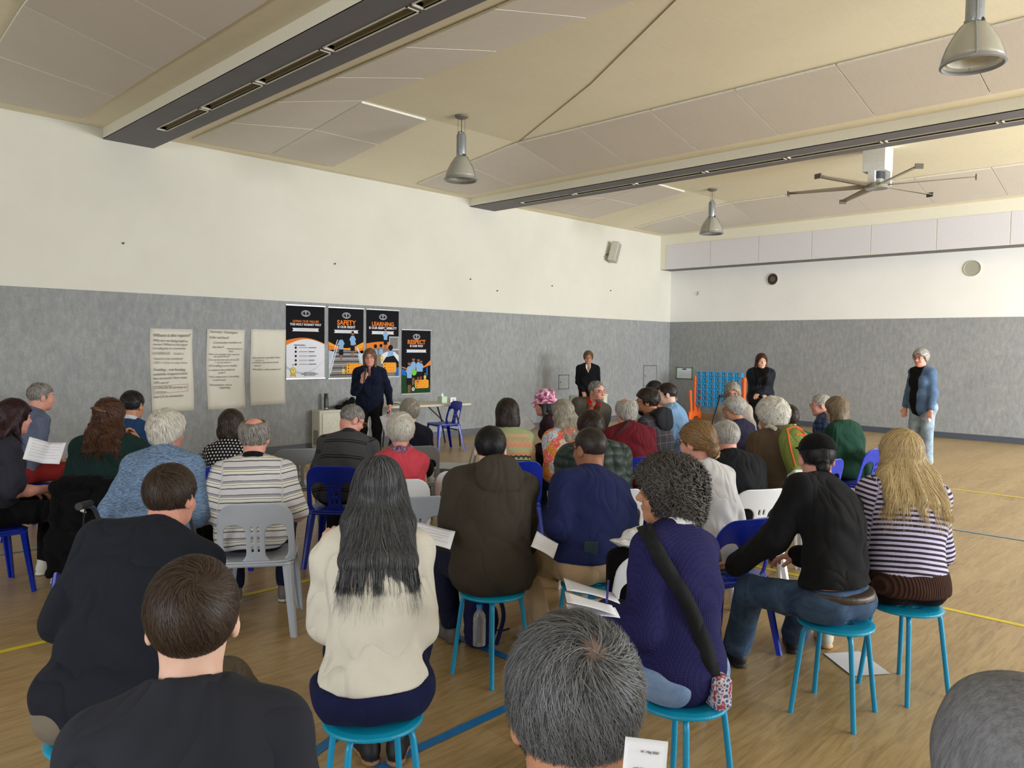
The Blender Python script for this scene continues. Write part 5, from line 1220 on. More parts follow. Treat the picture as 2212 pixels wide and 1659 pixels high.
# ------------------------------------------------------------------ the people
SPK = (6.4, 9.07)
def SH(name, c, so): return [plain('shoe_'+name, c, .6), plain('sole_'+name, so, .7)]
BLKS = SH('black', (24, 24, 26), (30, 30, 30)); WHS = SH('white', (214, 210, 200), (224, 222, 214)); GRS = SH('grey', (98, 94, 88), (190, 184, 168))
GLK = plain('glasses_dark', (30, 26, 26), .3); GLG = plain('glasses_gold', (150, 120, 70), .3, .6)
PN = dict(dark=cloth('dark_trousers', (30, 31, 38)), black=cloth('black_trousers', (18, 18, 20)), navy=cloth('navy_trousers', (26, 30, 52)), khaki=cloth('khaki_chinos', (186, 158, 124)), stone=cloth('stone_trousers', (118, 110, 98)), red=cloth('red_trousers', (138, 42, 42)), jeans=denim('blue_jeans', (38, 56, 84), (84, 108, 138)), ljeans=denim('light_jeans', (96, 124, 164), (148, 172, 206)), pjeans=denim('pale_jeans', (112, 128, 144), (168, 182, 194)), djeans=denim('dark_jeans', (22, 32, 50), (44, 60, 84)), grey=cloth('grey_trousers', (110, 108, 106)))
def hat_bucket(P):
    J = P['J']; c, R = J['Hc'], J['RH']; m = NT('cloth_pink_hat', .35, 0, .5); f = m.noise(m.coord(), 22, 4, .6, 1.); m.base(m.ramp(f, [(.38, srgb(120, 40, 80)), (.5, srgb(196, 110, 150)), (.62, srgb(236, 216, 226))])); b = MB()
    prof = [(.001, .150), (.05, .148), (.085, .128), (.100, .085), (.104, .045), (.138, .010), (.150, .0), (.136, .004), (.100, .035)]
    n0 = len(b.V); b.lathe([(r, z) for r, z in prof], 28); b.V = [tuple(c+R@(A(v[0], v[1]*1.1-.012, v[2]+.012))) for v in b.V]; b.obj('bucket_hat', [m.m], P['root'], True)
def cap_hat(P, col):
    J = P['J']; c, R, hs = J['Hc'], J['RH'], J['hs']; F = Field(c-.22, c+.22, .0055)
    F.ell(c+R@A(0, -.012, .045), (.093, .113, .090), R, 0); F.keep(c+R@A(0, 0, .036), R@A(0, -.16, -1)); F.ell(c+R@A(0, .12, .046), (.075, .085, .010), R@rotx(-.12), .01)
    F.ell(c+R@A(0, -.125, .035), (.035, .04, .025), R, -.006); V, Q = F.mesh(); mesh_obj('cap', V, Q, col, P['root'])
    F.cap
def wavy_hand(x): return x
def D(fx, fy): return floor_at(fx, fy)[:2]
def heading(px, d, tgt=SPK): p = at(px, 800, d); return math.degrees(math.atan2(tgt[1]-p[1], tgt[0]-p[0]))
PEOPLE = {}
def per(key, px, py, d, **k):
    P = dict(at=(px, py, d), seed=(hash(key) if False else sum(ord(c)*(i+3) for i, c in enumerate(key)))*.37 % 9, face=heading(px, d)); P.update(k); P['key'] = key
    P.setdefault('pants', PN['dark']); P.setdefault('shoe', BLKS); PEOPLE[key] = P; build_person(P); return P
HS = lambda st, c, **k: dict(st=st, c=c, **k)
# --- standing
per('speaker', 799, 752, 10.9, fem=1, stand=1, face=236, hyaw=-6, lean=1, slouch=4, eyes=1, glasses=GLG, hair=HS('bob', 'fairbrown', len=.15, t=.012, sl=.10, n=2600), bw=1.14, belly=.02, te=.020, sleeve=.9, drop=.16, bws=1.16,
    top=cloth('speaker_shirt', (22, 27, 46), bump=.4), pants=PN['black'], arms=((-.28, .10, .02), (.10, .23, .40)), pole=(None, (.4, -.3, -1)), hand=(dict(d=(-.1, .2, -1), n=(1, 0, 0), curl=45), dict(d=(-.35, .12, .8), n=(-.3, -.9, 0), curl=75)), collarm=cloth('speaker_shirt', (22, 27, 46)), vneck=1, skin='pink', lod=1, label='woman in navy shirt holding a microphone and paper, standing by the banners')
per('wall_man', 1271, 758, 15.6, stand=1, face=222, lean=-1, slouch=6, hs=1.08, eyes=1, glasses=GLK, hair=HS('short', 'fairbrown', t=.018, sl=.05), te=.020, top=cloth('black_fleece', (20, 20, 23)), openfront=opened((222, 222, 222)), openv=1, openw=.05, vneck=1, bws=1.08, bw=1.08,
    arms=((-.10, .16, .02), (.10, .16, .0)), pants=PN['dark'], skin='tan', lod=1, label='bearded man in glasses and black zip top leaning on the grey wall')
per('puffer_woman', 1645, 763, 13.0, fem=1, stand=1, face=208, hyaw=14, lean=0, slouch=5, eyes=1, hair=HS('bob', 'chestnut', len=.17, t=.014, sl=.10), te=.042, slw=.8, bw=1.15, drop=.20, top=cloth('black_padded_coat', (26, 30, 38), .6), openfront=opened((12, 12, 14)), openw=.12, openx=.0,
    arms=((.03, .24, .16), (-.03, .24, .14)), pants=PN['black'], pe=.02, skin='fair', lod=1, label='woman in a black padded coat standing by the blue game board with hands clasped')
per('denim_woman', 1990, 754, 11.2, fem=1, stand=1, face=160, hyaw=6, lean=1, slouch=6, hs=1.05, eyes=1, glasses=GLK, hair=HS('short', 'silver', t=.024, sl=.05, amp=.006, grav=0), te=.026, slw=.9, sleeve=.93, bw=1.12, belly=.02, drop=.17, top=denim('denim_jacket', (66, 88, 118), (96, 120, 150)), openfront=opened((14, 14, 16)), openw=.11, openx=.045,
    arms=((-.22, .12, -.02), (.26, .06, -.04)), hand=(None, dict(d=(0, .2, -1), n=(-.7, .7, 0), curl=40)), collarm=denim('denim_collar', (60, 92, 132), (116, 148, 186)), pants=PN['pjeans'], pe=.022, flare=.062, shoe=SH('trainer', (58, 50, 92), (150, 120, 130)), skin='pink', lod=1, label='grey-haired woman in denim jacket and pale jeans standing at the right')
# --- far left block
per('blue_shirt_man', 88, 826, 7.0, hair=HS('short', 'grey', t=.008, sl=.03), face=12, hyaw=-8, lean=6, skin='pink', top=cloth('blue_grey_shirt', (98, 106, 130)), sleeve=.95, collarm=cloth('blue_grey_shirt', (98, 106, 130)), pants=PN['red'], arms='thigh', label='grey-haired man in profile, blue-grey shirt and red trousers, far left')
per('wine_hair_woman', 28, 861, 5.35, fem=1, face=4, hyaw=8, lean=6, hair=HS('long', 'wine', len=.22, t=.014, sl=.14, n=3000), top=cloth('charcoal_tee', (50, 50, 60)), sleeve=.44, slw=1.4, te=.02, bw=1.1, belly=.03, pants=PN['black'], arms=((-.1, .30, .2), (.1, .34, .22)), shoe=WHS, skin='pink', label='woman with long wine-red hair in a charcoal t-shirt, left edge')
per('wavy_woman', 236, 861, 5.6, fem=1, face=56, hyaw=-14, lean=10, bws=1.2, bw=1.22, belly=.04, te=.02, hair=HS('long', 'chestnut', len=.20, t=.018, sl=.10, n=5000, amp=.012, jit=.45, lift=.010, swirl=.3), top=cloth('dark_green_jumper', (26, 46, 44)), arms=((-.1, .3, .2), (.16, .32, .52)), hand=(None, dict(d=(-.5, .1, .85), n=(-.6, -.6, 0), curl=70)), elout=1.2, skin='tan', label='woman with clipped wavy brown hair and dark green jumper, hand by chin')
per('blue_jumper_man', 286, 843, 6.6, face=48, hyaw=-10, lean=8, hair=HS('short', 'black', t=.010, sl=.03), top=cloth('blue_jumper', (40, 68, 108)), collarm=plain('check_collar', (206, 208, 220), .8, scale=200, var=.2), skin='tan', label='dark-haired man in blue jumper with a white checked collar')
per('marled_woman', 362, 887, 4.75, fem=1, face=50, hyaw=-18, lean=12, slouch=16, bw=1.15, bws=1.14, belly=.05, te=.03, slw=1.3, hair=HS('fluffy', 'white', t=.022, sl=.05, n=4600, amp=.007, lift=.006), top=heather('marled_cardigan', (62, 84, 116), (134, 158, 188), 130, (.5, .5, 4)), arms=((-.12, .26, .22), (.10, .32, .26)), hem=-.06, coat=1, skin='pink', label='white-haired woman in a marled blue cardigan sitting on a walking frame')
per('dotty_woman', 500, 895, 6.2, fem=1, face=54, hyaw=-6, lean=8, slouch=16, hair=HS('bob', 'brown', len=.10, t=.020, sl=.05), top=dots('black_white_dots', (22, 22, 26), (206, 206, 206), .026, .26), skin='fair', label='brown-haired woman in a black top with white dots')
per('striped_polo_man', 550, 900, 4.85, face=56, hyaw=-8, lean=6, slouch=12, bw=1.2, bws=1.17, belly=.05, te=.018, sleeve=.44, slw=1.8, hair=HS('short', 'grey', t=.016, sl=.045, bald=(-.035, .13, .075), amp=.005, n=3000, lift=.006), top=stripes('polo_stripes', [(0, (204, 202, 204)), (.30, (34, 36, 56)), (.36, (204, 202, 204)), (.46, (226, 222, 204)), (.56, (90, 90, 100)), (.60, (226, 222, 204)), (.70, (160, 160, 168)), (.86, (34, 36, 56)), (.90, (204, 202, 204))], .085),
    collarm=cloth('black_collar', (24, 24, 28)), arms=((-.16, .24, .2), (.17, .26, .16)), pants=PN['navy'], shoe=GRS, skin='pink', label='balding man in a striped polo shirt on the near grey chair')
per('heater_man', 770, 874, 6.4, face=44, hyaw=-52, hpitch=24, lean=14, slouch=18, side=3, bw=1.2, bws=1.18, belly=.05, te=.018, glasses=GLG, hair=HS('short', 'grey', t=.005, sl=.02), top=stripes('grey_rugby_stripes', [(0, (70, 71, 74)), (.78, (20, 20, 22)), (.84, (70, 71, 74)), (.92, (20, 20, 22)), (.97, (70, 71, 74))], .135), collarm=cloth('charcoal_collar', (52, 52, 60)), arms=((-.1, .3, .24), (.2, .36, .3)), pants=PN['dark'], skin='pink', label='grey man in glasses looking down, dark grey jumper with black stripes')
per('table_woman', 885, 862, 7.5, fem=1, face=62, lean=8, slouch=16, hair=HS('short', 'ashgrey', t=.020, sl=.045), top=cloth('midnight_top', (30, 30, 44)), bw=1.15, skin='fair', label='grey-haired person in a midnight top seated facing the folding table')
per('pink_vest_woman', 865, 906, 5.7, fem=1, face=52, lean=4, slouch=10, hair=HS('short', 'white', t=.020, sl=.05, n=4200, amp=.005, lift=.006), top=cloth('coral_vest', (206, 74, 88)), bw=1.1, sleeves=(.0, .0), te=.022, skin='pink', hs=1.1, label='white-haired woman in a coral pink vest and purple scarf')
# --- middle block
per('nordic_woman', 1096, 862, 6.6, fem=1, face=58, lean=6, slouch=12, bw=1.12, bws=1.1, te=.022, hair=HS('bob', 'darkbrown', len=.13, t=.020, sl=.10), top=nordic(), arms='hold', skin='fair', label='dark bobbed woman in a green patterned knit jumper')
per('bucket_hat_woman', 1177, 846, 8.1, fem=1, face=112, hyaw=14, lean=8, slouch=14, hair=HS('bob', 'blackgrey', len=.09, t=.008, sl=.05), top=cloth('plum_cardigan', (48, 30, 40)), pants=PN['black'], arms='lap', skin='pink', label='woman in a shiny pink bucket hat and plum cardigan')
per('floral_woman', 1214, 862, 6.75, fem=1, face=74, hyaw=8, hroll=-6, lean=12, slouch=18, side=-4, bw=1.28, bws=1.32, belly=.04, te=.035, slw=1.6, hair=HS('long', 'ashgrey', len=.11, t=.010, sl=.10, n=3400, spread=1.1, jit=.35), top=floral(), pants=PN['djeans'], skin='pink', label='woman with long grey hair in a bright floral blouse')
per('tweed_man', 1288, 822, 9.3, face=226, hyaw=38, hroll=6, lean=8, slouch=10, side=-14, eyes=1, glasses=GLG, hair=HS('short', 'grey', t=.006, sl=.03, beard=.004, recede=.028), te=.03, top=heather('tweed_jacket', (68, 64, 58), (104, 98, 90), 300, (3, 3, 3)), openfront=opened((180, 28, 32), (64, 60, 40)), openw=.085, collarm=cloth('pale_blue_collar', (150, 170, 214)), bw=1.12, bws=1.1, belly=.04, vneck=1, arms='lap', pants=PN['dark'], skin='pink', label='smiling bearded man in tweed jacket and red argyle jumper, turned round')
per('puffer_man', 1278, 888, 5.5, face=60, lean=14, slouch=14, hair=HS('short', 'darkbrown', t=.016, sl=.04), te=.055, slw=.8, bw=1.15, bws=1.12, top=quilt('green_puffer', (44, 58, 54)), arms='hold', pants=PN['black'], skin='tan', hpitch=-8, label='dark-haired man in a quilted dark green puffer jacket')
per('maroon_man', 1352, 858, 7.0, face=64, lean=8, slouch=14, bw=1.2, bws=1.2, belly=.05, te=.022, hair=HS('fluffy', 'silver', t=.012, sl=.07, bald=(-.01, .15, .088), n=3600, lift=.007, grav=.9), top=cloth('maroon_shirt', (96, 26, 36)), collarm=cloth('maroon_shirt', (96, 26, 36)), pants=PN['dark'], skin='pink', label='balding man with white hair and maroon shirt, strap across his back')
per('plaid_man', 1399, 838, 7.4, face=92, hyaw=26, lean=6, slouch=12, hair=HS('short', 'darkbrown', t=.016, sl=.04, beard=.008, amp=.006), glasses=GLG, te=.022, top=plaid('navy_plaid', (60, 62, 72), (120, 96, 80), .075), hood=cloth('grey_hood', (40, 42, 46)), skin='tan', pants=PN['dark'], label='dark curly-haired man in glasses and a plaid shirt')
per('light_blue_man', 1441, 826, 8.5, face=106, hyaw=20, lean=2, slouch=16, hair=HS('short', 'darkbrown', t=.007, sl=.03), top=cloth('light_blue_jumper', (124, 160, 198)), te=.024, pants=PN['black'], shoe=WHS, skin='pale', label='man in a light blue jumper with glasses pushed up, in profile')
per('far_woman', 1413, 822, 10.0, fem=1, face=140, hyaw=10, eyes=1, hair=HS('bob', 'black', len=.10, t=.012, sl=.06), glasses=GLK, top=cloth('black_knit', (18, 18, 20)), skin='fair', label='dark-haired person in glasses half hidden behind the light blue man')
per('brown_beard_man', 1424, 836, 9.2, face=112, hyaw=20, hair=HS('short', 'chestnut', t=.014, sl=.04, beard=.03), top=cloth('black_knit', (18, 18, 20)), skin='pink', label='person with long brown beard just behind the light blue man')
# --- right block
per('bun_woman', 1507, 909, 4.6, fem=1, face=72, hyaw=16, lean=8, slouch=12, hair=HS('short', 'auburn', t=.014, sl=.07, n=3400, bun=(.0, -.105, -.035, .046), whorl=(0, -.13, -.02), grav=0, amp=.003), glasses=GLK, top=cloth('white_linen', (206, 205, 206)), te=.02, pants=PN['stone'], skin='pink', label='woman with auburn hair in a clipped bun and white top')
per('black_jacket_man', 1567, 907, 5.55, face=62, hyaw=10, lean=10, slouch=16, hair=HS('short', 'silver', t=.010, sl=.035, amp=.004), top=cloth('black_wool_jacket', (24, 25, 28)), te=.034, slw=.7, bw=1.15, bws=1.15, collarm=cloth('black_wool_jacket', (24, 25, 28)), pants=PN['black'], skin='pink', label='man with cropped silver hair in a black jacket on a white chair')
per('backpack_woman', 1668, 864, 6.0, fem=1, face=56, hyaw=12, lean=12, slouch=18, hair=HS('fluffy', 'white', t=.036, sl=.07, n=6000, amp=.010, jit=.35, lift=.009), top=cloth('brown_parka', (92, 78, 64)), te=.045, slw=.8, bw=1.15, bws=1.15, hem=-.02, pants=PN['stone'], skin='tan', label='white-curled woman in brown coat wearing a green and orange backpack')
per('navy_woman', 1587, 857, 7.9, fem=1, face=84, hyaw=30, lean=6, slouch=12, hair=HS('short', 'silver', t=.020, sl=.05), glasses=GLG, top=cloth('navy_top', (44, 42, 62)), te=.02, pants=PN['dark'], bw=1.1, skin='tan', label='grey-haired woman in profile with a navy top')
per('grey_bob_woman', 1583, 826, 9.2, fem=1, face=190, hyaw=18, hpitch=12, eyes=1, glasses=GLG, hair=HS('bob', 'ashgrey', len=.10, t=.016, sl=.06), top=cloth('beige_wrap', (176, 166, 154)), te=.03, coat=1, skin='pink', label='grey bobbed woman in glasses facing the camera before the game board')
per('green_jumper_man', 1702, 874, 7.0, face=70, hyaw=-16, lean=14, slouch=16, side=4, hair=HS('short', 'darkbrown', t=.014, sl=.045), top=cloth('bottle_green_jumper', (30, 72, 56)), te=.03, bw=1.15, bws=1.12, pants=PN['dark'], skin='tan', label='dark-haired person in bottle green jumper behind the green backpack')
per('navy_puffer_man', 1774, 850, 8.7, face=100, hyaw=22, lean=4, slouch=14, hair=HS('short', 'silver', t=.007, sl=.03), glasses=GLG, top=quilt('navy_puffer', (34, 50, 84)), te=.045, slw=.8, pants=PN['dark'], skin='pink', label='ruddy older man in profile wearing a navy quilted jacket')
per('green_vest_woman', 1808, 857, 7.7, fem=1, face=80, hyaw=4, lean=8, slouch=14, hair=HS('bob', 'ash', len=.15, t=.018, sl=.10), top=cloth('forest_fleece', (30, 62, 50)), te=.03, bw=1.2, bws=1.2, pants=PN['black'], skin='fair', label='woman with ash-brown bob in a forest green top, right of the group')
# --- stools in front
per('navy_tee_man', 1275, 921, 4.4, seatpx=(1277, 1254), face=70, hyaw=10, lean=6, slouch=12, bw=1.16, bws=1.12, belly=.03, te=.022, sleeve=.46, slw=1.5, hair=HS('short', 'buzz', t=.005, sl=.012, n=2500, amp=.001, lift=.001), top=cloth('navy_tshirt', (34, 40, 80), weave=1500), arms=((-.13, .22, .2), (.12, .24, .2)), pants=PN['khaki'], hem=.125, pe=.02, flare=.062, shoe=WHS, glasses=GLK, feet=(D(1165, 1392), D(1340, 1300)), skin='brown', lod=0, label='shaven-haired man in navy t-shirt and khaki trousers on a stool')
per('olive_man', 1060, 919, 4.3, seatpx=(1062, 1270), face=62, hyaw=-14, lean=12, slouch=16, bw=1.12, bws=1.13, te=.042, slw=.75, hair=HS('short', 'black', t=.008, sl=.045, n=4200, swirl=.6), top=cloth('olive_parka', (66, 60, 52), .7, bump=.5), hood=cloth('olive_parka', (66, 60, 52), .7), hem=-.005, wr_=.012, arms='hold', pants=PN['navy'], pe=.016, shoe=SH('ankle_boot', (88, 82, 76), (70, 66, 62)), shoekind='boot', feet=(D(975, 1385), D(1115, 1290)), skin='pale', lod=0, label='black-haired man in an olive hooded parka on a stool')
per('cream_woman', 818, 985, 2.88, seatpx=(806, 1536), pole=((-.2, .1, -1), None), fem=1, face=57, hyaw=0, lean=8, slouch=10, te=.028, slw=1.0, bws=.92, elout=.5, bw=1.0, hair=HS('long', 'blackgrey', len=.255, t=.014, sl=.17, n=9000, w=.0020, part=0, jit=.12, lift=.006, whorl=(0, -.02, .14), spread=1.05, grav=.9), top=cloth('cream_sweater', (214, 209, 196), weave=500), hem=.115, wr_=.012, arms=((-.17, .17, .50), (.08, .32, .20)), hand=(dict(d=(.3, .3, .85), n=(.5, .8, 0), curl=60), None), 
    pants=cloth('navy_skirt', (26, 30, 64)), skirt=1, bareleg=1, ptop=.028, pw=.010, shoe=SH('court', (20, 20, 24), (150, 112, 76)), feet=(D(797, 1640), D(858, 1640)), skin='fair', label='woman with long greying black hair, cream sweater and navy skirt on a stool')
per('curly_woman', 1448, 992, 3.0, seatpx=(1467, 1496), fem=1, face=84, hyaw=40, hpitch=0, lean=12, slouch=16, te=.020, slw=1.5, bw=1.10, bws=1.06, eyes=1, hair=HS('curly', 'curlydark', t=.02, sl=.17, n=5200, amp=.010), top=knit('navy_cardigan', (38, 36, 84)), hem=-.005, wr_=.006, arms=((-.10, .27, .24), (.0, .30, .21)), hand=(dict(d=(.1, 1, .1), n=(0, 0, -1), curl=50), dict(d=(-.4, 1, .1), n=(0, 0, -1), curl=45)), pants=PN['ljeans'], collarm=plain('white_collar', (232, 232, 232), .8), skin='tan', label='woman with curly grey-black hair in a navy cardigan, smiling to the left')
per('cap_man', 1766, 936, 4.0, seatpx=(1790, 1338), face=72, hyaw=-32, lean=22, slouch=20, bw=1.06, bws=1.12, te=.024, slw=1.2, hair=HS('short', 'black', t=.007, sl=.05, n=2600, bun=(0, -.105, -.035, .034)), hpitch=4, top=cloth('black_longsleeve', (26, 26, 28), weave=1400), hem=.165, hemtilt=-.12, wr_=.010, arms=((-.22, .42, .175), (.14, .34, .2)), hand=(dict(d=(.2, .9, -.15), n=(0, -.1, -1), curl=20), None), pants=PN['jeans'], pe=.016, flare=.06, ptop=.075, shoe=SH('leather', (24, 22, 22), (46, 40, 34)), shoekind='boot', feet=(D(1590, 1435), D(1712, 1405)), fd=((.15, 1, 0), (.9, 1, 0)), skin='pink', lod=0, label='man in black cap, black long-sleeved top and jeans on a stool')
per('blonde_woman', 1948, 929, 4.08, seatpx=(1955, 1300), feet=(D(1690, 1338), D(1782, 1394)),  fem=1, face=44, hyaw=6, lean=6, slouch=16, te=.034, slw=1.3, bw=1.12, bws=1.12, hair=HS('long', 'blonde', len=.22, t=.018, sl=.17, n=8000, w=.0019, spread=1.35, jit=.22, lift=.010, grav=.8), top=stripes('lilac_stripes', [(0, (196, 192, 222)), (.52, (52, 42, 50))], .0255, wob=.002, weave=260), band=rib_knit('brown_rib', (78, 54, 46)), hem=.055, bandh=.12, wr_=.007, pants=PN['black'], arms='hold', shoe=SH('cream_sneaker', (196, 190, 172), (206, 160, 110)), skin='fair', lod=0, label='blonde woman in a lilac and brown striped jumper on a stool')
# --- the nearest heads
per('navy_polo_man', 368, 1001, 2.95, seatpx=(225, 1575), feet=(D(310, 1480), D(618, 1640)), face=66, hyaw=-30, lean=30, slouch=14, side=4, bw=1.12, bws=1.14, te=.022, slw=1.6, sleeve=.5, hair=HS('short', 'brown', t=.010, sl=.04, n=6500, swirl=.3), top=cloth('ink_tshirt', (34, 37, 46), weave=1400), hem=.03, wr_=.008, arms=((-.1, .42, .16), (.14, .44, .18)), pants=PN['stone'], pe=.02, skin='pink', label='brown-haired man in a dark ink-blue top leaning forward at the left')
per('near_boy', 414, 1206, 1.46, hs=.97, face=60, hyaw=2, lean=8, slouch=12, hpitch=-2, te=.020, bws=.93, bw=.93, collarh=.03, slw=1.2, hair=HS('short', 'brown', t=.011, sl=.05, n=14000, w=.0011, swirl=.7, whorl=(.012, -.075, .09), lift=.003), top=cloth('charcoal_jumper', (46, 48, 56), weave=1600), wr_=.005, pants=PN['stone'], arms='lap', skin='pale', label='brown-haired man in a charcoal jumper, nearest at the bottom left', neckr=.053)
per('near_grey_man', 1237, 1331, 1.0, hs=.93, face=50, hyaw=0, lean=12, slouch=12, hpitch=12, te=.02, hair=HS('short', 'salt', t=.012, sl=.085, n=24000, w=.0009, whorl=(.016, -.085, .085), lift=.010, jit=.26, grav=.2, swirl=.5, amp=.004, thin=((.014, -.080, .092, .020), (.0, -.045, .118, .022), (-.006, .0, .128, .018), (.01, .04, .128, .018))), top=cloth('charcoal_jumper', (46, 48, 56), weave=1600), pants=PN['dark'], arms='hold', skin='tan', label='man with thinning salt-and-pepper hair seen from above, bottom centre')
per('hooded_person', 2216, 1478, .95, hs=.95, face=30, hyaw=0, lean=12, slouch=14, hpitch=6, te=.03, hair=HS('none', 'brown'), top=cloth('grey_marl_hoodie', (112, 113, 118)), pants=PN['dark'], arms='lap', skin='fair', label='person with a grey hood up at the bottom right corner')
P = PEOPLE['hooded_person']; J = P['J']; c, R = J['Hc'], J['RH']; F = Field(c-.22, c+A(.22, .22, .2), .006)
F.ell(c+R@A(0, -.018, .025), (.104, .125, .112), R, 0); F.cap(c+R@A(0, -.05, -.02), J['nek']+A(0, -.06, .02), .095, .11, .05); F.ell(c+R@A(0, .12, -.03), (.065, .10, .09), R, -.02)
V, Q = F.mesh(); V = V+vnormals(V, Q)*(folds(V.astype(float), 3.3, 1.2)*.004)[:, None]; mesh_obj('hood', V, Q, heather('grey_marl', (104, 105, 110), (128, 129, 134), 60, (3, 3, .6)), P['root'])
hat_bucket(PEOPLE['bucket_hat_woman']); cap_hat(PEOPLE['cap_man'], cloth('black_cap', (18, 18, 20)))

# ------------------------------------------------------------------ seats under the people
def seat_for(key, c, label, back=.0, dh=0, dx=0, dy=0):
    P = PEOPLE[key]; p = world(P, (dx, -.02-back+dy, 0)); chair(c, p[0], p[1], P['face']+dh, label); P['seated'] = c
for k, c, l, *r in [
    ('blue_shirt_man', 'b', 'blue plastic chair under the man in the blue-grey shirt'), ('wine_hair_woman', 'b', 'blue plastic chair at the left edge under the wine-haired woman'),
    ('wavy_woman', 'b', 'blue plastic chair under the wavy-haired woman, black bag over its back'), ('blue_jumper_man', 'b', 'blue plastic chair under the man in the blue jumper'),
    ('dotty_woman', 'b', 'blue plastic chair under the woman in the dotted top'), ('striped_polo_man', 'g', 'grey plastic chair with slotted back under the striped polo man', 0, 0, .05),
    ('heater_man', 'b', 'blue plastic chair under the man in the dark striped jumper'), ('table_woman', 'g', 'grey plastic chair nearest the folding table, occupied'),
    ('pink_vest_woman', 'w', 'white plastic chair under the woman in the coral vest'), ('nordic_woman', 'b', 'blue plastic chair under the woman in the patterned jumper'),
    ('bucket_hat_woman', 'b', 'blue plastic chair under the woman in the bucket hat'), ('floral_woman', 'g', 'grey plastic chair under the woman in the floral blouse'),
    ('tweed_man', 'b', 'blue plastic chair under the man in the tweed jacket'), ('puffer_man', 'w', 'white plastic chair under the man in the green puffer jacket'),
    ('maroon_man', 'b', 'blue plastic chair under the man in the maroon shirt'), ('plaid_man', 'b', 'blue plastic chair under the man in the plaid shirt'),
    ('light_blue_man', 'b', 'blue plastic chair under the man in the light blue jumper'), ('far_woman', 'b', 'blue plastic chair under the farthest dark-haired person'),
    ('brown_beard_man', 'b', 'blue plastic chair under the person with the brown beard'), ('bun_woman', 'b', 'blue plastic chair under the woman with the auburn bun'),
    ('black_jacket_man', 'w', 'white plastic chair under the silver-haired man in the black jacket'), ('backpack_woman', 'w', 'white plastic chair under the woman with the green backpack'),
    ('navy_woman', 'w', 'white plastic chair under the grey-haired woman in the navy top'), ('grey_bob_woman', 'b', 'blue plastic chair under the grey-bobbed woman facing the camera'),
    ('green_jumper_man', 'b', 'blue plastic chair under the person in the bottle green jumper'), ('navy_puffer_man', 'b', 'blue plastic chair under the man in the navy quilted jacket'),
    ('green_vest_woman', 'b', 'blue plastic chair under the ash-bobbed woman in forest green')]: seat_for(k, c, l, *r)
def chair_px(c, x, y, z, h, label):
    p = floor_at(x, y, z); chair(c, p[0], p[1], h, label)
chair_px('b', 958, 914, .44, 168, 'empty shiny blue plastic chair in front of the folding table')
chair_px('g', 642, 1044, .44, 62, 'empty grey plastic chair beyond the striped polo man')
chair_px('g', 985, 1006, .44, 130, 'empty grey plastic chair turned sideways before the patterned jumper')
chair_px('g', 893, 1172, .44, 58, 'empty grey plastic chair right behind the coral vest')
chair_px('w', 1010, 1105, .44, 40, 'empty white plastic chair beside the olive parka')
chair_px('w', 1868, 1112, .44, 108, 'empty white plastic chair between the capped man and the blonde woman')
for k, rot, l in [('navy_tee_man', 10, 'turquoise stool under the man in khaki trousers'), ('olive_man', 30, 'turquoise stool under the man in the olive parka'), ('cream_woman', 12, 'turquoise stool under the woman in the navy skirt, bottom left of centre'),
                  ('curly_woman', 0, 'turquoise stool under the curly-haired woman, holes showing in its seat'), ('cap_man', 20, 'turquoise stool under the man in the black cap'), ('blonde_woman', 24, 'turquoise stool under the blonde woman in the striped jumper'),
                  ('navy_polo_man', 10, 'turquoise stool mostly hidden under the man leaning at the left'), ('near_boy', 10, 'turquoise stool hidden under the nearest man at the bottom left'), ('near_grey_man', 10, 'turquoise stool under the nearest grey-haired man'), ('hooded_person', 10, 'turquoise stool under the grey-hooded person')]:
    P = PEOPLE[k]; p = world(P, (0, -.01, 0)); stool(p[0], p[1], P['face']+rot, l)
# ------------------------------------------------------------------ held and carried things
P = PEOPLE['speaker']; J = P['J']; W_ = lambda *p: world(P, p)
w = J['wr'][1]; h = w+A(-.03, .05, .06)
t = empty('microphone', world(P, h)); tag(t, 'black handheld microphone in the speaker\'s raised hand', 'microphone'); mic = rotz(P['rz'])@A(-.05, -.08, .30); mic /= np.linalg.norm(mic)
MB().tube([-mic*.10, mic*.02, mic*.07], [.011, .014, .017], 12).obj('handle', [plain('mic_black', (22, 22, 24), .35)], t, True)
F = Field(mic*.09-.04, mic*.09+.04, .004); F.ell(mic*.09, (.025, .025, .028), None, 0); V, Q = F.mesh(); mesh_obj('mic_head', V, Q, plain('mic_mesh', (50, 50, 52), .5, .4, var=.3, scale=400), t)
w = world(P, J['wr'][0]); c = w+A(0, 0, -.25)+(-cF)*.05; Rr = np.stack([cR*.93+cU*.30, cU*.93-cR*.30, -cF], 1); paper('paper', c, Rr, .21, .29, 'white printed sheet hanging from the speaker\'s lowered hand', .02, 10, None, 'paper', 1)
def sheet_px(x, y, d, yaw, pitch, roll, w, h, label, **k):     # yaw etc. turn the sheet from facing the photographer
    Rr = np.stack([cR, cU, -cF], 1)@rotz(math.radians(roll))@rotx(math.radians(pitch))@roty(math.radians(yaw)); return paper('paper', at(x, y, d), Rr, w, h, label, **k)
sheet_px(100, 978, 5.0, 20, -20, -5, .21, .148, 'folded white sheet held by the wine-haired woman', curl=.02, lines=6, fold=.15)
sheet_px(1135, 916, 8.1, 10, -35, 38, .15, .20, 'white sheet held up by the woman in the bucket hat', curl=.01)
sheet_px(935, 1155, 3.9, 0, -60, -14, .21, .148, 'white sheet on the lap between the coral vest and the olive parka', curl=.01, lines=5)
sheet_px(1178, 1176, 3.95, 0, -55, -30, .13, .12, 'white sheet corner in the lap of the man in khaki trousers', curl=.01, lines=4)
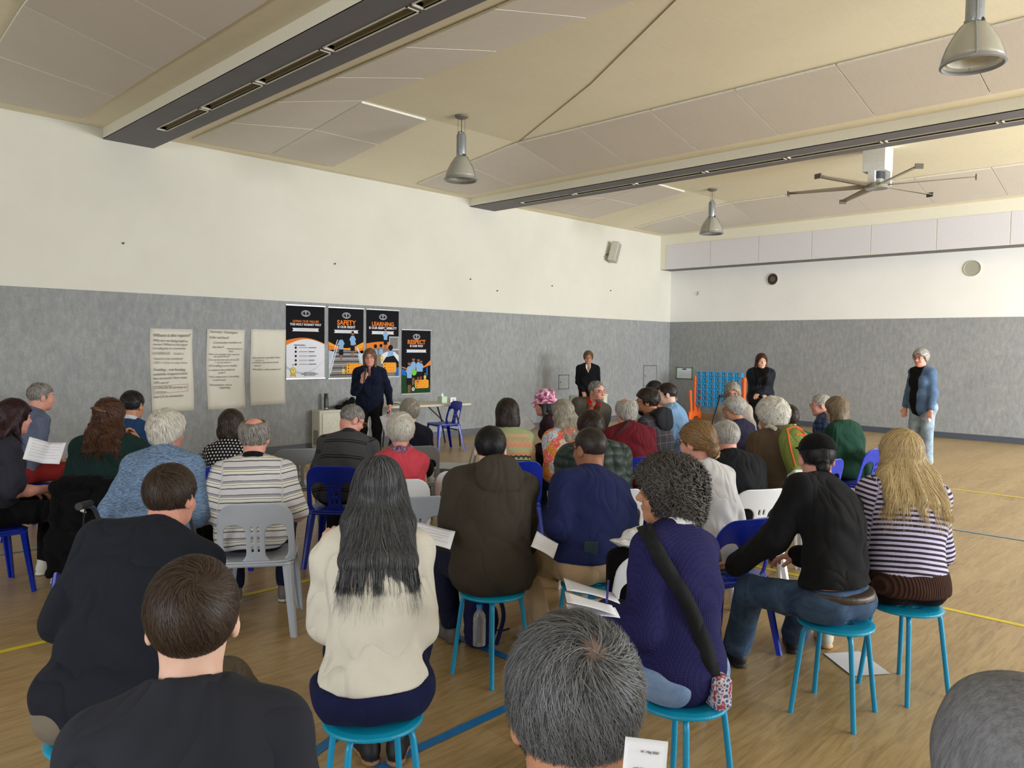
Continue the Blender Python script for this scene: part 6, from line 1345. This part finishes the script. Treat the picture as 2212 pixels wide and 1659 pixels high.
sheet_px(1277, 1274, 2.75, 0, -90, -16, .19, .17, 'printed white sheet with a pen held by the curly woman', curl=.01, lines=9)
for k_, (x, y) in enumerate([(1275, 1302), (1280, 1318)]): sheet_px(x, y, 2.60, 10, -88, -6+12*k_, .17, .12, ('upper', 'lower')[k_]+' folded white sheet between the curly woman\'s fingers', curl=.006, lines=0)
sheet_px(1392, 1665, .78, 0, -10, -7, .044, .06, 'small white printed sheet held beside the nearest grey head', curl=.001, lines=0)
tl = bpy.data.objects[[o.name for o in bpy.data.objects if o.get('label', '').startswith('small white printed sheet held')][0]]; _R = np.stack([cR, cU, -cF], 1)@rotz(math.radians(-7))@rotx(math.radians(-10))
for s_, dx_, dy_, sz_ in (('W - May 2026', -.006, .017, .0032), ('ovide, Western Re', -.012, .001, .0026), ('on for the Fo', -.014, -.004, .0026)):
    o = lettering(s_, 0, 0, 0, sz_, plain('print_dark_grey', (90, 90, 96), .7), tl, 'LEFT'); o.matrix_parent_inverse = Matrix.Identity(4); o.matrix_local = Matrix.Translation(Vector(_R@A(dx_, dy_, .0012))) @ Matrix([list(r) for r in _R]).to_4x4()
t = empty('paper', (4.295, 1.56, .004)); tag(t, 'white sheet lying on the floor by the turquoise stools at the right', 'paper'); V = [(4.30-4.295, .18, 0), (.185, .05, 0), (-.005, -.18, .0), (-.185, -.05, 0)]
V = [(x*1., y*1., .001) for x, y, z in V]; mesh_obj('sheet', V, [(0, 3, 2, 1)], SHEET, t, False).modifiers.new('s', 'SOLIDIFY').thickness = .001
t = empty('pen', at(1311, 1283, 2.60)); tag(t, 'dark blue pen held upright over the curly woman\'s sheet', 'pen'); MB().tube([(0, 0, -.03), (.005, 0, .03)], .004, 8).obj('barrel', [plain('pen_blue', (36, 38, 120), .3)], t, True); MB().tube([(.005, 0, .03), (.006, 0, .045)], .0045, 8).obj('cap', [plain('pen_blue_dark', (26, 28, 90), .3)], t, True)
def phone(name, c, R, label, col=(40, 60, 66)):
    t = empty(name, c); tag(t, label, 'phone'); b = MB(); w, h = .036, .075
    b.add([tuple(np.array(R)@A(x, y, z)) for x, y, z in [(-w, -h, -.004), (w, -h, -.004), (w, h, -.004), (-w, h, -.004), (-w, -h, .004), (w, -h, .004), (w, h, .004), (-w, h, .004)]], [(0, 3, 2, 1), (4, 5, 6, 7), (0, 1, 5, 4), (1, 2, 6, 5), (2, 3, 7, 6), (3, 0, 4, 7)]); b.obj('case', [plain('phone_case', col, .4)], t, bevel=.003)
P = PEOPLE['navy_tee_man']; Fp_ = P['topF']; PHP = None
def ray_hit(P, x, y, off=.0):
    F = P['topF']; Ri = rotz(-P['rz']); d = P['at'][2]-.7
    for _ in range(150):
        v = F.samp((Ri@(at(x, y, d)-P['loc']))[None])[0]
        if v < off: break
        d += max(.004, min(v, .1)*.6)
    return at(x, y, d)
PHP = ray_hit(P, 1275, 1180)-cF*.012-cU*.045
phone('phone', PHP, np.stack([cR, cU, -cF], 1)@rotz(-.05)@rotx(.2), 'dark phone sticking out of the khaki back pocket')
P = PEOPLE['cap_man']; phone('phone', world(P, P['J']['wr'][0]+A(-.02, .085, -.055)), rotz(P['rz']+.6)@rotx(-.25), 'teal phone under the capped man\'s hand on his knee', (36, 92, 96))
def strap(pts, w, mat, parent=None, th=.004, name='strap', nrm=None):   # flat webbing through world points
    pts = [A(*p) for p in bend(pts, .05, 4)]; V = []
    for i, p in enumerate(pts):
        t = pts[min(i+1, len(pts)-1)]-pts[max(i-1, 0)]; t /= np.linalg.norm(t); n = -cF if nrm is None else nrm; s = np.cross(t, n); s /= np.linalg.norm(s); V += [p-s*w/2, p+s*w/2]
    o = mesh_obj(name, V, [(2*i, 2*i+1, 2*i+3, 2*i+2) for i in range(len(pts)-1)], mat, parent); o.modifiers.new('s', 'SOLIDIFY').thickness = th; return o
def on_cloth(P, pts, off=.016):                          # lay pixel-aimed points onto a person's clothing
    F = P['topF']; out = []; Ri = rotz(-P['rz'])
    for x, y in pts:
        d = P['at'][2]-.6; hit = None
        for _ in range(120):
            p = Ri@(at(x, y, d)-P['loc']); v = F.samp(p[None])[0]
            if v < off: hit = at(x, y, d); break
            d += max(.004, v*.6)
        out.append(hit if hit is not None else (out[-1] if out else at(x, y, P['at'][2])))
    return out
# crossbody bag of the curly woman
BS = cloth('black_webbing', (30, 31, 33), .6); P = PEOPLE['curly_woman']; t = empty('shoulder_bag', (P['loc'][0], P['loc'][1], 0)); tag(t, 'black crossbody bag strap over the navy cardigan, bag at her hip', 'bag')
L0 = A(*P['loc'][:2], 0); ps = on_cloth(P, [(1400+x_, 1170+y_) for x_, y_ in zip(np.interp(np.linspace(0, 1, 17), [0, .22, .36, .50, .68, .86, 1], [-10, 25, 50, 78, 103, 123, 136]), np.linspace(-36, 270, 17))]); ps = [p-L0 for p in ps]; ps.append(at(1541, 1470, 2.72)-L0); strap(ps, .055, BS, t)
q = at(1543, 1485, 2.76)-L0; F = Field(q-.14, q+.14, .006); F.box(q, (.07, .035, .06), .02, rotz(P['rz']+1.2)); V, Q = F.mesh(); n_ = NT('patterned_pouch', .8); n_.base(n_.ramp(n_.vor(n_.coord(), 60), [(.3, srgb(70, 84, 130)), (.5, srgb(214, 214, 220)), (.7, srgb(150, 60, 80))])); mesh_obj('pouch', V, Q, n_.m, t)
# strap across the maroon shirt
P = PEOPLE['maroon_man']; t = empty('shoulder_strap', (P['loc'][0], P['loc'][1], 0)); tag(t, 'thin dark bag strap across the back of the maroon shirt', 'strap'); L0 = A(*P['loc'][:2], 0)
strap([p-L0 for p in on_cloth(P, [(1366, 905), (1352, 920), (1335, 938), (1318, 956), (1308, 972)])], .035, cloth('brown_strap', (58, 40, 40)), t)
# green and orange backpack
P = PEOPLE['backpack_woman']; J = P['J']; t = empty('backpack', P['loc'], P['rz']); tag(t, 'green backpack with orange piping worn over a brown coat', 'backpack'); B2 = J['R2']; c = J['che']+B2@A(.0, -.215, .0)
F = Field(c-.30, c+.30, .0085); F.ell(c, (.120, .080, .205), B2, 0); F.box(c+B2@A(0, -.005, -.04), (.112, .055, .155), .04, B2, .03); F.ell(c+B2@A(0, -.055, -.06), (.085, .04, .11), B2, .012); V, Q = F.mesh(); mesh_obj('main_pack', V, Q, cloth('pack_green', (118, 132, 66), .7), t)
Fp = F
def on_pack(x, z, off=.004):
    p = c+B2@A(x, -.30, z); dr = B2@A(0, 1, 0)
    for _ in range(60):
        v = Fp.samp(p[None])[0]
        if v < off: break
        p = p+dr*min(max(v*.7, .003), .03)
    return p if np.linalg.norm(p-c) < .35 else c+B2@A(x, -.09, z)
ORP = plain('pack_orange', (226, 96, 44), .7)
for pts in ([(-.06, .15), (-.085, .07), (-.09, -.04), (-.085, -.15)], [(.01, .15), (.05, .12), (.065, .04), (.06, -.08), (.055, -.15)], [(-.06, .15), (0, .165), (.06, .14)], [(-.02, .09), (.04, .09), (.075, .05)]):
    MB().tube([on_pack(*p) for p in bend([(a, b_, 0) for a, b_ in pts], .04, 4) for p in [(p[0], p[1])]], .006, 6).obj('piping', [ORP], t, True)
for x, z in ((.05, .03), (.06, -.02)): MB().tube([on_pack(x-.025, z-.004, .006), on_pack(x+.02, z+.008, .006)], .007, 6).obj('pull_tab', [plain('tab_white', (226, 226, 222), .5)], t, True)
F = Field(c-.3, c+.3, .009); F.box(c+B2@A(0, -.005, -.195), (.108, .06, .025), .018, B2); V, Q = F.mesh(); mesh_obj('base_panel', V, Q, plain('pack_white', (220, 220, 222), .7), t)
for s in (-1, 1): MB().tube(bend([c+B2@A(s*.08, .07, .20), c+B2@A(s*.09, .13, .26), c+B2@A(s*.10, .26, .22), c+B2@A(s*.13, .34, .05)], .05), .016, 8).obj('shoulder_strap', [plain('strap_cream', (206, 200, 188), .8)], t, True)
# scarf of the coral vest woman
P = PEOPLE['pink_vest_woman']; J = P['J']; F = Field(J['nek']-.16, J['nek']+.16, .008); c = J['nek']+A(0, .0, .02)
for a in np.linspace(0, 6.28, 14): F.ell(c+A(.062*math.cos(a), .068*math.sin(a), .012*math.sin(a*3)), (.036, .036, .030), None, .02)
V, Q = F.mesh(); V = V+vnormals(V, Q)*(folds(V.astype(float), 3, 4.)*.006)[:, None]; n_ = NT('purple_scarf', .9); n_.base(n_.ramp(n_.noise(n_.coord(), 55, 4, .7), [(.38, srgb(60, 40, 66)), (.5, srgb(120, 82, 116)), (.62, srgb(170, 140, 160))])); mesh_obj('scarf', V, Q, n_.m, P['root'])
# lapels of jackets are read from the collar meshes; hair clips and pushed-up glasses
P = PEOPLE['light_blue_man']; J = P['J']; c, R = J['Hc'], J['RH']; b = MB()
for s in (-1, 1): b.tube([c+R@A(s*.03+.022*math.cos(a), .085+.012*math.sin(a), .105+.012*math.sin(a)) for a in np.linspace(0, 6.28, 13)], .002, 6); b.tube([c+R@A(s*.055, .085, .105), c+R@A(s*.085, -.02, .06)], .002, 6)
b.obj('glasses', [GLK], P['root'], True)
P = PEOPLE['wavy_woman']; J = P['J']; c, R = J['Hc'], J['RH']; F = Field(c-.2, c+.2, .007)
F.ell(c+R@A(.0, -.125, .05), (.05, .03, .018), R@roty(.3), 0).ell(c+R@A(-.07, -.085, .06), (.025, .015, .012), R, .01); V, Q = F.mesh(); mesh_obj('hair_clip', V, Q, plain('tortoise_clip', (86, 58, 40), .35, var=.4, scale=40), P['root'])
P = PEOPLE['bun_woman']; J = P['J']; c, R = J['Hc'], J['RH']; b = MB()
for k in range(5): b.tube([c+R@A(.035-.004*k, -.135+.006*k, -.06-.008*k), c+R@A(.050, -.12, -.05-.008*k)], .003, 6)
b.obj('hair_clip', [plain('gold_clip', (190, 160, 110), .4)], P['root'], True)
# navy rucksack and water bottle under the olive man's stool
p = floor_at(1032, 1390); t = empty('rucksack', (p[0], p[1], 0), math.radians(50)); tag(t, 'navy rucksack standing on the floor under the olive man\'s stool', 'bag')
F = Field((-.2, -.2, 0), (.2, .2, .5), .009); F.box((0, 0, .20), (.12, .08, .20), .06).ell((0, -.06, .13), (.10, .06, .11), None, .02).ell((.0, 0, .36), (.10, .07, .07), None, .03); F.D = np.maximum(F.D, (.003-F.pos()[2]+0*F.pos()[0]+0*F.pos()[1]).astype(np.float32))
V, Q = F.mesh(); V = V+vnormals(V, Q)*(folds(V.astype(float), 1, 2.)*.006)[:, None]; V[:, 2] = np.maximum(V[:, 2], .002); mesh_obj('pack_body', V, Q, cloth('rucksack_navy', (30, 34, 70), .7), t)
MB().tube(bend([(-.06, -.09, .36), (-.09, -.15, .2), (-.10, -.10, .03)], .06), .012, 8).obj('shoulder_strap', [cloth('rucksack_navy', (30, 34, 70), .7)], t, True); MB().tube(bend([(.10, -.08, .06), (.14, -.14, .015), (.19, -.2, .012)], .03), .006, 6).obj('loose_strap', [cloth('rucksack_navy', (30, 34, 70), .7)], t, True)
b0 = world(PEOPLE['olive_man'], (0, 0, 0)); p2 = at(1036, 1305, 3.93); t = empty('water_bottle', (p2[0], p2[1], p2[2]-.13)); tag(t, 'clear water bottle with blue cap in the rucksack side pocket', 'bottle')
n_ = NT('clear_plastic', .08, 0, .5); n_.base((.86, .9, .95)); n_.b.inputs['Transmission Weight'].default_value = .8; n_.b.inputs['Alpha'].default_value = .55; MB().lathe([(.001, -.08), (.032, -.08), (.033, .02), (.031, .03), (.033, .04), (.030, .075), (.014, .10), (.013, .112)], 20).obj('bottle_body', [n_.m], t, True)
MB().lathe([(.016, .11), (.016, .13), (.001, .132)], 16).obj('cap', [plain('cap_blue', (40, 130, 214), .4)], t, True)
# black coat over the chair of the wavy-haired woman
P = PEOPLE['wavy_woman']; t = empty('draped_coat', P['loc'], P['rz']); tag(t, 'black coat and bag draped over the back of a blue chair', 'coat')
F = Field((-.32, -.5, .05), (.32, -.1, .92), .013); F.box((0, -.345, .56), (.20, .035, .24), .03).ell((0, -.34, .79), (.20, .06, .05), None, .04).ell((-.05, -.37, .35), (.17, .06, .18), None, .05).cap((.15, -.36, .7), (.20, -.38, .30), .05, .035, .04)
F.cap((-.17, -.36, .6), (-.21, -.38, .2), .04, .03, .04); V, Q = F.mesh(); V = V+vnormals(V, Q)*(folds(V.astype(float), 5, 1.8)*.016)[:, None]; mesh_obj('coat_body', V, Q, cloth('coat_black', (12, 12, 14), .8), t)
MB().tube([(.0, -.415, .64), (.012, -.42, .62), (.03, -.418, .60)], [.012, .016, .004], 8).obj('tag', [plain('tab_white', (226, 226, 222), .5)], t, True)
# walking frame under the marled cardigan woman
P = PEOPLE['marled_woman']; t = empty('rollator', P['loc'], P['rz']); tag(t, 'black and steel rollator the marled cardigan woman sits on', 'walker'); STL = plain('frame_steel', (96, 104, 110), .3, .8); RB = plain('rubber_black', (18, 18, 20), .6)
MB().rbox((-.19, -.17, .425), (.19, .15, .45), .03).obj('seat', [RB], t, bevel=.006)
for s in (-1, 1):
    MB().tube(bend([(s*.255, .22, .08), (s*.25, .05, .45), (s*.25, -.20, .80), (s*.25, -.34, .83)], .06), .0125, 10).obj('side_tube', [STL], t, True)
    MB().tube([(s*.25, -.28, .10), (s*.25, -.14, .45), (s*.25, .02, .52)], .0125, 10).obj('rear_tube', [STL], t, True); MB().tube([(s*.25, -.24, .825), (s*.25, -.38, .835)], [.019, .021], 10).obj('handle_grip', [RB], t, True)
    MB().tube(bend([(s*.25, -.30, .82), (s*.265, -.30, .72), (s*.265, -.25, .3)], .06), .004, 6).obj('brake_cable', [RB], t, True)
    for yy, r_ in ((.22, .085), (-.28, .085)):
        b = MB().lathe([(r_-.012, -.012), (r_, -.012), (r_, .012), (r_-.012, .012), (.02, .008), (.02, -.008), (r_-.012, -.012)], 24); b.V = [(z+s*.255, y+yy, x+r_+.001) for x, y, z in b.V]; b.obj('wheel', [RB], t, True)
MB().tube([(-.25, .02, .42), (.25, .02, .42)], .010, 8).obj('cross_bar', [STL], t, True); MB().tube(bend([(-.24, -.28, .70), (-.2, -.36, .72), (.2, -.36, .72), (.24, -.28, .70)], .08), .014, 8).obj('back_strap', [RB], t, True)
# walking stick, white cap on a black bag, green strap
a = at(1556, 848+8, 7.0); b_ = at(1538, 918, 7.0); t = empty('walking_stick', (b_[0], b_[1], 0)); tag(t, 'thin black walking stick leaning by the grey-haired woman in navy', 'cane'); MB().tube([(a[0]-b_[0], a[1]-b_[1], a[2]), (0, 0, b_[2]), (-(a[0]-b_[0])*.9, -(a[1]-b_[1])*.9, .004)], .009, 8).obj('shaft', [RB], t, True)
MB().tube([(a[0]-b_[0]-.02, a[1]-b_[1], a[2]), (a[0]-b_[0]+.06, a[1]-b_[1]-.05, a[2]+.012)], .013, 8).obj('handle', [RB], t, True)
p = at(1376, 1150, 3.75); chair('w', p[0], p[1], 62, 'white plastic chair behind the curly woman\'s face, carrying a black bag')
t = empty('tote_bag', (p[0], p[1], .448)); tag(t, 'black bag standing on the white chair left of the curly woman', 'bag'); F = Field((-.2, -.2, -.01), (.2, .2, .35), .01); F.box((0, 0, .15), (.13, .11, .15), .05).ell((.02, 0, .25), (.12, .10, .05), None, .03); F.D = np.maximum(F.D, (-F.pos()[2]+0*F.pos()[0]+0*F.pos()[1]).astype(np.float32)); V, Q = F.mesh(); mesh_obj('bag_body', V, Q, cloth('coat_black', (12, 12, 14), .8), t)
MB().tube(bend([(-.08, -.09, .24), (-.09, -.12, .36), (.06, -.12, .36), (.07, -.09, .24)], .05), .008, 8).obj('handle', [RB], t, True)
t = empty('white_sunhat', (p[0], p[1], .448+.298)); tag(t, 'crumpled white cotton hat on top of the black bag', 'hat'); F = Field((-.16, -.16, -.02), (.16, .16, .16), .0075); F.ell((.02, 0, .045), (.085, .08, .055), None, 0).ell((-.03, .01, .02), (.12, .11, .018), roty(.25), .02); F.ell((.045, -.04, .02), (.03, .03, .02), None, -.01); F.D = np.maximum(F.D, (.002-F.pos()[2]+0*F.pos()[0]+0*F.pos()[1]).astype(np.float32))
V, Q = F.mesh(); V = V+vnormals(V, Q)*(folds(V.astype(float), 6, 3.)*.008)[:, None]; V[:, 2] = np.maximum(V[:, 2], .002); mesh_obj('hat_body', V, Q, cloth('white_cotton', (220, 220, 222)), t)
p = floor_at(905, 1362, .02); t = empty('fabric_strap', (at(908, 1345, 2.75))); tag(t, 'sage green looped strap hanging beside the cream sweater', 'strap'); o0 = at(908, 1345, 2.75)
strap([at(x, y, 2.75)-o0 for x, y in [(885, 1340), (892, 1362), (925, 1362), (931, 1335), (912, 1310)]], .035, cloth('sage_webbing', (98, 140, 96)), t)
# belt and bare back of the capped man
P = PEOPLE['cap_man']; J = P['J']; F = Field(J['pel']-.3, J['pel']+.3, .008); F.ell(J['pel']+A(0, -.018, .02), (.193, .156, .13), J['R1'], 0); X, Y, Z = F.pos()
F.D = np.maximum(F.D, np.abs(Z-(J['pel'][2]+.058+Y*.12))-.017+0*X).astype(np.float32); V, Q = F.mesh(); mesh_obj('belt', V, Q, plain('belt_brown', (62, 50, 42), .4), P['root'])
# black shoe at the bottom left
shp = floor_at(620, 1650)

P = PEOPLE['denim_woman']; w = world(P, P['J']['wr'][0]+A(.0, .03, -.13)); t = empty('crumpled_tissue', w); tag(t, 'crumpled white tissue in the denim-jacketed woman\'s lowered hand', 'tissue')
F = Field((-.07, -.07, -.07), (.07, .07, .07), .005); F.ell((0, 0, 0), (.032, .028, .03), None, 0).ell((.02, .01, -.02), (.022, .02, .025), None, .01); V, Q = F.mesh(); V = V+vnormals(V, Q)*(folds(V.astype(float), 2, 9.)*.006)[:, None]; mesh_obj('tissue', V, Q, SHEET, t)

# ------------------------------------------------------------------ pieces that belong to a part
SUB = dict(handwriting='sheet', marker_box='sheet', lettering='sheet', crest='sheet', printed_artwork='sheet', print='sheet', badge='front_panel', lock='panel', socket_holes='plate', hanger_plate='mount_box', printed_text='notice_paper',
           ring_column='board', side_rail='board', piping='main_pack', pull_tab='main_pack', base_panel='main_pack', eyes='body', collar='shirt', belt='trousers', louvre='frame', grille='cabinet', tissue='box', mark='box', tag='coat_body', seat_apron='seat', hair_clip='hair', cross_bar='tabletop', base_ring='bottle_body', frame_rib='bell_shade', rim='bell_shade', side_rod='gear_housing', outlet_grille='casing', side_slots='casing')
bn = lambda o: o.name.rsplit('.', 1)[0] if o.name[-4:-3] == '.' and o.name[-3:].isdigit() else o.name
for root in [o for o in bpy.data.objects if o.parent is None and o.type == 'EMPTY']:
    kids = list(root.children); by = {}
    for k in kids: by.setdefault(bn(k), k)
    for k in kids:
        t = by.get(SUB.get(bn(k), '-'))
        if len([q for q in kids if bn(q) not in SUB or by.get(SUB[bn(q)]) is None]) < 2: continue
        if t is not None and t is not k and t.matrix_basis == Matrix.Identity(4): k.parent = t
    bl = [k for k in kids if bn(k) == 'blade']; tp = [k for k in kids if bn(k) == 'blade_tip']
    for a_, b_ in zip(bl, tp): b_.parent = a_
